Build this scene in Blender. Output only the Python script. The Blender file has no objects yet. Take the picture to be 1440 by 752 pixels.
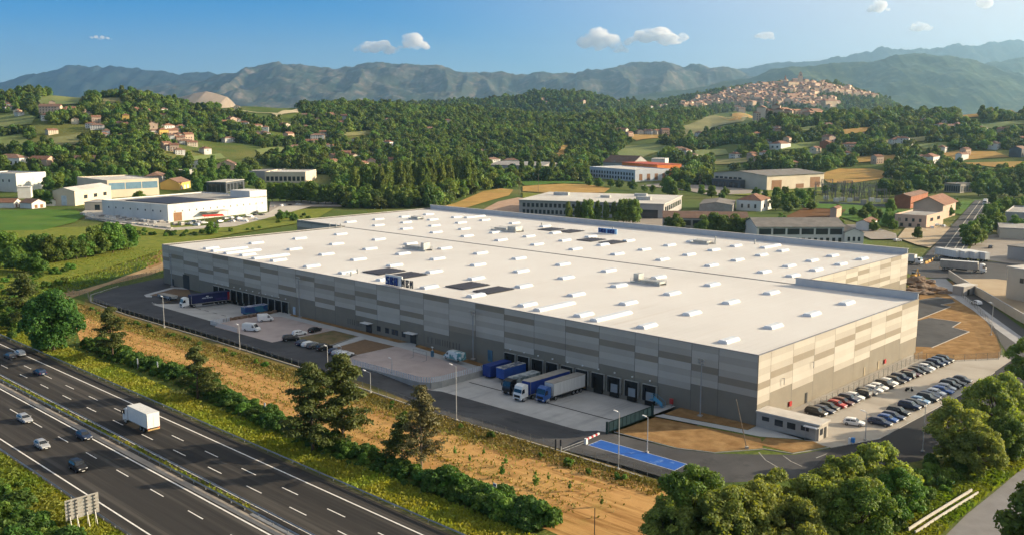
import bpy, math, random
import numpy as np
from mathutils import Vector, Matrix, noise as mnoise
R=math.radians
random.seed(7)
sc=bpy.context.scene
COL=sc.collection
# ---------------------------------------------------------------- camera geometry
F=1355.0; H=60.0; HOR=165.0
TH=math.atan((376.0-HOR)/F)
cam=bpy.data.objects.new('camera',bpy.data.cameras.new('camera')); COL.objects.link(cam)
cam.location=(0,0,H); cam.rotation_euler=(math.pi/2-TH,0,0)
cam.data.sensor_width=36; cam.data.lens=36*F/1440; cam.data.clip_start=1; cam.data.clip_end=60000
sc.camera=cam
def ray(px,py):
    x=(px-720)/F; y=-(py-376)/F
    return (x, math.cos(TH)+y*math.sin(TH), -math.sin(TH)+y*math.cos(TH))
def g(px,py,z=0.0):
    r=ray(px,py); t=(z-H)/r[2]
    return Vector((r[0]*t,r[1]*t,z))
def proj(X,Y,Z):
    z=Z-H; d=Y*math.cos(TH)-z*math.sin(TH); u=Y*math.sin(TH)+z*math.cos(TH)
    return 720+F*X/d, 376-F*u/d
# ---------------------------------------------------------------- site frames
NC=g(1063,598).xy                        # near corner of the warehouse
U=Vector((-.7286,.685)).normalized(); V=Vector((.685,.7286)).normalized()
WANG=math.atan2(U.y,U.x)                 # rotation of the local (a,b) frame; local x=a along U, local y=-b
def w(a,b,z=0.0): 
    p=NC+U*a+V*b; return Vector((p.x,p.y,z))
def toW(x,y):
    d=Vector((x,y))-NC; return d.dot(U),d.dot(V)
HU=Vector((-.7206,.6934)); HN=Vector((.6934,.7206)); HANG=math.atan2(HU.y,HU.x)
def hw(s,n,z=0.0):
    p=HU*s+HN*n; return Vector((p.x,p.y,z))
def sst(e0,e1,x):
    if e0==e1: return float(x>e0)
    t=min(1,max(0,(x-e0)/(e1-e0))); return t*t*(3-2*t)
# ---------------------------------------------------------------- terrain
def lin(tab,x):
    if x<=tab[0][0]: return tab[0][1]
    for (x0,y0),(x1,y1) in zip(tab,tab[1:]):
        if x<=x1: return y0+(y1-y0)*(x-x0)/(x1-x0)
    return tab[-1][1]
CR_A=[(-300,140),(0,136),(40,132),(80,130),(120,131),(190,133),(240,142),(300,148),(340,146),(410,147),(470,147),(560,150),(640,152),(700,156),(780,158),(900,158),(980,158),(1060,160),(1130,165),(1180,163),(1240,160),(1300,159),(1380,158),(1440,157),(1800,156)]
D_A=[(-300,1500),(200,1500),(420,1750),(700,2100),(1000,2000),(1100,1500),(1440,1450),(1800,1450)]
D_0=[(-300,760),(200,800),(500,950),(800,1050),(1100,950),(1440,850),(1800,850)]
CR_B=[(300,150),(480,147),(600,146),(680,143),(730,138),(765,131),(795,129),(825,131),(860,139),(900,144),(960,147),(1040,150),(1120,156)]
CR_C=[(840,158),(900,148),(960,141),(1000,131),(1050,123),(1090,119),(1125,117),(1160,119),(1200,127),(1232,137),(1260,150),(1300,160)]
def hill(X,Y):
    if Y<500: return 0.0
    s=720+1371*X/Y
    s=min(1900,max(-420,s))
    da=lin(D_A,s); d0=lin(D_0,s)
    za=H+(165-lin(CR_A,s))/1371*da-8
    if Y<=da: z=max(0,za)*sst(d0-120,da,Y)**1.15
    else: z=max(0,za)*(1-.75*sst(da,da+700,Y))
    if 2200<Y<5200:
        if 300<s<1120:
            zb=H+(165-lin(CR_B,s))/1371*3200-8
            k=sst(300,420,s)*(1-sst(1040,1120,s))
            z=max(z,zb*k*(sst(2350,3200,Y) if Y<3200 else 1-sst(3200,4600,Y)))
        if 840<s<1300:
            zc=H+(165-lin(CR_C,s))/1371*3600-4
            k=sst(840,900,s)*(1-sst(1262,1300,s))
            z=max(z,zc*k*(sst(2600,3600,Y) if Y<3600 else 1-sst(3600,4700,Y)))
    if Y>d0:
        am=min(1,(Y-d0)/400)
        z+=am*9*mnoise.noise(Vector((X/170,Y/230,1.3)))+am*4*mnoise.noise(Vector((X/60,Y/80,4.3)))
    if Y>4500: z=max(z,20)
    return max(z,0.0)
def yard_dip(a,b):
    d=0.0
    if 12<a<92: d=1.25*sst(90,70,a)*sst(19.5,26,a)*sst(-36,-25,b)
    if 150<a<222: d=max(d,1.25*sst(165.2,168,a)*sst(209,206,a)*sst(-24,-10,b)) if a>150 else d
    return -d
def tz(X,Y): return hill(X,Y)
def at(px,py,dz=0.0):
    """point on the terrain seen at a pixel"""
    r=ray(px,py)
    if r[2]<-1e-5:
        t=-H/r[2]
        if t*r[1]<520: return g(px,py)+Vector((0,0,dz))
    t=450.0
    while t<6000:
        X,Y,Z=r[0]*t,r[1]*t,H+r[2]*t
        if Z<=tz(X,Y):
            lo,hi=t*.99,t
            for _ in range(12):
                m=(lo+hi)/2
                if H+r[2]*m<=tz(r[0]*m,r[1]*m): hi=m
                else: lo=m
            t=hi; return Vector((r[0]*t,r[1]*t,tz(r[0]*t,r[1]*t)+dz))
        t*=1.01
    t=1500
    return Vector((r[0]*t,r[1]*t,tz(r[0]*t,r[1]*t)+dz))
# ---------------------------------------------------------------- tagging
def tag(o,label=None,cat=None,group=None,kind=None):
    if label: o['label']=label
    if cat: o['category']=cat
    if group: o['group']=group
    if kind: o['kind']=kind
    return o
def empty(name,loc,rz=0,label=None,cat=None,group=None):
    o=bpy.data.objects.new(name,None); COL.objects.link(o)
    o.location=loc; o.rotation_euler=(0,0,rz); o.empty_display_size=.5
    return tag(o,label,cat,group)
def dup(root,loc,rz=0,scale=None,label=None,group=None,mats=None):
    """copy of a thing with copies of its parts and sub-parts; mats: {old material name: new material}"""
    def cp(o,par):
        c=o.copy(); COL.objects.link(c)
        if par is not None: c.parent=par
        if mats and c.type=='MESH':
            for i,sl in enumerate(c.material_slots):
                m=o.material_slots[i].material
                if m and m.name in mats:
                    sl.link='OBJECT'; sl.material=mats[m.name]
        for ch in list(o.children): cp(ch,c)
        return c
    r=cp(root,None); r.location=loc; r.rotation_euler=(0,0,rz)
    if scale is not None: r.scale=scale if hasattr(scale,'__len__') else (scale,)*3
    if label: r['label']=label
    if group: r['group']=group
    return r
ORD=['first','second','third','fourth','fifth','sixth','seventh','eighth','ninth','tenth','eleventh','twelfth','thirteenth','fourteenth','fifteenth','sixteenth','seventeenth','eighteenth','nineteenth','twentieth','twenty-first','twenty-second','twenty-third','twenty-fourth','twenty-fifth','twenty-sixth','twenty-seventh','twenty-eighth','twenty-ninth','thirtieth']
# ---------------------------------------------------------------- mesh builder
class MB:
    def __init__(s): s.v=[];s.f=[];s.m=[];s.k=0
    def add(s,vs,fs):
        o=len(s.v); s.v+= [tuple(p) for p in vs]
        for f in fs: s.f.append([i+o for i in f]); s.m.append(s.k)
        return s
    def box(s,c,d,rz=0):
        x,y,z=d[0]/2,d[1]/2,d[2]/2; cs,sn=math.cos(rz),math.sin(rz)
        vs=[(c[0]+i*x*cs-j*y*sn,c[1]+i*x*sn+j*y*cs,c[2]+k*z) for k in(-1,1) for i,j in((-1,-1),(1,-1),(1,1),(-1,1))]
        return s.add(vs,[(3,2,1,0),(4,5,6,7),(0,1,5,4),(1,2,6,5),(2,3,7,6),(3,0,4,7)])
    def hexa(s,b,t):
        return s.add(list(b)+list(t),[(3,2,1,0),(4,5,6,7),(0,1,5,4),(1,2,6,5),(2,3,7,6),(3,0,4,7)])
    def prism(s,pts,z0,z1):
        n=len(pts); vs=[(p[0],p[1],z0) for p in pts]+[(p[0],p[1],z1) for p in pts]
        return s.add(vs,[tuple(range(n-1,-1,-1)),tuple(range(n,2*n))]+[(i,(i+1)%n,n+(i+1)%n,n+i) for i in range(n)])
    def quad(s,a,b,c,d): return s.add([a,b,c,d],[(0,1,2,3)])
    def tube(s,p,q,r1,r2=None,n=8,caps=True):
        p=Vector(p);q=Vector(q); r2=r1 if r2 is None else r2
        d=(q-p).normalized(); x=d.orthogonal().normalized(); y=d.cross(x)
        vs=[p+(x*math.cos(2*math.pi*i/n)+y*math.sin(2*math.pi*i/n))*r1 for i in range(n)]+[q+(x*math.cos(2*math.pi*i/n)+y*math.sin(2*math.pi*i/n))*r2 for i in range(n)]
        fs=[(i,(i+1)%n,n+(i+1)%n,n+i) for i in range(n)]
        if caps: fs+=[tuple(range(n-1,-1,-1)),tuple(range(n,2*n))]
        return s.add(vs,fs)
    def loft(s,rings,caps=True):
        n=len(rings[0]); vs=[p for r in rings for p in r]; fs=[]
        for j in range(len(rings)-1):
            fs+=[(j*n+i,j*n+(i+1)%n,(j+1)*n+(i+1)%n,(j+1)*n+i) for i in range(n)]
        if caps: fs+=[tuple(range(n-1,-1,-1)),tuple(range((len(rings)-1)*n,len(rings)*n))]
        return s.add(vs,fs)
    def build(s,name,mats,parent=None,loc=None,rz=0,smooth=False):
        me=bpy.data.meshes.new(name); me.from_pydata(s.v,[],s.f)
        mats=mats if isinstance(mats,(list,tuple)) else [mats]
        for m in mats: me.materials.append(m)
        if len(mats)>1: me.polygons.foreach_set('material_index',s.m)
        if smooth: me.polygons.foreach_set('use_smooth',[True]*len(s.f))
        me.update()
        o=bpy.data.objects.new(name,me); COL.objects.link(o)
        if parent is not None: o.parent=parent
        if loc is not None: o.location=loc
        o.rotation_euler=(0,0,rz)
        return o
def part(name,mb,mat,parent,**k): return mb.build(name,mat,parent,**k)
def npmesh(name,verts,faces4,mats):
    me=bpy.data.meshes.new(name); nv=len(verts); nf=len(faces4)
    me.vertices.add(nv); me.vertices.foreach_set('co',np.asarray(verts,dtype=np.float32).ravel())
    me.loops.add(nf*4); me.loops.foreach_set('vertex_index',np.asarray(faces4,dtype=np.int32).ravel())
    me.polygons.add(nf); me.polygons.foreach_set('loop_start',np.arange(0,nf*4,4,dtype=np.int32))
    try: me.polygons.foreach_set('loop_total',np.full(nf,4,dtype=np.int32))
    except Exception: pass
    for m in (mats if isinstance(mats,(list,tuple)) else [mats]): me.materials.append(m)
    me.update(calc_edges=True); me.validate()
    return me
# ---------------------------------------------------------------- materials
class NT:
    def __init__(s,name):
        s.mat=bpy.data.materials.new(name); s.mat.use_nodes=True; s.t=s.mat.node_tree; s.t.nodes.clear()
    def n(s,typ,**kw):
        nd=s.t.nodes.new('ShaderNode'+typ)
        for k,v in kw.items():
            if k.startswith('i_'):
                key=k[2:]; key=int(key) if key.isdigit() else key.replace('_',' ')
                nd.inputs[key].default_value=v
            else: setattr(nd,k,v)
        return nd
    def l(s,a,b): s.t.links.new(a,b)
def c4(c): return (c[0],c[1],c[2],1)
def noise_fac(T,scale,detail=4,rough=.6,coord='Object',sc3=None,lo=.35,hi=.65,rot=0):
    tc=T.n('TexCoord'); mp=T.n('Mapping'); T.l(tc.outputs[coord],mp.inputs[0])
    if rot:      # stretch along a turned axis: undo the turn first, then scale
        mp.vector_type='TEXTURE'; mp.inputs['Rotation'].default_value=(0,0,rot)
        if sc3: mp.inputs['Scale'].default_value=tuple(1/x for x in sc3)
    elif sc3: mp.inputs['Scale'].default_value=sc3
    nz=T.n('TexNoise',i_Scale=scale,i_Detail=detail,i_Roughness=rough); T.l(mp.outputs[0],nz.inputs['Vector'])
    mr=T.n('MapRange',i_1=lo,i_2=hi); T.l(nz.outputs['Fac'],mr.inputs[0])
    return mr.outputs[0],nz
def mixc(T,fac,a,b,blend='MIX'):
    m=T.n('Mix',data_type='RGBA',blend_type=blend)
    if hasattr(fac,'is_linked') or hasattr(fac,'node'): T.l(fac,m.inputs[0])
    else: m.inputs[0].default_value=fac
    for i,x in ((6,a),(7,b)):
        if hasattr(x,'node'): T.l(x,m.inputs[i])
        else: m.inputs[i].default_value=c4(x)
    return m.outputs[2]
MATS={}
def mat(name,col,col2=None,scale=.5,rough=.75,metal=0,spec=.3,bump=0,bscale=None,layers=(),coord='Object',sc3=None,lo=.35,hi=.65,rot=0,rnd=0,detail=4):
    if name in MATS: return MATS[name]
    T=NT(name); out=T.n('OutputMaterial'); p=T.n('BsdfPrincipled',i_Roughness=rough,i_Metallic=metal); T.l(p.outputs[0],out.inputs[0])
    p.inputs['Specular IOR Level'].default_value=spec
    if col2 is None: col2=tuple(x*.8 for x in col)
    f,_=noise_fac(T,scale,coord=coord,sc3=sc3,lo=lo,hi=hi,rot=rot,detail=detail)
    c=mixc(T,f,col,col2)
    for (lc,ls,lo2,hi2,st,s3) in layers:      # extra stain / wear layers: colour, scale, range, strength, stretch
        f2,_=noise_fac(T,ls,coord=coord,lo=lo2,hi=hi2,sc3=s3,rot=rot)
        m=T.n('Math',operation='MULTIPLY',i_1=st); T.l(f2,m.inputs[0])
        c=mixc(T,m.outputs[0],c,lc)
    if rnd:
        oi=T.n('ObjectInfo'); mr=T.n('MapRange',i_3=1-rnd,i_4=1+rnd); T.l(oi.outputs['Random'],mr.inputs[0])
        vm=T.n('VectorMath',operation='SCALE'); T.l(c,vm.inputs[0]); T.l(mr.outputs[0],vm.inputs['Scale']); c=vm.outputs[0]
    T.l(c,p.inputs['Base Color'])
    if bump:
        _,nz=noise_fac(T,bscale or scale*6,coord=coord); b=T.n('Bump',i_Strength=min(1,bump),i_Distance=.05); T.l(nz.outputs['Fac'],b.inputs['Height']); T.l(b.outputs[0],p.inputs['Normal'])
    MATS[name]=T.mat; return T.mat
def leafmat(name,c1,c2,transl=.3,rnd=.25,nscale=.25,dry=None):
    if name in MATS: return MATS[name]
    T=NT(name); out=T.n('OutputMaterial')
    gi=T.n('NewGeometry'); oi=T.n('ObjectInfo')
    f,_=noise_fac(T,nscale,detail=2)
    c=mixc(T,f,c1,c2)
    mr=T.n('MapRange',i_3=.72,i_4=1.28); T.l(gi.outputs['Random Per Island'],mr.inputs[0])
    vm=T.n('VectorMath',operation='SCALE'); T.l(c,vm.inputs[0]); T.l(mr.outputs[0],vm.inputs['Scale']); c=vm.outputs[0]
    hs=T.n('HueSaturation'); m1=T.n('MapRange',i_3=.5-.022*min(1.2,rnd/.25),i_4=.5+.03*min(1.2,rnd/.25)); T.l(oi.outputs['Random'],m1.inputs[0]); T.l(m1.outputs[0],hs.inputs['Hue'])
    mm=T.n('Math',operation='MULTIPLY',i_1=7.77); T.l(oi.outputs['Random'],mm.inputs[0]); fr=T.n('Math',operation='FRACT'); T.l(mm.outputs[0],fr.inputs[0])
    m2=T.n('MapRange',i_3=1-rnd*1.1,i_4=1+rnd*1.3); T.l(fr.outputs[0],m2.inputs[0]); T.l(m2.outputs[0],hs.inputs['Value'])
    T.l(c,hs.inputs['Color']); c=hs.outputs[0]
    d=T.n('BsdfPrincipled',i_Roughness=.65); d.inputs['Specular IOR Level'].default_value=.25; T.l(c,d.inputs['Base Color'])
    tr=T.n('BsdfTranslucent'); vm2=T.n('VectorMath',operation='MULTIPLY'); T.l(c,vm2.inputs[0]); vm2.inputs[1].default_value=(1.7,1.55,.5); T.l(vm2.outputs[0],tr.inputs[0])
    mx=T.n('MixShader',i_0=transl); T.l(d.outputs[0],mx.inputs[1]); T.l(tr.outputs[0],mx.inputs[2]); T.l(mx.outputs[0],out.inputs[0])
    MATS[name]=T.mat; return T.mat
def glass(name,col=(.02,.025,.03),rough=.08): return mat(name,col,tuple(x*.9 for x in col),rough=rough,spec=.6)
# ---------------------------------------------------------------- world, sun, haze
AZ=80; EL=18
wd=bpy.data.worlds.new('World'); sc.world=wd; wd.use_nodes=True
nt=wd.node_tree; bg=nt.nodes['Background']; sky=nt.nodes.new('ShaderNodeTexSky'); sky.sky_type='NISHITA'; sky.sun_disc=False
sky.sun_elevation=R(EL); sky.sun_rotation=R(AZ); sky.altitude=2500; sky.air_density=1.0; sky.dust_density=0; sky.ozone_density=5.0
hs_=nt.nodes.new('ShaderNodeHueSaturation'); hs_.inputs['Saturation'].default_value=1.45; nt.links.new(sky.outputs[0],hs_.inputs['Color'])
# fill light added through the overhead sky: paler and brighter towards the zenith
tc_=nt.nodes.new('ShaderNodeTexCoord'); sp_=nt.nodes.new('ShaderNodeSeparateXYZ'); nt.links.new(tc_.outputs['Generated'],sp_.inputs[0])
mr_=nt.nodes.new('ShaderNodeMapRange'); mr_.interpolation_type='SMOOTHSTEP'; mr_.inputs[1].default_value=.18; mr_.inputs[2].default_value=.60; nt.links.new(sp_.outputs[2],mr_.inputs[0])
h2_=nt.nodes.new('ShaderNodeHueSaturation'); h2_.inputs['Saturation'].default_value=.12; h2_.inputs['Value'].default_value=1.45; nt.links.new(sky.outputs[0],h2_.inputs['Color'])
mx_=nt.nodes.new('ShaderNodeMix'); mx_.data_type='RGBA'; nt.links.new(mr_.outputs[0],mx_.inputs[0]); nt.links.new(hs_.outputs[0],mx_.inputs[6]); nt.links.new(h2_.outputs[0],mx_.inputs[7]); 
# milky aureole on the sun side and along the horizon
vd_=nt.nodes.new('ShaderNodeVectorMath'); vd_.operation='DOT_PRODUCT'; nt.links.new(tc_.outputs['Generated'],vd_.inputs[0]); vd_.inputs[1].default_value=(math.sin(R(AZ))*math.cos(R(EL)),math.cos(R(AZ))*math.cos(R(EL)),math.sin(R(EL)))
ma_=nt.nodes.new('ShaderNodeMapRange'); ma_.interpolation_type='SMOOTHSTEP'; ma_.inputs[1].default_value=.0; ma_.inputs[2].default_value=.80; ma_.inputs[4].default_value=1.0; nt.links.new(vd_.outputs['Value'],ma_.inputs[0])
mh_=nt.nodes.new('ShaderNodeMapRange'); mh_.inputs[1].default_value=.0; mh_.inputs[2].default_value=.11; mh_.inputs[3].default_value=.30; mh_.inputs[4].default_value=.0; nt.links.new(sp_.outputs[2],mh_.inputs[0])
mm_=nt.nodes.new('ShaderNodeMath'); mm_.operation='MAXIMUM'; nt.links.new(ma_.outputs[0],mm_.inputs[0]); nt.links.new(mh_.outputs[0],mm_.inputs[1])
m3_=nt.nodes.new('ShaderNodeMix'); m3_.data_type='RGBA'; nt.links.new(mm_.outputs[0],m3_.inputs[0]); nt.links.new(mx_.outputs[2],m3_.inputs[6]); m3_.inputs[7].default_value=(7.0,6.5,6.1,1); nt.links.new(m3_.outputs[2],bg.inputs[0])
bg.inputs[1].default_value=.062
sl=bpy.data.lights.new('sun','SUN'); sl.energy=5.0; sl.angle=R(.55); sl.color=(1,.80,.54)
so=bpy.data.objects.new('sun',sl); COL.objects.link(so)
sd=Vector((math.sin(R(AZ))*math.cos(R(EL)),math.cos(R(AZ))*math.cos(R(EL)),math.sin(R(EL))))
so.rotation_euler=sd.to_track_quat('Z','Y').to_euler(); so.location=sd*900
vs=sc.view_settings; vs.view_transform='Standard'; vs.look='None'; vs.gamma=1; vs.use_curve_mapping=False; vs.exposure=1.22
cy=sc.cycles; sc.render.engine='CYCLES'
cy.use_denoising=True; cy.max_bounces=6; cy.diffuse_bounces=3; cy.glossy_bounces=2; cy.transmission_bounces=2; cy.transparent_max_bounces=12; cy.volume_bounces=6
cy.use_adaptive_sampling=True; cy.adaptive_threshold=.02; cy.sample_clamp_indirect=6

def roofmat():
    """welded membrane: sheet seams, ponding stains, dirt streaks"""
    T=NT('roof_membrane'); out=T.n('OutputMaterial'); p=T.n('BsdfPrincipled',i_Roughness=.8); T.l(p.outputs[0],out.inputs[0]); p.inputs['Specular IOR Level'].default_value=.2
    f,_=noise_fac(T,.05,detail=6); c=mixc(T,f,(.585,.572,.555),(.545,.532,.515))
    tc=T.n('TexCoord'); mp=T.n('Mapping',vector_type='TEXTURE'); mp.inputs['Rotation'].default_value=(0,0,WANG+math.pi/2); T.l(tc.outputs['Object'],mp.inputs[0])
    br=T.n('TexBrick',i_Scale=1.0); br.inputs['Mortar Size'].default_value=.045; br.inputs['Brick Width'].default_value=19; br.inputs['Row Height'].default_value=2.05; br.inputs['Color1'].default_value=(1,1,1,1); br.inputs['Color2'].default_value=(.965,.962,.958,1); br.inputs['Mortar'].default_value=(.80,.78,.76,1); T.l(mp.outputs[0],br.inputs['Vector'])
    m=T.n('Mix',data_type='RGBA',blend_type='MULTIPLY'); m.inputs[0].default_value=1; T.l(c,m.inputs[6]); T.l(br.outputs[0],m.inputs[7]); c=m.outputs[2]
    for (lc,ls,lo,hi,st,s3) in [((.48,.455,.43),.035,.52,.72,.5,None),((.44,.39,.34),.25,.64,.76,.55,(1.2,.10,1)),((.55,.50,.46),.9,.60,.75,.35,None),((.63,.615,.595),.012,.45,.6,.5,None)]:
        f2,_=noise_fac(T,ls,lo=lo,hi=hi,sc3=s3,rot=WANG); mm=T.n('Math',operation='MULTIPLY',i_1=st); T.l(f2,mm.inputs[0]); c=mixc(T,mm.outputs[0],c,lc)
    T.l(c,p.inputs['Base Color']); MATS['roof_membrane']=T.mat; return T.mat
# ================================================================ ground
def ground_mat():
    T=NT('ground_grass'); out=T.n('OutputMaterial'); p=T.n('BsdfPrincipled',i_Roughness=.9); T.l(p.outputs[0],out.inputs[0]); p.inputs['Specular IOR Level'].default_value=.1
    f1,_=noise_fac(T,.02,detail=5); c=mixc(T,f1,(.07,.11,.022),(.15,.16,.035))
    f2,_=noise_fac(T,.11,detail=6,lo=.45,hi=.7); c=mixc(T,f2,c,(.10,.15,.02))
    f3,_=noise_fac(T,.006,detail=3,lo=.5,hi=.62); c=mixc(T,f3,c,(.22,.19,.06))
    f4,n4=noise_fac(T,.9,detail=4); c=mixc(T,f4,c,(.045,.08,.016))
    T.l(c,p.inputs['Base Color']); b=T.n('Bump',i_Strength=.5,i_Distance=.3); T.l(n4.outputs['Fac'],b.inputs['Height']); T.l(b.outputs[0],p.inputs['Normal'])
    return T.mat
ys=[-600,-200,0,30]+[30+4*i for i in range(1,121)]
y=510
while y<19500: ys.append(y); y*=1.022 if y<4800 else 1.12
NX=260
def rowx(Y,i):
    t=i/NX*2-1
    span=1.25*max(Y,0)+900
    # denser sampling inside the view wedge
    return span*(.55*t+.45*t**3) if Y>400 else span*t*(.18+.82*abs(t)**1.6)
gv=[];gf=[]
for Y in ys:
    for i in range(NX+1):
        X=rowx(Y,i); z=tz(X,Y)
        if Y<520:
            a,b=toW(X,Y)
            if 9<a<211 and -36<b<12: z-=2.6*sst(0,3,min(a-9,211-a,b+36,12-b))+.03
        gv.append((X,Y,z))
for j in range(len(ys)-1):
    for i in range(NX):
        o=j*(NX+1)+i; gf.append((o,o+1,o+NX+2,o+NX+1))
gme=npmesh('ground',gv,gf,ground_mat()); gme.polygons.foreach_set('use_smooth',[True]*len(gf))
go=bpy.data.objects.new('ground',gme); COL.objects.link(go); tag(go,kind='structure')

# ---------------------------------------------------------------- sheets laid on the ground
def inpoly(x,y,P):
    c=False; n=len(P); j=n-1
    for i in range(n):
        if (P[i][1]>y)!=(P[j][1]>y) and x<(P[j][0]-P[i][0])*(y-P[i][1])/(P[j][1]-P[i][1])+P[i][0]: c=not c
        j=i
    return c
import bmesh
def sheet(name,pts,m,zf=0.02,sub=0,kind='structure',par=None,rot=0.0,zfun=None):
    """flat patch with the outline pts (world XY); sub>0 cuts it so that it follows zfun"""
    bm=bmesh.new(); ca,sa=math.cos(-rot),math.sin(-rot)
    vs=[bm.verts.new((p[0],p[1],0)) for p in pts]; f=bm.faces.new(vs)
    if f.normal.z<0: f.normal_flip()
    bmesh.ops.triangulate(bm,faces=bm.faces[:])
    for _ in range(sub):
        es=[e for e in bm.edges if e.calc_length()>3.0]
        if not es: break
        bmesh.ops.subdivide_edges(bm,edges=es,cuts=1,use_grid_fill=False); bmesh.ops.triangulate(bm,faces=[x for x in bm.faces if len(x.verts)>3])
    for v in bm.verts:
        v.co.z=zf+(zfun(v.co.x,v.co.y) if zfun else 0)
    bm.normal_update()
    for f in bm.faces:
        if f.normal.z<0: f.normal_flip()
    if rot:
        for v in bm.verts: v.co=Vector((v.co.x*ca-v.co.y*sa,v.co.x*sa+v.co.y*ca,v.co.z))
    me=bpy.data.meshes.new(name); bm.to_mesh(me); bm.free(); me.materials.append(m)
    o=bpy.data.objects.new(name,me); COL.objects.link(o); o.rotation_euler=(0,0,rot)
    if kind: o['kind']=kind
    return o
def patch(name,px,m,dz=.15,rot=0):
    """field on (possibly sloping) land given by its outline in the view of the valley"""
    pts=[at(*p) for p in px]
    if max(p.y for p in pts)<520: return sheet(name,[p.xy for p in pts],m,dz,rot=rot)
    return sheet(name,[p.xy for p in pts],m,dz+.5,sub=0 if max(p.z for p in pts)<.3 else 4,zfun=tz)
# soils and fields
M_soil=mat('dry_soil',(.46,.265,.105),(.36,.20,.075),scale=.35,rough=.95,spec=.05,bump=.6,bscale=1.5,sc3=(.12,1,1),layers=[((.20,.10,.032),.55,.50,.62,.75,(.07,1,1)),((.56,.35,.14),.9,.5,.66,.6,(.05,1,1)),((.50,.32,.12),.06,.45,.7,.6,None),((.24,.20,.05),.14,.58,.74,.6,None),((.15,.075,.025),1.6,.60,.72,.6,(.5,1,1))])
M_dirt=mat('bare_dirt',(.30,.185,.085),(.20,.115,.05),scale=.4,rough=.95,spec=.05,bump=.8,bscale=2,layers=[((.19,.15,.055),.7,.55,.75,.5,None),((.40,.27,.13),.25,.5,.7,.6,None)])
M_tan=mat('stubble',(.42,.27,.09),(.33,.20,.07),scale=.08,rough=.95,spec=.05,layers=[((.25,.2,.06),.02,.5,.65,.5,None)])
M_track=mat('dirt_track',(.36,.26,.15),(.28,.19,.10),scale=.3,rough=.95,spec=.05)
M_lawn=mat('lush_grass',(.075,.16,.02),(.055,.12,.018),scale=.12,rough=.9,spec=.1,layers=[((.12,.18,.03),.03,.5,.7,.7,None)])
M_ygrass=mat('yellow_grass',(.19,.20,.03),(.12,.16,.022),scale=.25,rough=.9,spec=.1,bump=.5,layers=[((.06,.10,.018),.5,.55,.7,.6,None)])
M_dgrass=mat('dark_green_cover',(.03,.06,.012),(.05,.085,.018),scale=.6,rough=.9,spec=.1,bump=.8)
M_plow=mat('ploughed_field',(.16,.085,.04),(.12,.06,.03),scale=.3,rough=.95,spec=.05)
M_scrub=mat('scrub_verge',(.16,.13,.05),(.09,.10,.03),scale=.35,rough=.95,spec=.05,bump=.8,layers=[((.28,.18,.08),.12,.45,.65,.7,None)])
patch('field',[(122,424),(180,446),(300,480),(420,516),(520,552),(640,596),(760,628),(860,652),(935,680),(960,765),(815,765),(720,722),(600,672),(500,634),(400,596),(330,562),(262,530),(190,508),(140,500),(112,478),(104,448)],M_soil,.012,HANG)
patch('verge',[(120,420),(200,442),(300,472),(420,509),(520,540),(620,583),(720,612),(800,634),(870,652),(945,674),(940,692),(860,664),(760,641),(640,611),(520,566),(420,530),(300,493),(180,458),(118,432)],M_scrub,.02)
patch('lawn',[(-60,298),(104,296),(122,303),(105,314),(60,325),(-60,327)],M_lawn,.02)
patch('meadow',[(-60,322),(60,322),(200,318),(330,320),(420,296),(470,294),(440,312),(330,330),(230,352),(140,382),(60,400),(-60,420)],M_ygrass,.012)
patch('path',[(60,420),(130,398),(170,386),(214,372),(231,368),(231,379),(212,386),(150,401),(120,412),(60,432)],M_track,.03)
patch('path',[(226,352),(231,350),(231,362),(226,372),(210,378),(205,370)],M_dirt,.045)
patch('hedge_strip',[(95,400),(150,385),(200,373),(206,377),(150,397),(108,409),(92,405)],M_dgrass,.04)
patch('field',[(612,294),(640,287),(680,270),(705,266),(722,268),(716,276),(690,283),(660,292),(640,297)],M_tan,.03)
patch('field',[(735,263),(780,259),(830,261),(858,266),(850,272),(790,274),(735,270)],M_tan,.03)
patch('field',[(672,300),(700,285),(728,279),(745,281),(732,304)],mat('pink_dirt',(.40,.27,.19),(.32,.21,.14),scale=.2,rough=.95),.04)
patch('lawn',[(730,256),(780,254),(830,258),(738,262)],M_lawn,.03)
patch('lawn',[(735,272),(800,276),(860,272),(920,276),(960,282),(900,284),(780,283),(735,280)],M_ygrass,.03)
patch('field',[(1150,246),(1180,238),(1225,238),(1250,243),(1240,252),(1200,258),(1165,258)],M_tan,.03)
patch('field',[(955,262),(1005,262),(1080,270),(1160,268),(1155,274),(1080,278),(980,272)],M_ygrass,.03)
patch('field',[(1100,308),(1130,294),(1190,296),(1172,310)],M_plow,.03)
patch('lawn',[(1130,287),(1200,289),(1300,300),(1285,310),(1260,322),(1215,316),(1180,306),(1190,296),(1132,293)],M_lawn,.035)
patch('lawn',[(1312,285),(1370,283),(1352,303),(1330,300)],M_lawn,.035)
patch('lawn',[(1397,284),(1419,284),(1404,304),(1383,304)],M_ygrass,.035)
patch('lawn',[(1424,285),(1470,286),(1470,300),(1410,303)],M_ygrass,.04)
patch('field',[(1322,217),(1345,213),(1400,214),(1420,222),(1345,227)],M_tan,.03)
patch('field',[(1348,230),(1400,229),(1480,227),(1480,238),(1400,236)],M_tan,.03)
patch('field',[(960,178),(985,170),(1005,163),(1030,160),(1072,160),(1078,166),(1045,172),(1010,178),(980,190),(962,192)],mat('olive_field',(.16,.17,.06),(.22,.20,.08),scale=.02,rough=.95),.6)
patch('field',[(1010,166),(1030,161),(1074,161),(1070,167),(1040,170)],M_tan,.9)
patch('field',[(866,216),(880,206),(925,204),(940,208),(905,222),(870,222)],mat('pale_lawn',(.13,.18,.05),(.17,.19,.06),scale=.02,rough=.95),.6)
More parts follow.
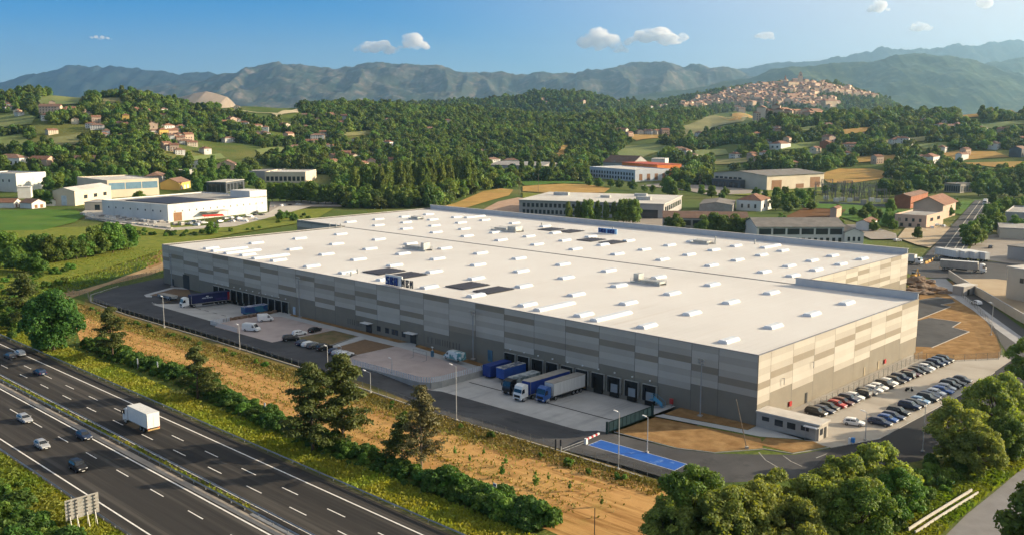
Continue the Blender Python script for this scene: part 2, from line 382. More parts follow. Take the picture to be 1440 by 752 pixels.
patch('field',[(975,212),(1020,211),(1025,218),(980,221)],mat('pale_lawn',(.1,.1,.1)),.6)
patch('field',[(778,222),(790,206),(800,205),(792,221)],M_tan,.6)
patch('field',[(-40,166),(20,160),(50,166),(45,176),(-40,182)],mat('pale_lawn',(.1,.1,.1)),.6)
patch('field',[(50,140),(90,134),(120,137),(110,148),(60,150)],mat('pale_lawn',(.1,.1,.1)),.8)
patch('quarry',[(308,150),(350,148),(390,152),(418,154),(420,160),(398,162),(390,166),(380,160),(330,157)],mat('quarry_rock',(.50,.42,.28),(.34,.30,.18),scale=.02,rough=.95),1.0)
patch('field',[(1350,161),(1372,160),(1376,166),(1352,167)],M_tan,.8)

FIELDS=[[(880,192),(935,187),(948,193),(895,199)],[(1085,206),(1150,200),(1158,206),(1095,213)],[(1235,199),(1300,193),(1310,199),(1245,206)],[(1372,176),(1440,170),(1470,175),(1385,183)],[(1180,184),(1225,180),(1232,185),(1188,190)],[(1290,205),(1330,201),(1338,206),(1298,211)],[(1000,226),(1060,222),(1066,228),(1006,233)],[(-30,196),(30,190),(45,203),(-30,212)],[(70,196),(112,190),(120,202),(80,208)],[(360,212),(402,207),(410,214),(366,219)],[(268,222),(310,217),(318,224),(276,229)],[(1200,222),(1262,219),(1268,226),(1206,230)],[(480,188),(520,184),(526,189),(486,193)],[(135,140),(170,138),(176,146),(140,148)],[(1110,182),(1150,178),(1154,182),(1116,187)]]
for i,P_ in enumerate(FIELDS): patch('field',P_,(M_tan,mat('pale_lawn',(.1,.1,.1)),mat('olive_field',(.1,.1,.1)))[(0,1,2,1,0,1,2,1,2,1,1,0,2,2,1)[i]],.6)
# ---------------------------------------------------------------- roads and yards
M_asph_m=mat('motorway_asphalt',(.032,.031,.031),(.042,.040,.039),scale=.25,rough=.92,spec=.12,sc3=(.04,1,1),bump=.15,bscale=8,layers=[((.082,.076,.070),.55,.48,.60,.75,(.010,1,1)),((.020,.019,.019),.9,.55,.68,.6,(.02,1,1)),((.024,.024,.025),.16,.52,.62,.7,(.03,1,1)),((.045,.042,.04),.035,.55,.6,.45,(1,3,1))])
M_asph=mat('yard_asphalt',(.062,.063,.068),(.046,.047,.052),scale=.2,rough=.85,spec=.25,bump=.15,bscale=6,layers=[((.10,.10,.105),.07,.5,.66,.5,(1,.3,1)),((.018,.02,.024),.25,.56,.7,.6,None)],rot=0)
M_conc=mat('apron_concrete',(.44,.44,.43),(.36,.36,.355),scale=.15,rough=.85,spec=.2,rot=0,layers=[((.24,.245,.25),.35,.52,.7,.6,(1.4,.12,1)),((.52,.52,.51),.1,.5,.7,.5,None)])
M_pave=mat('pink_pavers',(.43,.365,.345),(.37,.315,.30),scale=.2,rough=.9,spec=.15,layers=[((.20,.18,.175),.1,.55,.75,.5,None)])
M_walk=mat('walkway_concrete',(.44,.45,.45),(.37,.385,.39),scale=.3,rough=.85,spec=.2)
M_park=mat('parking_concrete',(.40,.365,.32),(.33,.30,.26),scale=.1,rough=.85,spec=.2,layers=[((.22,.20,.17),.2,.52,.72,.5,(.3,1,1)),((.16,.14,.12),.9,.64,.74,.4,None)],rot=0)
M_paint=mat('road_paint',(.74,.73,.70),(.55,.54,.52),scale=1.2,rough=.7,lo=.4,hi=.75)
M_kerb=mat('kerb_concrete',(.42,.40,.37),(.34,.32,.30),scale=1.0,rough=.85)
def hwsheet(name,s0,s1,n0,n1,m,z): return sheet(name,[hw(s0,n0),hw(s1,n0),hw(s1,n1),hw(s0,n1)],m,z,rot=HANG)
S0,S1=40,620
hwsheet('motorway',S0,S1,56.6,89.4,M_asph_m,.03)
M_median=mat('median_concrete',(.36,.32,.27),(.24,.21,.18),scale=.6,rough=.9,sc3=(.2,1,1))
hwsheet('median_strip',S0,S1,71.6,72.9,M_median,.05)
hwsheet('median_strip',S0,126,72.7,73.6,mat('median_slab',(.22,.23,.25),(.17,.18,.2),scale=.5,rough=.8),.05)
hwsheet('median_grass',126,S1,73.6,74.7,mat('median_turf',(.17,.15,.05),(.11,.11,.035),scale=.5,rough=.95,layers=[((.24,.15,.07),.4,.55,.7,.7,None)],bump=.6),.06)
hwsheet('verge',S0,S1,90.2,97.5,M_ygrass,.03)
hwsheet('verge',S0,S1,46,56.4,M_ygrass,.03)
hwsheet('gutter',S0,S1,89.4,90.2,mat('gutter_soil',(.10,.09,.05),(.06,.065,.035),scale=.5,rough=.95),.045)
def line(name,s0,s1,n,wd_,z=.05): return hwsheet(name,s0,s1,n-wd_/2,n+wd_/2,M_paint,z)
line('edge_line',S0,S1,86.5,.27); line('edge_line',S0,S1,75.3,.22); line('edge_line',S0,S1,71.1,.30); line('edge_line',S0,S1,59.0,.27)
def dashes(n,off,s0=60,s1=420):
    mb=MB(); s=s0+off
    while s<s1:
        a,b,c,d=hw(s,n-.1,.05),hw(s+4.6,n-.1,.05),hw(s+4.6,n+.1,.05),hw(s,n+.1,.05); mb.quad(a,b,c,d); s+=12.6
    o=mb.build('lane_marking',M_paint); o['kind']='structure'
dashes(82.5,4.2); dashes(78.8,9.0); dashes(67.15,6.5); dashes(63.1,2.5,205,420)
# yard of the warehouse: every sheet follows the dip towards the docks
def ydz(x,y):
    a,b=toW(x,y); return yard_dip(a,b)
def ysheet(name,ab,m,z=.02,sub=7): return sheet(name,[w(a,b).xy for a,b in ab],m,z,sub=sub,rot=WANG,zfun=ydz)
ysheet('yard_road',[(-6,-37),(20,-37),(50,-37.5),(100,-35),(150,-34.5),(195,-35),(224,-33.5),(236,-28),(246,-14),(252,2),(254,18),(243.2,24),(241.2,0),(222,0),(206,-2),(206,-22),(165,-22.5),(160,-26.2),(131,-25.6),(131,-18),(103,-18.5),(100,-25.6),(92,-25.6),(86.5,-25),(68.7,-24.5),(66,-23.2),(18.6,-23.2),(4,-22.2),(-2.5,-19.5),(-8,-15),(-13.5,-10),(-16.8,-2),(-23,-4),(-20,-20)],M_asph,.02)
ysheet('dock_apron',[(18.8,-23.2),(66,-23.2),(68.7,-24.5),(68.7,.2),(18.8,.2)],M_conc,.03)
ysheet('dock_apron',[(165,-22.5),(206,-22),(206,.2),(165,.2)],M_conc,.03)
for a0,a1,b_ in ((18.8,67,-13.6),(165.2,206,-12.8)):
    ysheet('drain_channel',[(a0,b_-.22),(a1,b_-.22),(a1,b_+.22),(a0,b_+.22)],mat('drain_grate',(.03,.03,.035)),.04)
for a_ in [23.3+4.55*i for i in range(10)]:
    ysheet('bay_line',[(a_,-12),(a_+.12,-12),(a_+.12,-1),(a_,-1)],mat('worn_line',(.46,.47,.47),(.30,.31,.32),scale=1.5),.04)
ysheet('plaza',[(68.9,-24.5),(86.5,-25.2),(100,-25.5),(103,-19.5),(103,-5.5),(80,-5.5),(72,-6.5),(68.9,-7)],M_pave,.03,0)
ysheet('plaza',[(131,-25.5),(160,-26),(164.8,-22),(164.8,-9),(158,-4.5),(131,-5)],M_pave,.03,0)
ysheet('walkway',[(68.9,-7),(72,-6.5),(80,-5.5),(103,-5.5),(103,-18.5),(115.6,-18.4),(119.8,-5),(131,-5),(158,-4.5),(164.8,-9),(164.8,.2),(160,.2),(158,-1.6),(106,-2.3),(104,-.2),(101,-.2),(99,-2.3),(72,-2.3),(68.9,.2)],M_walk,.025,0)
ysheet('soil_strip',[(106,-2.3),(158,-1.6),(160,.2),(104.5,.2)],M_dirt,.03,0)
ysheet('soil_strip',[(72,-2.3),(99,-2.3),(100.5,.2),(69.5,.2)],M_dirt,.03,0)
M_isl=mat('island_soil',(.20,.14,.075),(.13,.11,.05),scale=.5,rough=.95,bump=.8,layers=[((.07,.09,.03),.3,.5,.65,.7,None)])
ysheet('planted_island',[(103.2,-18.3),(113.3,-18.2),(115.6,-6),(103.2,-5.7)],mat('brown_mulch',(.19,.125,.075),(.15,.10,.06),scale=.8,rough=.95),.04,0)
ysheet('planted_island',[(116.5,-18.3),(130.5,-18),(131,-5.3),(120.2,-5.2)],M_isl,.04,0)
ysheet('soil_strip',[(206.5,-19),(222,-15),(228,-3),(222,-.5),(210,-6)],mat('brown_mulch',(.1,.1,.1)),.035,0)
ysheet('walkway',[(206,-21),(208,-21),(224,-16),(231,-2),(228,.2),(206,.2),(206,-5),(222,-.7),(227,-3),(221.5,-14.5),(206.5,-18.7)],M_walk,.03,0)
# entrance side
ysheet('entrance_soil',[(18,-21.8),(4,-21.4),(-2,-18.8),(-7.5,-10.9),(-4.5,-6.2),(17.6,-9.2)],M_dirt,.035,0)
ysheet('walkway',[(18.2,-8.6),(-3.8,-5.4),(-12,-.6),(-12,.2),(-.2,.2),(-.2,-3.6),(17.6,-6.3)],M_walk,.03,0)
ysheet('entrance_soil',[(17.5,-6),(-.1,-3.4),(-.1,0),(17.5,0)],M_dirt,.04,0)
ysheet('entrance_soil',[(-6,-9.6),(-12.6,-9.4),(-15.6,-2.3),(-12.4,-1),(-5,-5)],M_dirt,.04,0)
ysheet('car_park',[(0,.2),(-16.6,-2.2),(-20.9,8.7),(-22,51),(-20.5,92),(-15,96),(-2,84),(0,82)],M_park,.03,0)
ysheet('side_road',[(-16.8,-2.2),(-21,8.7),(-22.1,51),(-20.5,92),(-31,92),(-33,40),(-31,2),(-25,-10),(-20,-20)],mat('fresh_asphalt',(.028,.029,.034),(.022,.023,.027),scale=.1,rough=.85),.035,0)
def kerb(pts,wd_=.16,h=.13,name='kerb',m=None):
    mb=MB()
    for p,q in zip(pts,pts[1:]):
        p=Vector(p);q=Vector(q); d=(q-p).normalized(); n=Vector((-d.y,d.x))*wd_/2
        mb.prism([p-n,q-n,q+n,p+n],0,h)
    o=mb.build(name,m or M_kerb); o['kind']='structure'; return o
kerb([w(*p).xy for p in [(18,-22.3),(4,-21.9),(-2.4,-19.2),(-8,-11.2),(-12.9,-9.9),(-16.2,-2.4)]])
kerb([w(*p).xy for p in [(-16.6,-2.2),(-21,8.7),(-22.05,51),(-21.3,75)]])
kerb([w(*p).xy for p in [(103,-18.6),(113.4,-18.5),(115.8,-6)]]); kerb([w(*p).xy for p in [(120,-5),(116.2,-18.6),(130.8,-18.2),(131.2,-5.2)]])
kerb([w(*p).xy for p in [(0,-38),(20,-37.8),(50,-38.3),(100,-35.8),(150,-35.3),(195,-35.8),(224,-34.2),(237,-28.6),(247,-14.4)]],.3,.2)
# blue painted bay by the gate
ysheet('painted_bay',[(17.0,-31.7),(-2.2,-31.7),(-2.0,-27.4),(17.1,-27.6)],mat('white_paint_worn',(.50,.53,.56),(.30,.33,.37),scale=1.4),.035,0)
ysheet('painted_bay',[(16.85,-31.55),(-2.05,-31.55),(-1.85,-27.55),(16.95,-27.75)],mat('blue_paint',(.008,.075,.34),(.014,.10,.40),scale=.4,rough=.6,layers=[((.35,.5,.7),.5,.6,.75,.6,None)]),.042,0)
# arrows and turning marks by the gate house
for pts in ([(-8,-13.5),(-8.15,-13.3),(-11,-16.1),(-14.5,-18),(-14.45,-18.2),(-10.9,-16.3)],[(-12,-12),(-12.15,-11.85),(-14.6,-13.6),(-17.2,-14.6),(-17.1,-14.8),(-14.5,-13.8)],[(-17.5,-4),(-17.7,-4.1),(-17.1,-9),(-16.9,-9)]):
    ysheet('turn_marking',pts,mat('faded_arc',(.36,.35,.33),(.18,.175,.17),scale=.8),.03,0)
# east side: unfinished lots, roads
patch('bare_ground',[(1276,402),(1300,392),(1345,396),(1362,418),(1392,450),(1408,490),(1406,503),(1340,506),(1285,504),(1289,440)],M_dirt,.06)
patch('unfinished_lot',[(1288,422),(1318,417),(1340,421),(1342,425),(1322,428),(1336,431),(1289,449)],M_asph,.075)
patch('unfinished_lot',[(1289,451),(1306,447),(1350,453),(1338,460),(1362,466),(1310,488),(1286,487)],M_asph,.075)
kerb([g(*p).xy for p in [(1289,450),(1337,431),(1323,428.3),(1343,425)]],.25,.14); kerb([g(*p).xy for p in [(1310,489),(1363,466.3),(1339,460),(1351,453),(1306,446.6)]],.25,.14)
M_road=mat('town_road',(.055,.055,.06),(.045,.045,.05),scale=.1,rough=.85,layers=[((.09,.088,.085),.03,.5,.7,.6,None)])
patch('road',[(1292,368),(1300,362),(1371,283),(1398,283),(1356,358),(1352,366)],M_road,.07)
patch('road',[(1272,372),(1300,365),(1352,364),(1480,376),(1480,402),(1400,392),(1320,392),(1290,388),(1275,384)],M_road,.08)
patch('road',[(1340,396),(1352,392),(1382,420),(1480,492),(1480,560),(1428,515),(1400,470),(1372,432)],M_road,.085)
patch('pavement',[(1306,392),(1330,392),(1352,412),(1376,430),(1480,505),(1480,520),(1400,462),(1368,436),(1330,412)],mat('pavement_slab',(.34,.34,.35),(.28,.28,.29),scale=.3),.10)
for pts in ([(1333,364),(1335,364),(1387,284),(1386,284)],[(1346,362),(1348,362),(1393,285),(1392,285)],[(1318,364),(1320,364),(1379,284),(1378,284)]):
    patch('lane_line',pts,mat('faded_line',(.45,.43,.36),(.3,.28,.24),scale=.3),.09)
M_lot=mat('tan_lot',(.42,.33,.22),(.34,.26,.17),scale=.08,rough=.95)
patch('lot',[(1262,336),(1275,320),(1330,319),(1340,323),(1308,350),(1290,346)],M_lot,.06)
patch('lot',[(1180,318),(1215,316),(1260,330),(1262,338),(1225,338)],mat('grey_lot',(.30,.26,.22),(.24,.21,.18),scale=.1),.055)
patch('lot',[(1356,362),(1372,338),(1396,330),(1480,330),(1480,378)],mat('grey_lot',(.1,.1,.1)),.055)
patch('lot',[(1342,396),(1356,386),(1480,392),(1480,470),(1430,450)],M_lot,.05)
patch('lot',[(900,262),(960,255),(1010,252),(1030,264),(1080,272),(1000,276),(960,268)],mat('grey_lot',(.1,.1,.1)),.05)
patch('lot',[(870,306),(940,300),(1000,296),(1000,320),(930,330),(870,330)],mat('grey_lot',(.1,.1,.1)),.05)
patch('lot',[(112,302),(130,290),(160,284),(238,300),(240,322),(300,318),(378,300),(395,288),(440,291),(400,302),(330,320),(240,326),(150,314)],mat('pale_lot',(.48,.44,.38),(.38,.35,.30),scale=.1),.05)
patch('lot',[(378,300),(380,285),(480,282),(560,292),(440,292),(395,290)],mat('grey_lot',(.1,.1,.1)),.055)
# lane in the near right corner
M_lane=mat('lane_asphalt',(.20,.195,.20),(.165,.16,.165),scale=.3,rough=.9,layers=[((.26,.25,.25),.06,.5,.7,.5,None)])
patch('lane',[(1290,790),(1330,752),(1360,722),(1400,690),(1445,652),(1520,600),(1760,470),(1800,500),(1520,700),(1440,770),(1420,800)],M_lane,.03)
# ================================================================ mountains
def mtmat(name,c1,c2,c3,sc_):
    return mat(name,c1,c2,scale=sc_,rough=.95,spec=.05,coord='Object',layers=[(c3,sc_*3,.5,.66,.6,None),((c1[0]*.55,c1[1]*.6,c1[2]*.6),sc_*8,.48,.62,.6,None)],detail=8)
def mountain(tab,D,depth,m,seed,rough_=1.0,base=20):
    """ridge running across the valley at distance D, with spurs and gullies on both flanks"""
    s0,s1=tab[0][0],tab[-1][0]; NXm=int((s1-s0)/1.5); NY=60; vs=[];fs=[]
    for j in range(NY+1):
        v=j/NY*2-1
        for i in range(NXm+1):
            s=s0+(s1-s0)*i/NXm
            X0=(s-720)/1371*D
            Y=D+v*depth; X=X0*(1+0*v)
            zc=H+(165-lin(tab,s))/1371*D
            n1=mnoise.noise(Vector((X/900+seed,Y/1700,seed)))
            spur=abs(mnoise.noise(Vector((X/520+n1*.8,Y/1500,seed+5))))
            fine=mnoise.fractal(Vector((X/260,Y/260,seed)),1.0,2.0,5)
            prof=max(0,1-abs(v))**.9
            e=min(1,(i+0.0)/6,(NXm-i)/6)
            k=min(1,abs(v)*3.0)
            z=base+(zc-base)*(prof-(.55*spur-.12)*k*prof*rough_)*e+fine*(zc-base)*.085*rough_*min(1,prof*3)
            vs.append((X,Y,z))
    for j in range(NY):
        for i in range(NXm):
            o=j*(NXm+1)+i; fs.append((o,o+1,o+NXm+2,o+NXm+1))
    me=npmesh('mountain',vs,fs,m); me.polygons.foreach_set('use_smooth',[True]*len(fs))
    o=bpy.data.objects.new('mountain',me); COL.objects.link(o); tag(o,kind='structure')
m_far=mtmat('far_mountain',(.014,.032,.034),(.026,.042,.042),(.075,.075,.065),.0025)
m_mid=mtmat('bare_mountain',(.024,.048,.034),(.09,.085,.065),(.26,.20,.165),.003)
m_grn=mtmat('green_mountain',(.026,.052,.02),(.045,.07,.028),(.15,.15,.07),.004)
mountain([(-260,126),(-120,126),(-20,122),(40,109),(75,101),(95,97),(140,94),(180,95.5),(215,99),(250,102),(280,103),(320,107),(380,112),(460,125)],14175,2125,m_far,3.1,.8)
mountain([(120,140),(160,130),(200,123),(250,120),(285,115),(310,110),(345,101),(370,95),(392,89),(402,92),(420,91),(450,95),(495,100),(520,94),(540,91),(566,90),(600,93),(640,99),(690,106),(730,106),(760,104),(800,103),(830,101),(855,97),(880,93),(905,89),(930,90),(960,93),(1010,96),(1050,104),(1090,112),(1140,122),(1200,140)],11610,2625,m_mid,8.7,1.1)
mountain([(860,142),(900,133),(960,126),(1010,117),(1050,112),(1080,103),(1100,97),(1150,94),(1200,91),(1230,88),(1255,83),(1290,80),(1330,79.5),(1350,84),(1380,96),(1410,107),(1440,118),(1480,132),(1540,146)],8505,1875,m_grn,13.3,.9)
mountain([(990,104),(1020,100),(1055,95),(1085,91),(1110,88.5),(1130,91),(1170,85),(1200,77),(1235,69),(1265,71),(1300,70),(1340,61),(1360,65),(1400,61),(1440,58),(1520,52),(1640,66),(1760,90)],15525,1875,m_far,21.9,.7)
mountain([(1330,120),(1365,98),(1390,90),(1412,82),(1440,87),(1500,95),(1600,118)],10260,1500,m_grn,31.2,.8)
mountain([(225,143),(255,138),(275,132),(292,129.5),(310,134),(330,140)],5600,420,mat('quarry_hill',(.30,.23,.17),(.24,.19,.13),scale=.01,rough=.95),41.2,.4,40)

# ================================================================ haze
hm=NT('haze_air'); out=hm.n('OutputMaterial'); pv=hm.n('VolumePrincipled'); hm.l(pv.outputs[0],out.inputs['Volume'])
pv.inputs['Color'].default_value=(.47,.75,1,1); pv.inputs['Density'].default_value=HAZE_D if 'HAZE_D' in globals() else 5.6e-5; pv.inputs['Anisotropy'].default_value=.74
mb=MB(); mb.box((0,7500,679),(34000,22000,1362)); hz=mb.build('haze',hm.mat); tag(hz,kind='stuff')

# ================================================================ clouds (beyond the haze)
def cloudmat():
    T=NT('cloud_vapour'); out=T.n('OutputMaterial'); pv=T.n('VolumePrincipled'); T.l(pv.outputs[0],out.inputs['Volume'])
    f,_=noise_fac(T,.0043,detail=5,rough=.6,lo=.42,hi=.62)
    m=T.n('Math',operation='MULTIPLY',i_1=.017); T.l(f,m.inputs[0]); T.l(m.outputs[0],pv.inputs['Density'])
    pv.inputs['Color'].default_value=(.99,.99,1,1); pv.inputs['Anisotropy'].default_value=.0
    return T.mat
CM=cloudmat()
def cloud(px,py,wpx,hpx,seed,label,n=14):
    D=20500; k=D/1371; c=Vector(((px-720)*k,D,H+(165-py)*k)); rng=random.Random(seed)
    bm=bmesh.new()
    for i in range(n):
        t=rng.uniform(-1,1); r=(hpx*k)*(.24+.26*rng.random())*(1-.55*abs(t))
        x=t*(wpx*k/2-r); z=-hpx*k*.3+r*rng.uniform(.5,1.5)*(1-.3*abs(t)); y=rng.uniform(-.4,.4)*wpx*k*.35
        mm=Matrix.Translation((x,y,z))@Matrix.Diagonal((r*1.35,r*1.3,r*.8,1))
        bmesh.ops.create_icosphere(bm,subdivisions=3,radius=1,matrix=mm)
    for v in bm.verts:
        d=Vector((mnoise.noise(v.co/200+Vector((seed,0,0))),mnoise.noise(v.co/200+Vector((0,seed,0))),mnoise.noise(v.co/200+Vector((0,0,seed)))))
        v.co+=d*hpx*k*.14
    me=bpy.data.meshes.new('cloud'); bm.to_mesh(me); bm.free()
    me.materials.append(CM)
    o=bpy.data.objects.new('cloud',me); COL.objects.link(o); o.location=c
    rm=o.modifiers.new('join','REMESH'); rm.mode='VOXEL'; rm.voxel_size=hpx*k/22
    o['kind']='structure'
cloud(531,69,64,24,1,''); cloud(582,64,46,22,2,''); cloud(836,60,76,34,3,''); cloud(872,72,24,14,4,''); cloud(922,54,88,32,5,''); cloud(1071,52,28,18,6,'',9); cloud(1225,14,34,20,7,'',9); cloud(1286,40,32,20,8,'',9); cloud(1372,9,20,20,9,'',8); cloud(141,56,46,9,10,'',7)
# ================================================================ warehouse (local frame: x=a along U, y=-b ... built with w())
HB=14.2; RZ=13.75; RP=15.8
M_cl=[mat('cladding_pale',(.45,.415,.36),(.42,.385,.335),scale=.25,rough=.55,spec=.3),
      mat('cladding_mid',(.39,.355,.305),(.365,.33,.285),scale=.25,rough=.55,spec=.3),
      mat('cladding_taupe',(.255,.218,.168),(.235,.20,.155),scale=.25,rough=.55,spec=.3),
      mat('cladding_cream',(.475,.44,.385),(.445,.41,.36),scale=.25,rough=.55,spec=.3)]
M_basew=mat('base_wall_panel',(.215,.19,.15),(.195,.172,.136),scale=.3,rough=.7,layers=[((.15,.135,.11),.08,.52,.7,.5,(1,1,.2))])
M_joint=mat('joint_strip',(.10,.10,.10),rough=.6)
M_coping=mat('coping_metal',(.22,.22,.23),(.18,.18,.19),rough=.45,metal=.3)
M_roof=roofmat()
M_parin=mat('parapet_inner',(.50,.50,.50),(.44,.44,.45),scale=.4,rough=.7)
M_white=mat('white_metal',(.78,.78,.77),(.70,.70,.69),scale=.8,rough=.5)
M_poly=mat('skylight_polycarbonate',(.70,.73,.75),(.62,.65,.68),scale=.4,rough=.25,spec=.5)
M_grey=mat('grey_steel',(.30,.31,.32),(.25,.26,.27),scale=.6,rough=.5,metal=.2)
M_dark=mat('dark_steel',(.04,.042,.045),(.03,.03,.034),scale=.6,rough=.5)
M_rub=mat('dock_rubber',(.012,.012,.013),rough=.8)
M_glass=glass('window_glass',(.03,.035,.045))
M_door=mat('dock_door',(.27,.29,.31),(.23,.25,.27),scale=.5,rough=.5,sc3=(1,1,4))
wh=empty('warehouse',w(0,0),0,'huge flat roofed warehouse with striped grey and beige cladding beside the motorway','warehouse')
WM=wh.matrix_basis.inverted(); 
def L(a,b,z): return Vector(w(a,b,z))-Vector(w(0,0,0))
rngw=random.Random(21)
def pick_cols(n,dark):
    r=[rngw.choice([0,0,1,1,3]) for _ in range(n)]
    for i in range(1,n):
        if r[i]==r[i-1]: r[i]=(0 if r[i]==1 else 1)
    for i in dark:
        if i<n: r[i]=2
    return r
def clad(name,joints,axis,fixed,sgn,lowtab,zt=HB):
    """wall of cladding panels; axis 'a' runs along U at b=fixed, axis 'b' along V at a=fixed"""
    mb=MB(); rows=10; rh=zt/rows
    def P(t,z,o): return L(t,fixed+sgn*o,z) if axis=='a' else L(fixed+sgn*o,t,z)
    for ci,(t0,t1) in enumerate(zip(joints,joints[1:])):
        n=lowtab[ci%len(lowtab)]; d0=[1,4,2,0,3,1,5,2,4,0,3][(ci*3+1)%11]
        cols=pick_cols(n,[d0,(d0+3) if ci%2 else 99])
        for r in range(rows):
            z1=zt-r*rh; z0=zt-(r+1)*rh if r<rows-1 else -2.2
            mb.k=cols[r] if r<n else 4
            o=.04 if r<n else 0
            g_=.05
            mb.quad(P(t0+g_,z0,o),P(t1-g_,z0,o),P(t1-g_,z1,o),P(t0+g_,z1,o))
        mb.k=5; mb.quad(P(t0-.05,-2.2,-.03),P(t0+.05,-2.2,-.03),P(t0+.05,zt,-.03),P(t0-.05,zt,-.03))
    mb.k=5; mb.quad(P(joints[0],-2.2,-.06),P(joints[-1],-2.2,-.06),P(joints[-1],zt,-.06),P(joints[0],zt,-.06))
    return mb.build(name,M_cl+[M_basew,M_joint],wh)
J=[0,8.8,15.2,23.4,29.5,39.3,49.1,58.8,68.6,78.5,88.3,98.1,107.8,117.6,127.4,137.1,147,156.7,166.2,176.2,186,195.6,205.4,215.4,225.6,236,241]
clad('wall',J,'a',0,-1,[6,6,7,7,6,7,6,7,6,6,7,6,7,7,6,7,6,6,7])
JR=[0,5,14.4,24,33.8,44.3,53,61.6,71.2,82]
clad('wall',JR,'b',0,-1,[7,6,7,6,7,7,6,6,7])
clad('wall',[82,90,98,106,114.5,123,131.5,140,148.5,157,163],'b',34,-1,[7,6,6,7,6,7],HB)
clad('wall',[34+10.1*i for i in range(25)],'a',163,1,[6,7],RP)
clad('wall',[0,10,20,30,40,50,60,70,82],'b',241,1,[6,7]); clad('wall',[82,92,102,112,122,132,142,152,163],'b',276,1,[6,7])
clad('wall',[241,253,265,276],'a',82,-1,[6,7]); clad('wall',[0,11,22,34],'a',82,1,[6,7],HB+1.5)
# roof slabs
mb=MB(); mb.prism([L(a,b,0) for a,b in [(.25,.25),(240.75,.25),(240.75,81.8),(.25,81.8)]][::-1],RZ-.6,RZ); part('roof',mb,M_roof,wh)
mb=MB(); mb.prism([L(a,b,0) for a,b in [(34.25,82.5),(275.75,82.5),(275.75,162.7),(34.25,162.7)]][::-1],RZ-.6,RZ); part('roof',mb,M_roof,wh)
mb=MB(); mb.prism([L(a,b,0) for a,b in [(34.2,81.85),(275.6,81.85),(275.6,82.45),(34.2,82.45)]][::-1],RZ-.3,RZ+.12); part('roof_gutter',mb,mat('gutter_metal',(.20,.19,.18),(.16,.15,.14),rough=.5),wh)
def parapet(a0,b0,a1,b1,z0,z1,m,name='parapet'):
    mb=MB(); mb.prism([L(a0,b0,0),L(a1,b0,0),L(a1,b1,0),L(a0,b1,0)][::-1],z0,z1); return part(name,mb,m,wh)
parapet(-.12,-.12,241.1,.22,HB-.02,HB+.1,M_coping,'coping'); parapet(-.12,.22,.24,81.6,HB-.02,HB+.1,M_coping,'coping')
parapet(240.78,.22,241.12,81.6,HB-.02,HB+.1,mat('coping_pale',(.62,.58,.52),rough=.5),'coping')
parapet(33.88,83,34.24,162.4,HB-.02,HB+.1,M_coping,'coping'); parapet(275.76,82.3,276.12,162.4,HB-.02,HB+.1,mat('coping_pale',(.6,.6,.6)),'coping')
parapet(240.8,81.88,276.12,82.3,HB-.02,HB+.1,M_coping,'coping')
parapet(34.1,162.45,276.05,162.85,RZ-.5,RP,M_parin); parapet(33.9,162.3,276.2,163.1,RP-.01,RP+.1,mat('coping_pale',(.6,.6,.6)),'coping')
parapet(.1,81.45,33.8,81.9,RZ-.5,HB+1.5,M_parin); parapet(-.1,81.4,34.3,82.15,HB+1.49,HB+1.6,M_coping,'coping')
for (a,b) in ((.05,162.5),): pass
# triangular end returns of the tall parapets
# --- skylights
sk=MB()
def skymesh(l):
    mb=MB(); hw_=1.15; mb.k=0
    mb.prism([(-hw_,-l/2),(hw_,-l/2),(hw_,l/2),(-hw_,l/2)],0,.36)
    mb.k=1
    prof=[(-hw_+.06,.36),(-.7,.68),(.7,.68),(hw_-.06,.36)]
    mb.loft([[(x,y,z) for x,z in prof] for y in (-l/2+.05,-l/2+.5,l/2-.5,l/2-.05)])
    mb.k=0
    for i in range(1,int(l/1.2)): 
        y=-l/2+i*1.2
        mb.loft([[(x*1.01,yy,z+.015) for x,z in prof] for yy in (y-.04,y+.04)])
    return mb
SKY={}
def skylight(a,b,l=5.2):
    if l not in SKY:
        o=skymesh(l).build('skylight',[M_white,M_poly],wh); SKY[l]=o
    else:
        o=SKY[l].copy(); COL.objects.link(o); o.parent=wh
    o.location=L(a,b,RZ); o.rotation_euler=(0,0,WANG+math.pi)
AC=[12,32.8,51,69,87.2,105.5,124.5,142.5,160.5,179,197.5,221.5]
for i,a in enumerate(AC):
    for j,b in enumerate((8.3,27.3,46,65)): skylight(a+.5*((i*j)%3-1),b)
for i,a in enumerate([51.2,69.5,88,106.5,125,143.2,161.5,180,198,216.5,235,254.5]):
    for j,b in enumerate((95.5,111.3,127,142)):
        if (i,j) in ((6,3),(5,3),(4,3),(7,2),(8,2)): continue
        skylight(a,b)
skylight(41.5,110); skylight(41,126); skylight(41,142); skylight(41.5,95)
for a in (44.5,62,187.5,205,213.5): skylight(a,11.2,13.6)
for a in (78,230): skylight(a,149,12)
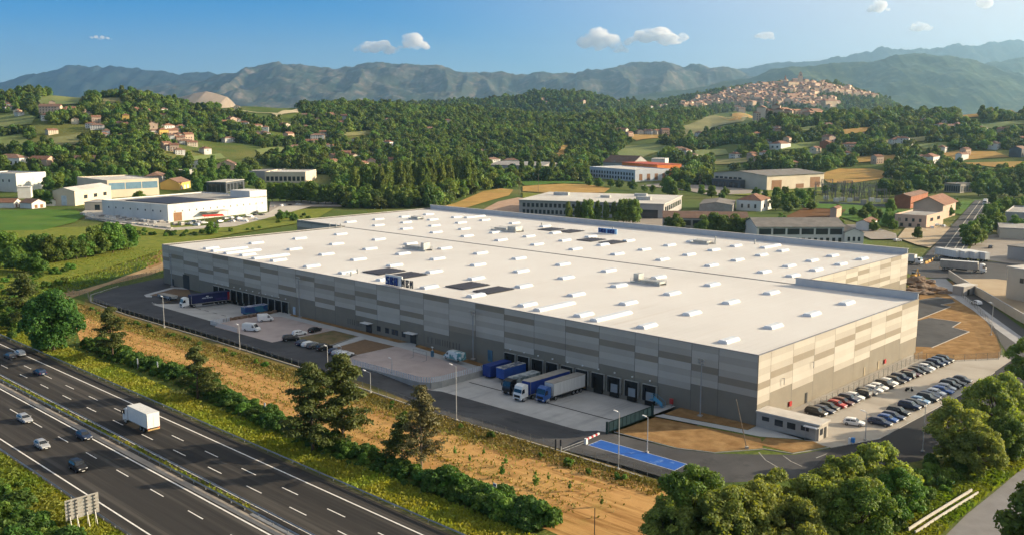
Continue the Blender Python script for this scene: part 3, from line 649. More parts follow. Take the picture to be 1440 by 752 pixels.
# --- photovoltaic fields, hung in rows
M_pv=mat('solar_panel',(.020,.018,.024),(.028,.026,.032),scale=.8,rough=.5,spec=.3)
M_pvf=mat('panel_frame',(.25,.25,.27),rough=.4,metal=.5)
for (a0,a1,b0,b1) in ((131.4,139.8,12.2,22.6),(121.3,129,12.6,22.4),(95.4,103,12.2,22.4),(86,92.2,12.2,22.3),(167.2,174.8,131,140),(157,164.6,131.2,140.5),(133.5,141,115.3,124.6),(123.6,130.4,115.2,124.4)):
    mb=MB(); nr=5; 
    for r in range(nr):
        x0=a0+(a1-a0)*r/nr; x1=a0+(a1-a0)*(r+.86)/nr
        mb.k=0; mb.hexa([L(x0,b0,RZ+.12),L(x1,b0,RZ+.12),L(x1,b1,RZ+.12),L(x0,b1,RZ+.12)][::-1],[L(x0,b0,RZ+.2),L(x1,b0,RZ+.34),L(x1,b1,RZ+.34),L(x0,b1,RZ+.2)][::-1])
        mb.k=1
        for q in range(1,6):
            bb=b0+(b1-b0)*q/6; mb.hexa([L(x0,bb-.05,RZ+.2),L(x1,bb-.05,RZ+.34),L(x1,bb+.05,RZ+.34),L(x0,bb+.05,RZ+.2)][::-1],[L(x0,bb-.05,RZ+.23),L(x1,bb-.05,RZ+.37),L(x1,bb+.05,RZ+.37),L(x0,bb+.05,RZ+.23)][::-1])
    part('solar_array',mb,[M_pv,M_pvf],wh)
# --- roof letters: blocky strokes as they read in the photograph
GL={'S':['###','#..','###','..#','###'],'B':['###','#.#','##.','#.#','###'],'O':['###','#.#','###','#.#','###'],'R':['###','#.#','###','##.','#.#'],'N':['#.#','###','###','#.#','#.#'],'H':['#.#','#.#','###','#.#','#.#'],'I':['##.','.#.','.#.','.#.','.##'],'A':['###','#.#','###','#.#','#.#'],'G':['###','#..','#.#','#.#','###'],'E':['###','#..','##.','#..','###']}
def letters(txt,a,b,size,m,facing=-1):
    for k,ch in enumerate(txt):
        if ch==' ': continue
        mb=MB(); u=size/5
        for r,row in enumerate(GL[ch]):
            for c_,x in enumerate(row):
                if x=='#':
                    aa=a-(k*4.3+c_)*u*.95; z=RZ+.25+(4-r)*u
                    mb.hexa([L(aa,b,z),L(aa-u*.95,b,z),L(aa-u*.95,b+.3,z),L(aa,b+.3,z)],[L(aa,b,z+u),L(aa-u*.95,b,z+u),L(aa-u*.95,b+.3,z+u),L(aa,b+.3,z+u)])
        mb.build('roof_letter',m,wh)
M_blue=mat('sign_blue',(.02,.05,.22),rough=.5); M_slate=mat('sign_slate',(.05,.055,.07),rough=.5)
letters('SBN',117.6,3.2,2.2,M_blue); letters('NBN',110.8,3.2,2.1,M_slate)
mb=MB(); mb.hexa([L(118.2,3.6,RZ+.1),L(111.0,3.6,RZ+.1),L(111.0,3.9,RZ+.1),L(118.2,3.9,RZ+.1)],[L(118.2,3.6,RZ+3.0),L(111.0,3.6,RZ+3.0),L(111.0,3.9,RZ+3.0),L(118.2,3.9,RZ+3.0)]); part('sign_panel',mb,M_white,wh)
M_sky=mat('sign_sky_blue',(.05,.25,.62),rough=.5)
letters('SBN',149.4,139.6,1.6,M_blue); letters('NBO',144.8,139.6,1.5,M_blue)
mb=MB(); mb.hexa([L(149.8,140,RZ+.1),L(140.4,140,RZ+.1),L(140.4,140.3,RZ+.1),L(149.8,140.3,RZ+.1)],[L(149.8,140,RZ+2.1),L(140.4,140,RZ+2.1),L(140.4,140.3,RZ+2.1),L(149.8,140.3,RZ+2.1)]); part('sign_panel',mb,mat('sign_pale_blue',(.35,.55,.78),(.10,.35,.70),scale=.35,rough=.5),wh)
# --- rooftop units
M_acg=mat('galvanised',(.50,.50,.47),(.38,.38,.36),scale=.8,rough=.45,metal=.4)
def plant_unit(a,b,l,d,boxes):
    """louvred plant on a steel skid with duct stubs"""
    base=MB()
    for s in (-1,1):
        base.hexa([L(a-l/2,b+s*d/2-.1,RZ+.02),L(a+l/2,b+s*d/2-.1,RZ+.02),L(a+l/2,b+s*d/2+.1,RZ+.02),L(a-l/2,b+s*d/2+.1,RZ+.02)],[L(a-l/2,b+s*d/2-.1,RZ+.5),L(a+l/2,b+s*d/2-.1,RZ+.5),L(a+l/2,b+s*d/2+.1,RZ+.5),L(a-l/2,b+s*d/2+.1,RZ+.5)])
    n=int(l/.8)
    for i in range(n+1):
        x=a-l/2+l*i/n
        base.tube(L(x,b-d/2,RZ+.2),L(x,b-d/2,RZ+1.35),.05,n=5); base.tube(L(x,b+d/2,RZ+.2),L(x,b+d/2,RZ+1.35),.05,n=5)
    for s in (-1,1):
        for zz in (.8,1.35): base.tube(L(a-l/2,b+s*d/2,RZ+zz),L(a+l/2,b+s*d/2,RZ+zz),.05,n=5)
    o=part('roof_plant',base,M_acg,wh)
    for (x0,x1,hh,dd) in boxes:
        mb=MB(); mb.hexa([L(x0,b-dd/2,RZ+.5),L(x1,b-dd/2,RZ+.5),L(x1,b+dd/2,RZ+.5),L(x0,b+dd/2,RZ+.5)],[L(x0,b-dd/2,RZ+hh),L(x1,b-dd/2,RZ+hh),L(x1,b+dd/2,RZ+hh),L(x0,b+dd/2,RZ+hh)]); mb.build('plant_box',M_acg,o)
plant_unit(165.5,57,12,3.4,[(160.5,162,2.9,3),(163,170.8,1.2,2.4)])
plant_unit(65,55,10,3.2,[(67.5,69.3,2.6,2.4),(60.3,67,1.15,2.8)])
plant_unit(181,119.5,14,5,[(174.5,179,2.3,4),(181,187,1.2,3)]); plant_unit(101,140,8,4,[(98,104,1.2,3)]); plant_unit(243,124,7,3,[(240.5,245,1.2,2.4)])
for a,b,h_ in ((246,78,1.4),(244,80,1.2),(139,10,1.1),(137,6,1.0),(239.5,79,1.6),(182,142,1.3),(96,141,2.8),(86,152,1.4),(150,150,1.2)):
    mb=MB(); mb.tube(L(a,b,RZ),L(a,b,RZ+h_),.25,n=8); mb.tube(L(a,b,RZ+h_),L(a,b,RZ+h_+.25),.42,.2,n=8); part('roof_vent',mb,M_acg,wh)
# --- docks
def dock(a,z0=-.05,door=True,half=False,w_=3.5,h_=3.5):
    mb=MB(); 
    def bx(a0,a1,b0,b1,zz0,zz1): mb.hexa([L(a0,b0,zz0),L(a0,b1,zz0),L(a1,b1,zz0),L(a1,b0,zz0)][::-1],[L(a0,b0,zz1),L(a0,b1,zz1),L(a1,b1,zz1),L(a1,b0,zz1)][::-1])
    x0,x1=a-w_/2,a+w_/2
    mb.k=0; bx(x0,x0+.65,-.62,-.07,z0,z0+h_); bx(x1-.65,x1,-.62,-.07,z0,z0+h_); bx(x0+.66,x1-.66,-.62,-.07,z0+h_-.85,z0+h_)
    mb.k=1; bx(x0-.07,x0-.005,-.66,-.07,z0,z0+h_+.06); bx(x1+.005,x1+.07,-.66,-.07,z0,z0+h_+.06); bx(x0,x1,-.66,-.07,z0+h_+.005,z0+h_+.06)
    mb.k=0; bx(x0+.6,x1-.6,-.5,-.07,z0-1.0,z0-.05); bx(x0+.66,x1-.66,-.30,-.07,z0,z0+h_-.86)
    o=mb.build('dock_shelter',[M_rub,M_acg],wh)
    if door:
        m2=MB(); top=z0+(h_-.95 if not half else 1.9)
        m2.hexa([L(x0+.75,-.35,z0),L(x0+.75,-.31,z0),L(x1-.75,-.31,z0),L(x1-.75,-.35,z0)][::-1],[L(x0+.75,-.35,top),L(x0+.75,-.31,top),L(x1-.75,-.31,top),L(x1-.75,-.35,top)][::-1])
        m2.build('dock_door',M_door,o)
    m3=MB(); m3.box(tuple(L(a,-.25,z0+h_+.95)),(.3,.3,.22),WANG); m3.build('dock_lamp',M_white,o)
    return o
for i,a in enumerate((66.3,61.8,57.3,52.8,48.2,43.8,39.2,34.7,29.9,25.2)): dock(a,door=i>=7,half=i>=7)
for i in range(12): dock(203.4-i*3.75,w_=3.3,door=False,h_=3.6)
# --- wall openings, canopies, masts
def wbox(name,m,a0,a1,b0,b1,z0,z1,par=wh):
    mb=MB(); mb.hexa([L(a0,b0,z0),L(a0,b1,z0),L(a1,b1,z0),L(a1,b0,z0)][::-1],[L(a0,b0,z1),L(a0,b1,z1),L(a1,b1,z1),L(a1,b0,z1)][::-1]); return mb.build(name,m,par)
M_bluegl=mat('blue_door',(.06,.16,.24),(.04,.10,.16),scale=.8,rough=.35)
wbox('roller_door',M_dark,222.3,226.6,-.1,-.04,.1,5.0); wbox('door',M_dark,233.5,234.8,-.1,-.04,.1,2.4)
wbox('door',mat('pale_door',(.45,.52,.58),(.3,.36,.42),scale=1),157.3,158.6,-.12,-.04,.1,2.5)
f=wbox('entrance_door',M_glass,120.2,122.6,-.12,-.04,.1,2.6); wbox('canopy',M_white,119.6,123.2,-1.9,-.05,2.85,3.0)
f=wbox('entrance_door',M_glass,101.3,103.6,-.12,-.04,.1,2.6); wbox('canopy',M_white,100.6,104.4,-1.9,-.05,2.85,3.0)
wbox('door',M_bluegl,72.6,74.2,-.14,-.04,.1,3.0)
for a,ww in ((117,1.5),(113.4,1.5),(110.8,1.1),(109.4,1.1),(106.4,1.4)):
    o=wbox('window',M_glass,a-ww/2,a+ww/2,-.09,-.04,1.2,2.5); wbox('frame',M_dark,a-ww/2-.08,a+ww/2+.08,-.075,-.05,1.1,2.6,o)
for a in (96.5,95,93.4,92.6,91.8,90.8,89.9,89,88,86.8,85.6,84.5,131,130,129,128,126.8,126,125): wbox('vent_slot',M_basew if False else mat('slot_grey',(.12,.11,.10)),a-.13,a+.13,-.07,-.03,1.2,2.8)
for b in (9.5,): pass
def wboxR(name,m,b0,b1,a0,a1,z0,z1): return wbox(name,m,a0,a1,b0,b1,z0,z1)
wboxR('door',M_dark,20.6,21.5,-.12,-.04,.1,2.3); wboxR('door',mat('beige_door',(.35,.29,.2)),58,58.9,-.1,-.04,.1,2.2); wboxR('door',mat('beige_door',(.3,.3,.2)),50,50.8,-.1,-.04,.1,2.2)
M_red=mat('red_paint',(.42,.03,.03),(.33,.03,.03),scale=2,rough=.5)
for b in (13.2,61.5): wboxR('hose_cabinet',M_red,b,b+1.0,-.32,-.05,1.0,2.0)
for b,z in ((4,3.2),(23,8.6),(10,7.6)): 
    mb=MB(); mb.tube(L(-.05,b,z),L(-.5,b,z+.1),.06,n=6); mb.tube(L(-.5,b,z+.2),L(-.5,b,z-1.2),.08,n=6); part('wall_bracket',mb,M_grey,wh)
def mast(a,b,ztop,label,name='floodlight_mast'):
    r=empty(name,w(a,b,0),WANG,label,'light mast','floodlight masts along the warehouse wall')
    m=MB(); m.tube((0,0,0),(0,0,ztop),.17,.11,10); part('pole',m,M_grey,r)
    m=MB(); m.box((0,0,.14),(.9,.9,.28)); part('base_plate',m,M_kerb,r)
    m=MB(); m.box((0,0,ztop),(1.5,.12,.1)); m.box((0,0,ztop-.7),(1.3,.12,.1)); m.tube((0,-.35,ztop-1),(0,-.35,ztop+.2),.04,n=6); part('crossarm',m,M_grey,r)
    for zz in (ztop+.25,ztop-.45):
        for xx in (-.6,0,.6):
            m=MB(); m.hexa([(xx-.24,.05,zz-.2),(xx+.24,.05,zz-.2),(xx+.24,.25,zz-.2),(xx-.24,.25,zz-.2)],[(xx-.2,.12,zz+.2),(xx+.2,.12,zz+.2),(xx+.2,.4,zz+.22),(xx-.2,.4,zz+.22)]); part('floodlight',m,M_acg,r)
    return r
mast(11.4,-2.2,11.6,'grey floodlight mast standing nearest the guard hut corner of the warehouse')
mast(78.3,-1.2,12,'grey floodlight mast beside the blue wall door and fenced plaza')
mast(153.5,-1.2,12,'grey floodlight mast between the long dock row and the entrance canopies')
mast(232,-1.6,11.5,'grey floodlight mast at the far motorway corner past the dark roller door')
# --- stair by the last dock
st=empty('dock_stair',w(21.6,-2.2,0),WANG,'blue steel stair with railings beside the last dock door','stair')
m=MB()
for i in range(6): m.box((-1.2+i*.3,0,-.1+.2*i+.1),(.3,1.2,.05))
m.box((1.2,0,1.15),(1.6,1.3,.08)); part('steps',m,mat('stair_blue',(.06,.22,.36),rough=.5),st)
m=MB()
for s in (-.6,.6):
    for i in range(6): m.tube((-1.3+i*.55,s,.2*i),(-1.3+i*.55,s,.2*i+1.1),.035,n=6)
    m.tube((-1.3,s,1.1),(.8,s,2.2),.04,n=6); m.tube((.8,s,2.2),(2,s,2.2),.04,n=6)
m.quad((-1.3,.62,.3),(.8,.62,1.3),(.8,.62,2.1),(-1.3,.62,1.1)); part('railing',m,mat('rail_blue',(.08,.30,.46),rough=.5),st)
# red hydrant cabinet on a stand
hc=empty('hydrant_cabinet',w(19.2,-1.0,0),WANG,'red fire hose cabinet on a post by the dock stair','hydrant')
m=MB(); m.box((0,0,1.25),(.75,.4,1.0)); m.box((0,0,1.78),(.85,.5,.06)); part('cabinet',m,M_red,hc); m=MB(); m.tube((0,0,0),(0,0,.8),.08); part('post',m,M_grey,hc)
# --- gate house
gh=empty('gatehouse',w(0,0,0),0,'low flat roofed grey gatehouse against the sunny warehouse wall','gatehouse')
def ghb(name,m,a0,a1,b0,b1,z0,z1,par=gh): return wbox(name,m,a0,a1,b0,b1,z0,z1,par)
M_ghw=mat('gatehouse_render',(.40,.37,.33),(.34,.315,.28),scale=.5,rough=.8)
ghb('wall',M_ghw,-13.2,-.16,-.3,3.6,0,3.0); ghb('roof',mat('gatehouse_roof',(.50,.47,.43),(.42,.40,.37),scale=.4,rough=.8),-13.5,-.14,-.6,3.9,3.003,3.3)
for a,w2,z0 in ((-2.2,1.4,1.6),(-5,1.6,1.2),(-7.6,1.6,1.2),(-10.4,1.5,1.5)):
    o=ghb('window',M_glass,a-w2/2,a+w2/2,-.36,-.305,z0,2.3); ghb('frame',M_dark,a-w2/2-.07,a+w2/2+.07,-.34,-.31,z0-.07,2.37,o)
ghb('door',M_dark,-13.27,-13.205,1.9,2.8,.05,2.2); ghb('window',M_glass,-13.26,-13.205,.2,1.3,1,2.2); ghb('porch_roof',M_white,-13.3,-10.6,-1.5,-.62,2.6,2.75)
for a in (-13.1,-11): m=MB(); m.tube(L(a,-1.35,0),L(a,-1.35,2.6),.06,n=6); part('porch_post',m,M_grey,gh)
# ================================================================ foliage
L_round=leafmat('leaves_dark_broadleaf',(.036,.085,.015),(.060,.120,.022))
L_mid=leafmat('leaves_broadleaf',(.075,.14,.022),(.115,.18,.030))
L_olive=leafmat('leaves_willow',(.155,.205,.048),(.225,.262,.065),rnd=.15,transl=.42)
L_pine=leafmat('needles_pine',(.060,.085,.022),(.095,.115,.032),transl=.25,rnd=.12)
L_dry=leafmat('leaves_drying',(.10,.095,.045),(.15,.13,.06),transl=.2,rnd=.1)
L_bright=leafmat('leaves_shrub',(.075,.165,.022),(.12,.205,.032))
L_poplar=leafmat('leaves_poplar',(.10,.155,.030),(.155,.20,.045),rnd=.16)
L_forest=leafmat('leaves_forest',(.070,.122,.022),(.120,.168,.032),rnd=.45,nscale=.1)
M_bark=mat('bark',(.11,.08,.055),(.06,.045,.032),scale=2,rough=.95,sc3=(1,1,.2))
M_bark2=mat('pale_bark',(.20,.16,.12),(.12,.09,.07),scale=2,rough=.95,sc3=(1,1,.2))
def leafcloud(blobs,n,size,seed,flat=.0,droop=0,shell=.72):
    rng=np.random.default_rng(seed); B=np.array(blobs,dtype=float)   # cx,cy,cz,rx,ry,rz
    wgt=(B[:,3]*B[:,4]+B[:,3]*B[:,5]); idx=rng.choice(len(B),n,p=wgt/wgt.sum())
    d=rng.normal(size=(n,3)); d/=np.linalg.norm(d,axis=1)[:,None]
    lowm=d[:,2]<-.35; d[lowm,2]*=-.6
    rad=shell+(1.08-shell)*rng.random(n)**.6
    C=B[idx,:3]+B[idx,3:]*d*rad[:,None]
    nr=d+rng.normal(size=(n,3))*.55+np.array([0,0,.25]); nr/=np.linalg.norm(nr,axis=1)[:,None]
    t=rng.normal(size=(n,3)); t-=nr*(t*nr).sum(1)[:,None]; t/=np.linalg.norm(t,axis=1)[:,None]
    t[:,2]-=droop; t/=np.linalg.norm(t,axis=1)[:,None]
    b=np.cross(nr,t); b/=np.maximum(1e-6,np.linalg.norm(b,axis=1))[:,None]
    s=size*(.55+.9*rng.random(n)); s1=s[:,None]; s2=(s*(.5+.3*rng.random(n)))[:,None]
    bend=nr*s1*.18
    vs=np.stack([C-t*s1,C+b*s2-bend,C+t*s1,C-b*s2-bend],1).reshape(-1,3)
    fs=np.arange(n*4).reshape(-1,4)
    return vs,fs
def crownblobs(rx,ry,rz,cz,n,seed,r0=.30,fill=.75,top=1.0):
    rng=random.Random(seed); bl=[]
    for i in range(n):
        while True:
            x,y,z=(rng.uniform(-1,1) for _ in range(3))
            q=x*x+y*y+z*z
            if q<1 and (q>.25 or rng.random()<.3): break
        k=fill
        r=r0*(.65+.7*rng.random())
        tap=1-.25*max(0,z)*top
        bl.append((x*rx*k*tap,y*ry*k*tap,cz+z*rz*k,rx*r,ry*r,rz*r*.85))
    return bl
def limbs(mb,h,r,blobs,seed,n=6,z0=.25,bend=.5):
    rng=random.Random(seed)
    p=Vector((0,0,-.6)); top=h
    pts=[p]; 
    for i in range(1,5): pts.append(Vector((rng.uniform(-1,1)*bend*.25*i/4,rng.uniform(-1,1)*bend*.25*i/4,top*i/4)))
    for i in range(4): mb.tube(pts[i],pts[i+1],r*(1-.2*i),r*(1-.2*(i+1)),8,caps=False)
    for k in range(n):
        b=rng.choice(blobs); t=rng.uniform(z0,.8); q=Vector((0,0,top*t)); e=Vector(b[:3])
        m=(q+e)/2+Vector((0,0,-.1*(e-q).length)); 
        mb.tube(q,m,r*.42,r*.28,6,caps=False); mb.tube(m,e,r*.28,r*.08,6,caps=False)
def tree_mesh(kind,seed):
    """returns blobs, leaf settings for one unit-free tree of real size"""
TREE={}
def make_tree(key,blobs,n,size,leaf,h_trunk,r_trunk,seed,bark=None,limb=7,droop=0,shell=.72,nm='tree'):
    vs,fs=leafcloud(blobs,n,size,seed,droop=droop,shell=shell)
    cm=npmesh(nm+'_crown',vs,fs,leaf)
    tm=MB(); limbs(tm,h_trunk,r_trunk,blobs,seed,limb)
    me=bpy.data.meshes.new(nm+'_trunk'); me.from_pydata(tm.v,[],tm.f); me.materials.append(bark or M_bark); me.polygons.foreach_set('use_smooth',[True]*len(tm.f)); me.update()
    TREE[key]=(cm,me,nm)
def put_tree(key,loc,sc_=1,rz=0,label='',cat='tree',group=None,name=None,trunk=True):
    cm,tm,nm=TREE[key]; r=empty(name or nm,loc,rz,label,cat,group); r.scale=sc_ if hasattr(sc_,'__len__') else (sc_,)*3
    o=bpy.data.objects.new('crown',cm); COL.objects.link(o); o.parent=r
    if trunk: o=bpy.data.objects.new('trunk',tm); COL.objects.link(o); o.parent=r
    return r
def put_bush(key,loc,sc_=1,rz=0,label='',cat='shrub',group=None,name='shrub'):
    cm,_,_=TREE[key]; o=bpy.data.objects.new(name,cm); COL.objects.link(o); o.location=loc; o.rotation_euler=(0,0,rz); o.scale=sc_ if hasattr(sc_,'__len__') else (sc_,)*3
    return tag(o,label,cat,group)
# kinds (height ~ as noted)
make_tree('big',crownblobs(7.4,7.4,8.4,7.3,64,11,.29,.84,.6),21000,.33,L_round,9,.4,11,nm='broadleaf_tree')          # 16 m
make_tree('round1',crownblobs(4.6,4.6,5.2,5.0,34,12,.32,.8),6000,.34,L_mid,6.5,.26,12,nm='broadleaf_tree')             # 11 m
make_tree('round2',crownblobs(5.2,4.6,4.9,4.7,32,13,.33,.8),6000,.34,L_mid,6.2,.26,13,nm='broadleaf_tree')
make_tree('willow1',crownblobs(5.8,5.8,5.6,6.0,85,14,.20,.93),17000,.23,L_olive,7,.3,14,limb=12,droop=.35,shell=.45,nm='willow_tree')     # 12 m
make_tree('willow2',crownblobs(6.4,5.6,5.2,5.6,85,15,.20,.95),17000,.23,L_olive,7,.3,15,limb=12,droop=.35,shell=.45,nm='willow_tree')
make_tree('willow3',crownblobs(5.4,6.0,5.9,6.0,80,16,.21,.93),16000,.23,L_mid,7,.3,16,limb=10,nm='broadleaf_tree')
make_tree('poplar',crownblobs(3.6,3.6,11,13,44,17,.30,.80,1.6),5200,.46,L_poplar,16,.3,17,nm='poplar_tree')           # 24 m
make_tree('shrub1',crownblobs(1.5,1.5,1.2,.9,12,18,.42),1400,.19,L_bright,1,.08,18,nm='shrub')
make_tree('shrub2',crownblobs(1.8,1.4,1.5,1.1,12,19,.40),1500,.19,L_mid,1,.08,19,nm='shrub')
make_tree('shrub3',crownblobs(1.6,1.7,1.3,1.0,12,20,.40),1400,.19,L_round,1,.08,20,nm='shrub')
make_tree('sapling',crownblobs(.6,.6,1.2,1.6,8,22,.4),260,.14,L_bright,1.8,.04,22,limb=3,nm='sapling')
def pine(key,h,wd_,seed,leaf,n,size,whorls=9,z0=.28,bark=None):
    rng=random.Random(seed); bl=[]; tm=MB()
    pts=[Vector((rng.uniform(-.2,.2)*i/3,rng.uniform(-.2,.2)*i/3,-.5+h*.97*i/6)) for i in range(7)]
    for i in range(6): tm.tube(pts[i],pts[i+1],.26*(1-i/7),.26*(1-(i+1)/7),8,caps=False)
    for k in range(whorls):
        t=k/(whorls-1); z=h*(z0+(.97-z0)*t); rr=wd_/2*(1-t)**.6*(.75+.5*rng.random())+.4
        for j in range(rng.choice((3,4,4))):
            an=rng.uniform(0,6.28); l=rr*rng.uniform(.55,1.1); e=Vector((math.cos(an)*l,math.sin(an)*l,z+.15*l)); q=Vector((0,0,z))
            tm.tube(q,e,.07,.025,5,caps=False)
            for f_ in (.35,.6,.8,1.0):
                c=q.lerp(e,f_); bl.append((c.x+rng.uniform(-.3,.3),c.y+rng.uniform(-.3,.3),c.z+.15+rng.uniform(-.2,.3),.13*wd_,.13*wd_,.52))
    vs,fs=leafcloud(bl,n,size,seed,shell=.3)
    cm=npmesh(key+'_crown',vs,fs,leaf); me=bpy.data.meshes.new(key+'_trunk'); me.from_pydata(tm.v,[],tm.f); me.materials.append(bark or M_bark); me.update()
    TREE[key]=(cm,me,'pine_tree')
pine('pine1',12,8.5,31,L_pine,9000,.22,10,.22); pine('pine2',13.5,8.6,32,L_pine,11000,.22,12,.12); pine('pine3',11,8.5,33,L_pine,8500,.22,9,.15)
pine('drytree',14.6,7.0,34,L_dry,9500,.19,15,.16,M_bark2)
# far-off crowns for the woods
for i,(rx,rz,cz) in enumerate(((4.6,4.6,4.4),(5.8,4.4,4.0),(4.2,5.4,5.0),(5.0,5.2,4.8),(6.4,5.4,5.0))):
    make_tree('wood%d'%i,crownblobs(rx,rx,rz,cz,13,60+i,.42,.72),800,.72,L_forest,5,.25,60+i,limb=3,nm='woodland_tree')
# ---------------------------------------------------------------- trees near the motorway
def gt(px,py): return g(px,py)
put_tree('big',gt(76,494),1.0,0,'large dense dark green round tree beside the motorway verge')
put_tree('pine1',gt(159,503),1.05,1,'open branched pine beside two white marker posts in the field')
put_tree('pine1',gt(36,466),1.35,2.4,'tall dark thin conifer behind the big round tree at the field corner')
put_tree('pine3',gt(278,560),1.0,.4,'small spreading pine by the hedge opposite the white motorway truck')
put_tree('pine2',gt(440,634),1.18,2.0,'darker pine of the pair growing out of the hedge by the motorway')
put_tree('pine2',gt(482,622),1.22,4.1,'lighter taller pine of the pair growing out of the motorway hedge')
put_tree('drytree',gt(592,660),1.0,0,'half bare brownish tree with drying leaves beside the hedge')
put_tree('pine3',gt(566,650),.75,3,'low scraggy half dead tree leaning under the drying tree')
# bottom corner belt of willows
for i,(px,py,k,s,rz,lab) in enumerate([
 (972,768,'willow3',1.02,.3,'dark green willow covering the end of the blue painted bay'),
 (1050,778,'willow2',.98,1.2,'olive willow in front of the turning lane below the gatehouse soil'),
 (1112,790,'willow1',.80,2.3,'low dusty olive willow at the foot of the willow belt'),
 (1178,748,'willow1',1.0,3.3,'broad olive willow in front of the gatehouse end wall'),
 (1236,716,'willow2',1.0,4.4,'rounded olive willow under the tall lamp post by the car park'),
 (1262,735,'willow3',.72,5.0,'small green willow tucked beside the grassy slope'),
 (1345,652,'willow1',1.0,5.2,'grey green willow hiding the end of the second parking row'),
 (1398,612,'willow2',1.15,.9,'largest pale willow behind the grassy slope by the side road'),
 (1412,648,'willow3',.7,2.6,'small leafy willow on the top of the grassy slope'),
 (1010,790,'willow2',1.0,.8,'olive willow filling the gap below the dark green willow'),
 (1085,765,'willow1',.92,4.0,'olive willow in the middle of the willow belt'),
 (1142,768,'willow2',.95,2.9,'leafy olive willow between the broad willow and the low dusty one'),
 (1205,775,'willow3',.9,1.9,'green willow low in front of the broad olive willow'),
 (945,790,'willow1',.8,5.5,'small olive willow at the field end of the willow belt'),
 (1375,668,'willow2',.8,1.5,'low olive willow at the foot of the largest pale willow'),
 (1452,545,'willow3',1.05,3.7,'dark willow at the edge beside the beige boundary wall'),
 (1455,790,'round1',1.1,1.1,'dark round tree overhanging the pale lane')]):
    put_tree(k,gt(px,py),s,rz,lab)
rb=random.Random(5)
# hedge between verge and field, shrub by shrub
hp=[(104,486),(128,500),(180,520),(228,538),(262,554),(300,575),(345,598),(385,616),(420,630),(470,650),(520,668),(560,684),(610,704),(660,724),(700,742),(750,762)]
k=0
hedge_pts=[]
for (x0,y0),(x1,y1) in zip(hp,hp[1:]):
    P0,P1=g(x0,y0),g(x1,y1); n=max(1,int((P1-P0).length/2.1))
    for i in range(n): hedge_pts.append(P0.lerp(P1,i/n))
stuffb=[]
for i,p in enumerate(hedge_pts):
    for q in range(4):
        c=p+Vector((rb.uniform(-.8,.8),rb.uniform(-.8,.8),0))+Vector((HN.x,HN.y,0))*(2.0+q*1.5)
        k=rb.choice(('shrub1','shrub2','shrub3','shrub3')); s_=(1.15 if i>60 else .85)*rb.uniform(.6,1.2)*(.6,1.05,1.3,1.1)[q]
        if q==1 and i%2==0: put_bush(k,c,s_*1.12,rb.uniform(0,6),'leafy green shrub in the hedge between motorway verge and dry field','shrub','hedge shrubs along the motorway')
        else: stuffb.append((k,c,s_,rb.uniform(0,6)))
# weeds and shrubs along the yard fence
for i in range(46):
    t=rb.random(); a=215-t*215; b=-39.2-rb.random()*2.5+(-1.5 if a<60 else 0)
    put_bush(rb.choice(('shrub1','shrub2')),w(a,b),rb.uniform(.28,.6),rb.uniform(0,6),'low weedy shrub growing along the outside of the yard fence','shrub','weedy shrubs along the yard fence')
for i,(px,py) in enumerate([(752,688),(800,690),(706,672),(712,655),(772,676),(640,640),(660,650),(845,712),(680,640)]):
    put_tree('sapling',g(px,py),(1.2,.7,1.1,.8,.6,.7,.6,.7,.6)[i],i,'young staked sapling standing alone in the dry field','sapling','saplings planted in the dry field')
# shrubs on the slopes in the near corners
def inpx(P,n,seed,keys,s0,s1,label,group,name='shrub',keep=.5):
    r=random.Random(seed); xs=[p[0] for p in P]; ys=[p[1] for p in P]; k=0; t=0
    while k<n and t<n*60:
        t+=1; x,y=r.uniform(min(xs),max(xs)),r.uniform(min(ys),max(ys))
        if inpoly(x,y,P):
            kk,ss,rr=r.choice(keys),r.uniform(s0,s1),r.uniform(0,6)
            if k<n*keep: put_bush(kk,g(x,y),ss*1.1,rr,label,'shrub',group,name)
            else: stuffb.append((kk,g(x,y),ss,rr))
            k+=1
inpx([(-20,712),(25,714),(80,748),(125,795),(-20,800)],34,3,('shrub1','shrub2','shrub3'),.8,1.5,'bushy shrub on the bank below the big road sign','shrubs on the near motorway bank')
inpx([(-20,665),(30,682),(70,712),(50,716),(-20,706)],14,4,('shrub1','shrub1','shrub2'),.4,.8,'small yellow green shrub on the grassy motorway bank','small shrubs on the near bank')
inpx([(1235,742),(1300,690),(1400,615),(1425,622),(1345,682),(1258,748)],56,6,('shrub1','shrub1','shrub2'),.5,1.1,'bright green shrub on the slope beside the pale lane','shrubs on the lane slope')
inpx([(1200,745),(1255,700),(1310,655),(1320,668),(1255,735)],30,8,('shrub2','shrub3','shrub1'),.7,1.3,'dark undergrowth shrub between the willows and the lane slope','undergrowth shrubs below the willows')
inpx([(930,755),(1220,735),(1230,780),(930,800)],30,9,('shrub2','shrub3'),.8,1.3,'dark undergrowth shrub at the foot of the willow belt','undergrowth shrubs in the willow belt')
inpx([(0,440),(20,430),(45,462),(20,480),(0,470)],14,10,('shrub2','shrub1'),1.0,1.9,'greyish bush at the field corner behind the motorway','bushes at the field corner')
inpx([(0,395),(60,380),(150,372),(60,412),(0,428)],26,12,('shrub1','shrub2'),.7,1.3,'pale green reedy bush in the meadow behind the motorway','bushes in the meadow')
inpx([(110,322),(240,328),(340,324),(440,302),(440,308),(330,332),(200,336)],40,13,('shrub1','shrub2','shrub2'),.6,1.1,'bush along the bank under the white hall yard','bushes below the white hall')
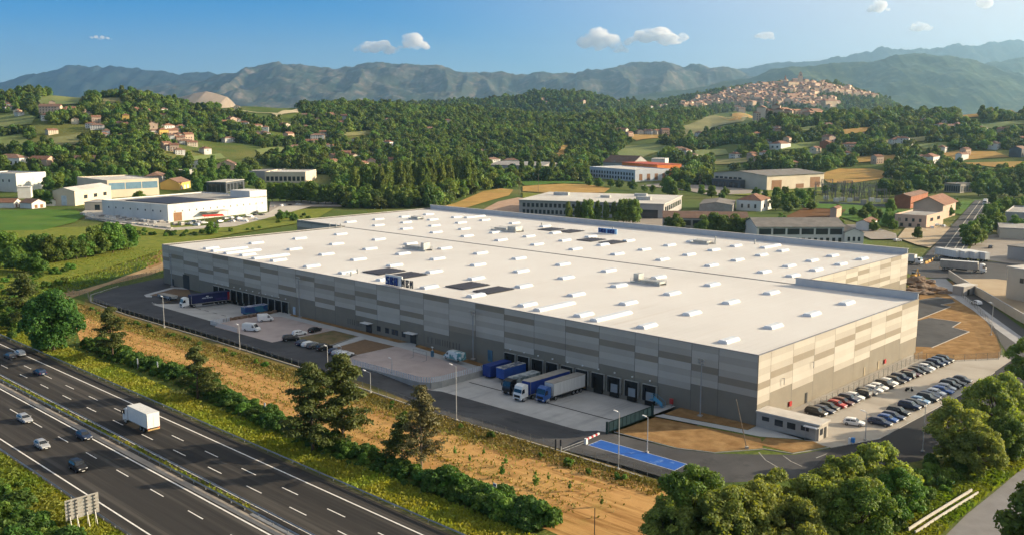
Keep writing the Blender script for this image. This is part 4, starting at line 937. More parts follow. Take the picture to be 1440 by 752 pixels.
# the shrubs nobody could count, as one mass per kind of leaf
for key in ('shrub1','shrub2','shrub3'):
    me0=TREE[key][0]; n0=len(me0.vertices); co=np.empty(n0*3,dtype=np.float32); me0.vertices.foreach_get('co',co); co=co.reshape(-1,3); V_=[]
    for k_,c,s_,rz in stuffb:
        if k_!=key: continue
        cs,sn=math.cos(rz)*s_,math.sin(rz)*s_
        V_.append(np.stack([co[:,0]*cs-co[:,1]*sn+c.x,co[:,0]*sn+co[:,1]*cs+c.y,co[:,2]*s_+c.z],1))
    V_=np.concatenate(V_); o=bpy.data.objects.new('undergrowth',npmesh('undergrowth',V_,np.arange(len(V_)).reshape(-1,4),me0.materials[0])); COL.objects.link(o); tag(o,kind='stuff')
# grass tufts
def tufts(name,regs,n,hh,seed,leaf,label=None):
    rng=np.random.default_rng(seed); C=[]
    r=random.Random(seed)
    for fn,cnt in regs:
        for _ in range(cnt): C.append(fn(r))
    C=np.array([(p[0],p[1],p[2]) for p in C]); n=len(C)
    an=rng.random(n)*6.28; hgt=hh*(.5+rng.random(n)); wd_=hgt*(.5+.6*rng.random(n)); lean=rng.normal(size=(n,2))*.35
    t=np.stack([np.cos(an),np.sin(an),np.zeros(n)],1)*wd_[:,None]/2
    up=np.stack([lean[:,0]*hgt,lean[:,1]*hgt,hgt],1)
    vs=np.stack([C-t,C+t,C+t*.75+up,C-t*.75+up*1.1],1).reshape(-1,3); fs=np.arange(n*4).reshape(-1,4)
    o=bpy.data.objects.new(name,npmesh(name,vs,fs,leaf)); COL.objects.link(o); tag(o,kind='stuff'); return o
L_grass=leafmat('grass_blades',(.17,.235,.03),(.25,.25,.04),transl=.35,rnd=0,nscale=.12)
L_grass2=leafmat('meadow_blades',(.10,.17,.022),(.17,.19,.035),transl=.35,rnd=0,nscale=.06)
L_weed=leafmat('weed_blades',(.14,.14,.035),(.22,.17,.06),transl=.25,rnd=0,nscale=.2)
tufts('verge_grass',[(lambda r:hw(r.uniform(70,330),90.4+7*r.random()**1.1,.02),26000),(lambda r:hw(r.uniform(95,300),56.2-9*r.random()**1.3,.02),22000),(lambda r:hw(r.uniform(128,330),r.uniform(73.7,74.6),.05),1600)],0,.34,3,L_grass)
tufts('slope_grass',[(lambda r:(lambda p:g(p[0],p[1]))(r.choice([(r.uniform(1270,1440),0)])[0:1]+(r.uniform(600,760),)) ,1)],0,.4,5,L_grass2) if False else None
def pxreg(P):
    xs=[p[0] for p in P]; ys=[p[1] for p in P]
    def fn(r):
        while True:
            x,y=r.uniform(min(xs),max(xs)),r.uniform(min(ys),max(ys))
            if inpoly(x,y,P): return g(x,y)
    return fn
tufts('slope_grass',[(pxreg([(1230,760),(1330,650),(1440,590),(1450,650),(1390,692),(1300,770)]),16000),(pxreg([(0,330),(230,352),(230,368),(100,410),(0,440)]),9000),(pxreg([(0,640),(120,735),(0,752)]),5000)],0,.5,6,L_grass2)
tufts('dry_grass',[(lambda r:w(r.uniform(0,205),-41-24*r.random()),5000),(lambda r:w(r.uniform(20,215),-44.5+r.gauss(0,.9)),4200),(lambda r:w(r.uniform(0,170),-55+r.gauss(0,.6)),1500)],0,.27,12,leafmat('dry_blades',(.24,.19,.06),(.17,.19,.045),transl=.25,rnd=0,nscale=.2))
tufts('fence_weeds',[(lambda r:w(r.uniform(-6,228),-38.2-5.5*r.random()**1.4),15000),(lambda r:w(r.uniform(-6,215),-38.2-20*r.random()),1500)],0,.28,8,L_weed)
# ================================================================ buildings of the valley
M_bw=[mat('white_render',(.66,.65,.62),(.58,.57,.54),scale=.1,rough=.8,layers=[((.42,.40,.37),.2,.58,.75,.5,(1,1,.2))]),
      mat('cream_render',(.60,.52,.40),(.52,.45,.35),scale=.1,rough=.8),mat('grey_render',(.36,.35,.34),(.29,.28,.27),scale=.1,rough=.8),
      mat('pink_render',(.52,.38,.29),(.45,.33,.25),scale=.1,rough=.8),mat('yellow_render',(.62,.42,.12),(.55,.36,.10),scale=.1,rough=.8),
      mat('brick_wall',(.33,.12,.065),(.26,.095,.05),scale=.4,rough=.85),mat('orange_cladding',(.72,.20,.03),(.62,.16,.02),scale=.2,rough=.6),
      mat('dark_cladding',(.075,.085,.10),(.055,.062,.075),scale=.2,rough=.6),mat('concrete_frame',(.34,.32,.30),(.24,.22,.20),scale=.3,rough=.9)]
WHT,CRM,GRY,PNK,YEL,BRK,ORG,DRK,CNF=M_bw
M_tile=mat('clay_tile_roof',(.235,.115,.07),(.16,.08,.055),scale=.5,rough=.9,layers=[((.20,.12,.08),.12,.5,.7,.6,None)],rnd=.2)
M_tileb=mat('brown_tile_roof',(.20,.12,.085),(.14,.085,.065),scale=.4,rough=.9,rnd=.2)
M_flat=mat('grey_flat_roof',(.34,.33,.31),(.26,.25,.24),scale=.08,rough=.9,layers=[((.18,.17,.16),.15,.55,.72,.6,None)])
M_flatw=mat('pale_flat_roof',(.56,.54,.50),(.46,.44,.41),scale=.06,rough=.9,layers=[((.32,.30,.28),.1,.58,.75,.5,None)])
M_slateR=mat('corrugated_roof',(.20,.185,.17),(.14,.13,.12),scale=.25,rough=.8)
BB=[]   # pixel boxes kept clear of trees
def bld(C,Lp,Rp,h,wall,roof,label,name='warehouse_building',cat='building',depthL=None,depthR=None,kind='flat',win=None,winR=None,over=.3,group=None,rh=None,extra=None,clear=True):
    """box building; C near corner, Lp/Rp the ends of its two visible walls (all seen on the ground)"""
    c,l,r=at(*C),at(*Lp),at(*Rp); z=min(c.z,l.z,r.z)
    u=(l-c).xy; v=(r-c).xy
    if depthL: u=u.normalized()*depthL
    if depthR: v=v.normalized()*depthR
    if u.length>=v.length: n=Vector((-u.y,u.x)).normalized(); s=1 if n.dot(v)>0 else -1; v=n*s*max(3,abs(n.dot(v)))
    else: n=Vector((-v.y,v.x)).normalized(); s=1 if n.dot(u)>0 else -1; u=n*s*max(3,abs(n.dot(u)))
    if depthR: v=v.normalized()*depthR
    if depthL: u=u.normalized()*depthL
    lu,lv=u.length,v.length; ux=u.normalized(); vx=v.normalized(); hand=ux.x*vx.y-ux.y*vx.x
    root=empty(name,(c.x,c.y,z),0,label,cat,group)
    def P(a,b,zz): p=ux*a+vx*b; return Vector((p.x,p.y,zz))
    def hexa(mb,a0,a1,b0,b1,z0,z1):
        bt=[P(a0,b0,z0),P(a1,b0,z0),P(a1,b1,z0),P(a0,b1,z0)]; tp=[P(a0,b0,z1),P(a1,b0,z1),P(a1,b1,z1),P(a0,b1,z1)]
        if hand<0: bt.reverse(); tp.reverse()
        mb.hexa(bt,tp)
    m=MB(); hexa(m,0,lu,0,lv,-3,h); 
    if kind=='gable':
        rr=rh or min(lu,lv)*.22
        if lu>=lv: m.add([P(0,0,h),P(0,lv,h),P(0,lv/2,h+rr)],[(0,1,2)]); m.add([P(lu,0,h),P(lu,lv,h),P(lu,lv/2,h+rr)],[(0,1,2)])
        else: m.add([P(0,0,h),P(lu,0,h),P(lu/2,0,h+rr)],[(0,1,2)]); m.add([P(0,lv,h),P(lu,lv,h),P(lu/2,lv,h+rr)],[(0,1,2)])
    part('wall',m,wall,root)
    m=MB(); o_=over
    if kind=='flat':
        hexa(m,-o_,lu+o_,-o_,lv+o_,h+.003,h+.35); ro=part('roof',m,roof,root)
    elif kind=='parapet':
        hexa(m,.3,lu-.3,.3,lv-.3,h-.3,h+.02); ro=part('roof',m,roof,root)
        m=MB(); hexa(m,0,lu,0,.3,h+.003,h+.7); hexa(m,0,.3,.3,lv,h+.003,h+.7); hexa(m,0,lu,lv-.3,lv,h+.003,h+.7); hexa(m,lu-.3,lu,.3,lv-.3,h+.003,h+.7); part('parapet',m,wall,root)
    else:
        rr=rh or min(lu,lv)*.22; o2=o_; t=.22
        def slab(p):  # p: 4 pts
            q=[x+Vector((0,0,t)) for x in p]; m.hexa(p if hand>0 else p[::-1],q if hand>0 else q[::-1])
        if kind=='gable':
            e=o2*rr/(min(lu,lv)/2)
            if lu>=lv:
                slab([P(-o2,-o2,h-e),P(lu+o2,-o2,h-e),P(lu+o2,lv/2,h+rr),P(-o2,lv/2,h+rr)]); slab([P(-o2,lv/2,h+rr),P(lu+o2,lv/2,h+rr),P(lu+o2,lv+o2,h-e),P(-o2,lv+o2,h-e)])
            else:
                slab([P(-o2,-o2,h-e),P(lu/2,-o2,h+rr),P(lu/2,lv+o2,h+rr),P(-o2,lv+o2,h-e)]); slab([P(lu/2,-o2,h+rr),P(lu+o2,-o2,h-e),P(lu+o2,lv+o2,h-e),P(lu/2,lv+o2,h+rr)])
        else: # hip
            k=min(lu,lv)/2
            if lu>=lv: A,B=P(k,lv/2,h+rr),P(lu-k+.01,lv/2,h+rr)
            else: A,B=P(lu/2,k,h+rr),P(lu/2,lv-k+.01,h+rr)
            c0,c1,c2,c3=P(-o2,-o2,h-.1),P(lu+o2,-o2,h-.1),P(lu+o2,lv+o2,h-.1),P(-o2,lv+o2,h-.1)
            if lu>=lv: m.add([c0,c1,c2,c3,A,B],[(0,1,5,4),(1,2,5),(2,3,4,5),(3,0,4),(3,2,1,0)])
            else: m.add([c0,c1,c2,c3,A,B],[(0,1,4),(1,2,5,4),(2,3,5),(3,0,4,5),(3,2,1,0)])
        ro=part('roof',m,roof,root)
    def windows(axis,spec):
        for (n,t0,t1,z0,z1,fill,wm) in spec:
            ln=lu if axis=='u' else lv
            for i in range(n):
                cc=ln*(t0+(t1-t0)*(i+.5)/n); hw2=ln*(t1-t0)/n*fill/2
                mm=MB()
                if axis=='u': hexa(mm,cc-hw2,cc+hw2,-.09,.02,z0,z1)
                else: hexa(mm,-.09,.02,cc-hw2,cc+hw2,z0,z1)
                mm.build('window' if wm is M_glass else 'door' if wm in (M_doorw,) else 'panel',wm,root)
    if win: windows('u',win)
    if winR: windows('v',winR)
    root['_d']=0; del root['_d']
    if clear:
        pts=[proj(*(Vector((c.x,c.y,z))+P(a,b,zz))) for a in (0,lu) for b in (0,lv) for zz in (0,h)]
        BB.append((min(p[0] for p in pts)-1,min(p[1] for p in pts)+1,max(p[0] for p in pts)+1,max(p[1] for p in pts)+2.5))
    return root,P,lu,lv
M_doorw=mat('brown_door',(.25,.13,.06),(.2,.1,.05),scale=.5)
M_blueg=mat('blue_glazing',(.16,.27,.36),(.12,.21,.29),scale=.3,rough=.2,spec=.5)
# industrial estate on the motorway side
r,P,lu,lv=bld((237,313),(170,306),(376,298),9.5,WHT,M_flat,'long white hall with small square windows and a yard of parked cars','factory_hall','factory',kind='parapet',
  win=[(8,.05,.95,5.6,6.6,.14,M_glass)],winR=[(14,.03,.98,5.4,6.4,.1,M_glass),(1,.045,.13,.2,5.2,.9,M_doorw)],depthL=62)
m=MB(); m.prism([P(8,8,0),P(8,lv*.55,0),P(50,lv*.55,0),P(50,8,0)],9.6,9.9); part('solar_array',m,M_pv,r)
m=MB(); bt=[P(0,lv-14,9.5),P(18,lv-14,9.5),P(18,lv-.02,9.5),P(0,lv-.02,9.5)]; m.hexa(bt[::-1],[p+Vector((0,0,4.5)) for p in bt][::-1]); part('stair_tower',m,WHT,r)
m=MB(); bt=[P(-6,lv*.30,4),P(-.2,lv*.30,4),P(-.2,lv*.52,4),P(-6,lv*.52,4)]; m.hexa(bt,[p+Vector((0,0,.4)) for p in bt]); 
for t in (.31,.41,.51): m.tube(P(-5.8,lv*t,0),P(-5.8,lv*t,4),.12,n=6)
part('canopy',m,mat('canopy_red',(.55,.06,.04),rough=.6) if False else M_flat,r)
bld((106,290),(86,288),(157,281),10,CRM,M_flatw,'cream hall with a low pitched roof in front of the blue glazed hall','factory_hall','factory',kind='gable',rh=2.2,winR=[(3,.15,.95,4,6.5,.35,M_glass)],win=[(1,.3,.7,.2,7,.6,mat('pale_blue_panel',(.5,.6,.7)))])
bld((152,279),(122,273),(222,274),12.5,CRM,M_flatw,'hall with a wide blue glazed band under its flat roof','factory_hall','factory',kind='parapet',winR=[(3,.02,.98,6,11,.95,M_blueg)],depthL=60)
bld((155,297),(134,294),(170,293),5.5,CRM,M_flat,'low tan annex with a dark gateway behind the white hall','factory_annex','building',win=[(1,.3,.7,.2,4,.5,M_glass)],depthL=16)
bld((24,271),(-30,268),(26,268),14,WHT,M_flat,'tall white block at the valley edge beside tiled sheds','apartment_block','building',winR=None,win=[(5,.1,.9,8,10,.2,M_glass)],depthR=30,kind='parapet')
bld((44,279),(26,279),(46,277),8,WHT,M_flatw,'small white cube beside the tall white block','house','house',depthR=12)
for (C,l,r_,h,lab,rf) in [((45,294),(28,293),(63,292),3.6,'long shed with dark red tile roof beside the lush meadow',M_tileb),((20,293),(-10,293),(30,291),3.6,'low shed with orange roof at the meadow corner',M_tile),((78,290),(66,289),(86,287),4,'small brown roofed shed behind the trees by the cream hall',M_tileb)]:
    bld(C,l,r_,h,WHT,rf,lab,'shed','shed',kind='gable',winR=[(2,.1,.9,.2,2.4,.5,M_doorw)],depthL=None)
bld((266,250),(235,249),(273,246),6,GRY,M_flatw,'long low house with a broad white flat roof behind the industrial estate','house','house',win=[(4,.05,.95,1,4,.6,M_glass)])
bld((288,240),(266,239),(291,237),7,WHT,M_tileb,'white house with brown roof above the flat roofed long house','house','house',kind='gable',winR=None,win=[(3,.1,.9,3,5,.35,M_glass)])
bld((331,240),(305,239),(334,236),6,PNK,M_tileb,'pink house with brown gable among trees beyond the estate','house','house',kind='gable')
bld((228,257),(203,256),(236,252),5.5,GRY,M_tileb,'wide brown roofed house next to the ochre fronted house','house','house',kind='hip')
r,P,lu,lv=bld((252,268),(229,266),(268,264),6,YEL,M_tileb,'ochre fronted house with long brown roof','house','house',kind='gable',winR=[(3,.1,.9,.5,3.5,.5,WHT)])
bld((318,272),(298,270),(344,267),8.5,DRK,M_flatw,'dark modern block with glass front and thin white roof','office_block','office',win=[(4,.05,.95,1,7,.8,M_glass)],winR=[(5,.05,.95,1.5,7,.7,M_glass)])
bld((385,254),(335,253),(402,249),8,GRY,M_flat,'long grey hall with a dark roof behind the tree row','factory_hall','factory',kind='parapet')
bld((430,258),(371,257),(445,252),9.5,CRM,M_flatw,'pale hall with rooftop boxes behind the dark tree row','factory_hall','factory',kind='parapet',win=[(9,.02,.98,2,6,.7,M_glass)])
bld((28,233),(-10,233),(34,229),7,WHT,M_tileb,'wide white house with brown roof left of the long dark barn','house','house',kind='hip',win=[(5,.05,.95,1,4,.4,M_glass)])
bld((136,232),(95,231),(138,229),6,GRY,M_tileb,'long dark barn with open front among the trees','barn','barn',kind='gable',win=[(6,.02,.98,1,4,.7,M_glass)])
bld((66,234),(40,233),(70,230),6,PNK,M_tile,'pinkish farmhouse between the white house and the long barn','house','house',kind='gable')
# centre
bld((764,246),(688,243),(768,241),9,GRY,M_flat,'long grey roofed hall half hidden by tall trees in the centre of the valley','factory_hall','factory',kind='gable',rh=3,depthL=None)
bld((893,256),(829,250),(922,252),10.5,mat('blue_grey_cladding',(.46,.50,.56),(.40,.44,.50),scale=.2),M_flatw,'white hall with rows of dark windows in front of the orange hall','factory_hall','factory',kind='parapet',win=[(16,.02,.98,1.5,4,.5,M_glass),(16,.02,.98,5.5,8,.5,M_glass)],winR=[(4,.05,.95,1,7,.4,M_doorw)])
bld((924,251),(905,249),(945,248),13,ORG,mat('red_roof',(.45,.08,.04),(.35,.07,.03),scale=.2),'bright orange hall joined to the end of the white hall','factory_hall','factory',kind='flat',depthL=62,winR=[(2,.1,.9,2,9,.7,mat('orange_gate',(.75,.32,.05)))])
bld((890,240),(848,238),(900,236),8,GRY,M_tileb,'brown roofed hall behind the orange hall','factory_hall','factory',kind='gable')
bld((935,234),(918,233),(940,231),8,WHT,M_flatw,'small white pavilion roof on the rise behind the orange hall','house','house')
bld((966,244),(948,243),(972,241),6,WHT,M_flatw,'low white workshop beside the orange hall yard','workshop','building',kind='parapet')
r,P,lu,lv=bld((933,309),(730,302),(988,296),9,GRY,M_flatw,'old factory with a wide pale flat roof behind the warehouse','factory_hall','factory',kind='flat',win=[(22,.28,.98,5,7.4,.6,M_glass),(18,.45,.98,1,3.4,.6,M_glass),(1,.02,.2,.3,5.5,.8,M_glass)],winR=[(9,.05,.95,4,7,.7,M_glass)],over=.6)
for a,b,s,hh in ((12,20,9,2.2),(40,30,6,1.5),(20,48,8,1.8),(70,40,10,2)):
    m=MB(); m.hexa([P(a,b,9.3),P(a+s,b,9.3),P(a+s,b+4,9.3),P(a,b+4,9.3)][::-1],[P(a,b,9.3+hh),P(a+s,b,9.3+hh),P(a+s,b+4,9.3+hh),P(a,b+4,9.3+hh)][::-1]); part('roof_box',m,M_acg,r)
bld((1078,268),(1002,262),(1158,263),12,CRM,M_slateR,'dark grey hall with a pale sunlit end wall and brown gates','factory_hall','factory',kind='gable',rh=2.5,win=[(6,.45,.98,.5,9,.7,M_glass)],winR=[(1,.08,.25,.3,8,1,M_doorw),(1,.5,.64,.3,4,1,M_doorw),(1,.75,.93,.3,9,1,M_doorw)],over=1.2)
bld((1040,266),(1001,263),(1046,263),7,DRK,M_slateR,'dark lean-to in front of the grey hall','lean_to','building',depthR=18,win=[(5,.05,.95,.5,5,.8,M_glass)])
r,P,lu,lv=bld((1064,344),(1050,341),(1186,344),8.5,WHT,M_slateR,'long two storey workshop with ribbon windows and brown sloping roof behind the warehouse parapet','workshop','workshop',kind='gable',rh=3.0,depthL=24,winR=[(6,.01,.99,4.8,7.6,.86,M_glass),(14,.01,.99,1.2,3.2,.5,M_glass)],over=.8)
bld((1187,345),(1183,343),(1211,344),6,WHT,M_slateR,'lower gabled wing at the end of the ribbon windowed workshop','workshop_wing','workshop',kind='gable',depthL=18,winR=[(3,.1,.9,2,4,.5,M_glass)])
r,P,lu,lv=bld((932,328),(925,322),(1052,330),8,GRY,M_tileb,'dark brown roofed workshop half hidden behind the row of round trees','workshop','workshop',kind='gable',rh=2.5,depthL=22,winR=[(6,.02,.98,4.2,7,.85,M_glass),(6,.02,.98,.8,3.2,.7,M_glass)])
bld((1070,298),(1032,297),(1085,294),7,WHT,M_tile,'white house with bright orange tile roof and dark windows beyond the workshops','house','house',kind='hip',win=[(3,.1,.9,2,4.5,.3,M_glass)],winR=[(2,.1,.9,2,4.5,.3,M_glass)])
bld((1030,300),(985,297),(1034,293),5,CNF,M_slateR,'long pale concrete shed beside the orange roofed white house','shed','shed',kind='gable',rh=1.5)
bld((1280,294),(1256,293),(1304,287),8,BRK,M_tileb,'red brick house with dark flat gable beside the substation','house','house',kind='gable',rh=1.5,winR=[(2,.1,.9,1,4,.4,M_glass)])
r,P,lu,lv=bld((1302,322),(1257,319),(1326,315),6.5,PNK,M_flat,'low pinkish house with terrace by the tan lot','house','house',kind='parapet',win=[(4,.08,.95,3.4,5.2,.35,M_glass),(3,.1,.9,.6,2.4,.35,M_glass)],winR=[(2,.1,.9,3.4,5.2,.4,M_glass)])
bld((1325,309),(1285,306),(1343,303),9,PNK,M_tile,'brown gabled house standing behind the pinkish terrace house','house','house',kind='gable',rh=4,over=1.2,win=[(3,.1,.9,2,5,.4,M_glass)])
bld((1222,326),(1203,325),(1233,321),4.5,WHT,M_tile,'small cottage with pink tile roof beside a round bush','house','house',kind='gable')
bld((1176,308),(1168,307),(1183,305),6,PNK,M_tile,'little tower like house with tile roof at the ploughed field','house','house',kind='gable')
r,P,lu,lv=bld((1350,272),(1322,271),(1369,270),7,CNF,M_slateR,'unfinished concrete shell with open bays among trees','concrete_shell','building',kind='flat',win=[(7,.02,.98,1,5.5,.75,M_dark)],winR=[(5,.02,.98,1,5.5,.75,M_dark)])
bld((1312,232),(1296,229),(1322,227),8,WHT,M_tile,'white villa with orange roof above the tan stubble field','villa','house',kind='hip',winR=[(3,.1,.9,3,5,.4,M_glass)])
bld((1352,227),(1345,226),(1362,224),7,WHT,M_tile,'small white house at the foot of the tan stubble field','house','house',kind='gable')
bld((1436,222),(1418,221),(1445,218),9,DRK,M_tileb,'dark barn at the edge of the stubble fields','barn','barn',kind='gable')
bld((1098,211),(1088,210),(1112,208),7,WHT,M_tile,'villa with pale tile roof above the dark hall','villa','house',kind='hip',win=[(2,.1,.9,2,4.5,.4,M_glass)])
bld((1166,209),(1154,207),(1170,204),7,BRK,M_tile,'red roofed house on the wooded rise behind the dark hall','house','house',kind='gable')
# near the town road
bld((1416,364),(1480,372),(1424,355),5.5,GRY,M_slateR,'grey corrugated store behind the row of white trailers','store_building','building',kind='flat',depthL=30)
r,P,lu,lv=bld((1414,419),(1500,436),(1430,396),10.5,CRM,M_flatw,'beige two storey office behind the boundary wall','office_block','office',kind='flat',win=[(3,.08,.6,6,7.6,.25,M_glass),(1,.25,.35,.2,4.5,.8,M_glass)],depthL=34,depthR=20)
bld((1412,320),(1480,324),(1424,310),8,GRY,M_flat,'grey flat roofed hall beside the trees of the town road','factory_hall','factory',kind='parapet',depthL=40,win=[(4,.1,.9,2,5,.4,M_glass)])
bld((1405,335),(1470,338),(1416,328),5,CRM,M_flat,'low tan store between the grey hall and the trailers','store_building','building',kind='flat',depthL=36)
# ---------------------------------------------------------------- hill houses
rh_=random.Random(44)
proto=[]
def house_proto(i,wx,wy,h,wall,roof,kind):
    r=empty('house',(0,0,-500),0,'x','house'); m=MB(); m.prism([(-wx/2,-wy/2),(wx/2,-wy/2),(wx/2,wy/2),(-wx/2,wy/2)],-4,h)
    rr=wy*.24
    if kind=='gable': m.add([(-wx/2,-wy/2,h),(-wx/2,wy/2,h),(-wx/2,0,h+rr)],[(2,1,0)]); m.add([(wx/2,-wy/2,h),(wx/2,wy/2,h),(wx/2,0,h+rr)],[(0,1,2)])
    part('wall',m,wall,r); m=MB(); o=.6
    if kind=='gable':
        m.add([(-wx/2-o,-wy/2-o,h-.2),(wx/2+o,-wy/2-o,h-.2),(wx/2+o,0,h+rr),(-wx/2-o,0,h+rr),(wx/2+o,wy/2+o,h-.2),(-wx/2-o,wy/2+o,h-.2),(-wx/2-o,0,h+rr-.4),(wx/2+o,0,h+rr-.4)],[(0,1,2,3),(3,2,4,5),(0,6,7,1),(6,5,4,7)])
    else:
        k=wy/2; m.add([(-wx/2-o,-wy/2-o,h-.05),(wx/2+o,-wy/2-o,h-.05),(wx/2+o,wy/2+o,h-.05),(-wx/2-o,wy/2+o,h-.05),(-wx/2+k,0,h+rr),(wx/2-k,0,h+rr)],[(0,1,5,4),(1,2,5),(2,3,4,5),(3,0,4),(3,2,1,0)])
    ro=part('roof',m,roof,r); m=MB(); m.box((wx*.2,wy*.12,h+rr*.9),(.7,.7,1.6)); m.build('chimney',PNK,ro)
    for s in (-1,1):
        for j in range(int(wx/3.6)):
            for q in range(int(h/3)):
                x=-wx/2+1.8+j*3.4; m=MB(); m.box((x,s*(wy/2+.03),1.6+q*3),(1.2,.1,1.5)); part('window',m,M_glass,r)
    for s in (-1,1):
        m=MB(); m.box((s*(wx/2+.03),0,1.7+(h>5)*2.6),(.1,1.2,1.5)); part('window',m,M_glass,r)
    return r
PROT=[house_proto(0,14,10,6.4,WHT,M_tile,'hip'),house_proto(1,16,10,6.2,CRM,M_tile,'gable'),house_proto(2,12,10,8.8,PNK,M_tile,'gable'),house_proto(3,20,11,6.2,WHT,M_tileb,'hip'),house_proto(4,11,9,8.6,YEL,M_tile,'hip'),house_proto(5,24,13,12,PNK,M_tileb,'gable')]
used=[0]*6; HB_=[]
def hh(px,py,k,label,group,s=1.0,rz=None):
    s*=.88; p=at(px,py); rz=rh_.uniform(.15,1.15)+(1.57 if rh_.random()<.3 else 0) if rz is None else rz
    if not used[k]:
        r=PROT[k]; used[k]=1; r.location=p; r.rotation_euler=(0,0,rz); r.scale=(s,)*3; r['label']=label; r['group']=group
    else: dup(PROT[k],p,rz,s,label,group)
    q=proj(p.x,p.y,p.z); d=p.y; hw2=8.5*s*1371/d; BB.append((q[0]-hw2,q[1]-5*s*1371/d,q[0]+hw2,q[1]-.6))
def cluster(pts,label,group,s0=.85,s1=1.15,ks=(0,1,2,3)):
    for (x,y) in pts: hh(x,y,rh_.choice(ks),label,group,rh_.uniform(s0,s1))
hh(72,164,5,'big pinkish three storey house on the upper slope above the hamlet','houses on the wooded slope',1.15,.2); hh(66,169,0,'white house right below the big pinkish house','houses on the wooded slope')
cluster([(12,152),(5,150),(100,162),(116,162),(125,165),(92,164)],'small house high on the wooded slope behind the industrial estate','houses on the wooded slope')
cluster([(140,156),(160,165),(168,167),(190,160),(198,163),(231,167),(205,164)],'small house in the row along the upper wooded slope','houses along the upper slope')
hh(177,171,4,'yellow house on the slope above the tiled hamlet','yellow houses of the hamlet'); hh(199,175,4,'tall ochre house on the slope above the tiled hamlet','yellow houses of the hamlet',1.1); hh(229,193,4,'yellow house in the middle of the tiled hamlet','yellow houses of the hamlet',1.1)
cluster([(215,184),(224,182),(236,184),(245,186),(254,184),(216,196),(222,200),(238,198),(246,200),(254,202),(262,204),(270,206),(217,190),(243,193),(251,196),(264,199)],'house with tiled roof packed into the hamlet on the slope','houses of the tiled hamlet',.8,1.1)
cluster([(137,182),(146,195),(160,197),(168,198),(150,190),(128,180),(194,190),(240,212),(245,213)],'small house half hidden by trees below the tiled hamlet','houses below the hamlet',.8,1.0)
cluster([(318,177),(326,175),(334,174),(345,178),(400,181),(430,184)],'pale house in the woods right of the hamlet','houses in the woods',.85,1.1)
cluster([(357,194),(364,193),(371,194),(406,197),(446,196),(456,191),(432,204),(442,205)],'house with orange roof in the woods beyond the long halls','orange roofed houses in the woods')
cluster([(428,144),(436,145),(463,141),(470,142),(483,140),(487,142),(545,146),(548,144)],'tiny house on the wooded skyline in front of the bare mountains','houses on the wooded skyline')
cluster([(545,206),(558,214),(581,205),(575,221),(604,219)],'reddish roofed villa in the woods behind the poplar row','villas behind the poplars',.95,1.2,(0,3))
cluster([(487,224),(496,226),(521,222),(508,237),(522,236),(541,242),(553,233),(470,228)],'pinkish house glimpsed between the poplars','houses between the poplars',.9,1.1,(1,2))
cluster([(692,231),(718,232)],'reddish roof behind the long grey hall in the valley centre','roofs behind the long grey hall',1,1.1,(3,))
hh(762,144,5,'lone terracotta hamlet house on the dark wooded hill','houses of the dark hill',1.0); hh(768,146,1,'house beside the lone terracotta house on the dark hill','houses of the dark hill')
cluster([(820,146),(868,145),(876,143),(900,140),(912,139),(924,137),(936,139),(920,146),(928,152),(935,150),(915,153),(942,146)],'tiny pale house scattered on the slope between dark hill and hilltop town','scattered houses near the town',1.0,1.3)
hh(955,215,3,'dark tiled farmhouse above the pale green field','farmhouses in the valley'); hh(965,218,0,'white farmhouse beside the dark tiled farmhouse','farmhouses in the valley')
cluster([(1035,156),(1042,158)],'farmhouse on top of the tan hill field','farmhouses on the tan hill',1.1,1.3,(3,5))
cluster([(1165,203),(1175,210),(1192,211),(1200,209),(1196,214),(1190,222)],'house on the wooded rise beyond the dark grey hall','houses on the rise',.9,1.2)
cluster([(1250,156),(1246,158),(1262,201),(1270,202),(1258,203),(1322,181),(1335,183),(1346,182),(1315,185),(1390,162),(1400,160),(1420,156),(1430,158),(1380,186),(1410,192),(1278,208)],'pale house among trees below the green mountain','houses below the green mountain',.9,1.15)
hr=random.Random(31); sc_n=0
for (x0,x1,y0,y1,n_,lab,gr) in [(10,300,148,218,16,'small house dotted among the trees of the wooded slope','houses dotted on the slope'),(300,520,150,236,20,'small pale house in a clearing of the woods behind the pale halls','houses in the wood clearings'),(960,1440,172,236,30,'small house with tiled roof in the woods between dark hall and green mountain','houses in the eastern woods'),(560,900,160,225,8,'lone small house deep in the dark central wood','houses in the central wood')]:
    for _ in range(n_): hh(hr.uniform(x0,x1),hr.uniform(y0,y1),hr.choice((0,1,2,3,1,0)),lab,gr,hr.uniform(.8,1.05))
for i in range(6):
    if not used[i]:
        for ch in list(PROT[i].children): bpy.data.objects.remove(ch)
        bpy.data.objects.remove(PROT[i])
# ---------------------------------------------------------------- hilltop town
M_town=mat('town_stone',(.68,.52,.37),(.58,.44,.31),scale=.05,rough=.9,rnd=.25); M_troof=mat('town_tiles',(.36,.20,.13),(.28,.15,.10),scale=.1,rough=.9,rnd=.25)
def town_house(wx,wy,h):
    m=MB(); m.k=0; m.prism([(-wx/2,-wy/2),(wx/2,-wy/2),(wx/2,wy/2),(-wx/2,wy/2)],-14,h); m.k=1; rr=wy*.22
    m.add([(-wx/2-.4,-wy/2-.4,h-.1),(wx/2+.4,-wy/2-.4,h-.1),(wx/2+.4,wy/2+.4,h-.1),(-wx/2-.4,wy/2+.4,h-.1),(-wx/2,0,h+rr),(wx/2,0,h+rr)],[(0,1,5,4),(1,2,5),(2,3,4,5),(3,0,4)])
    m.k=2
    for i in range(int(wx/4)):
        for q in range(int(h/3.4)):
            m.box((-wx/2+2.2+i*3.9,-wy/2-.05,2+q*3.3),(1.3,.2,1.7))
    return m
TP=[town_house(13,10,9),town_house(17,11,11),town_house(10,10,13),town_house(22,12,10),town_house(12,9,7)]
TM_=[]
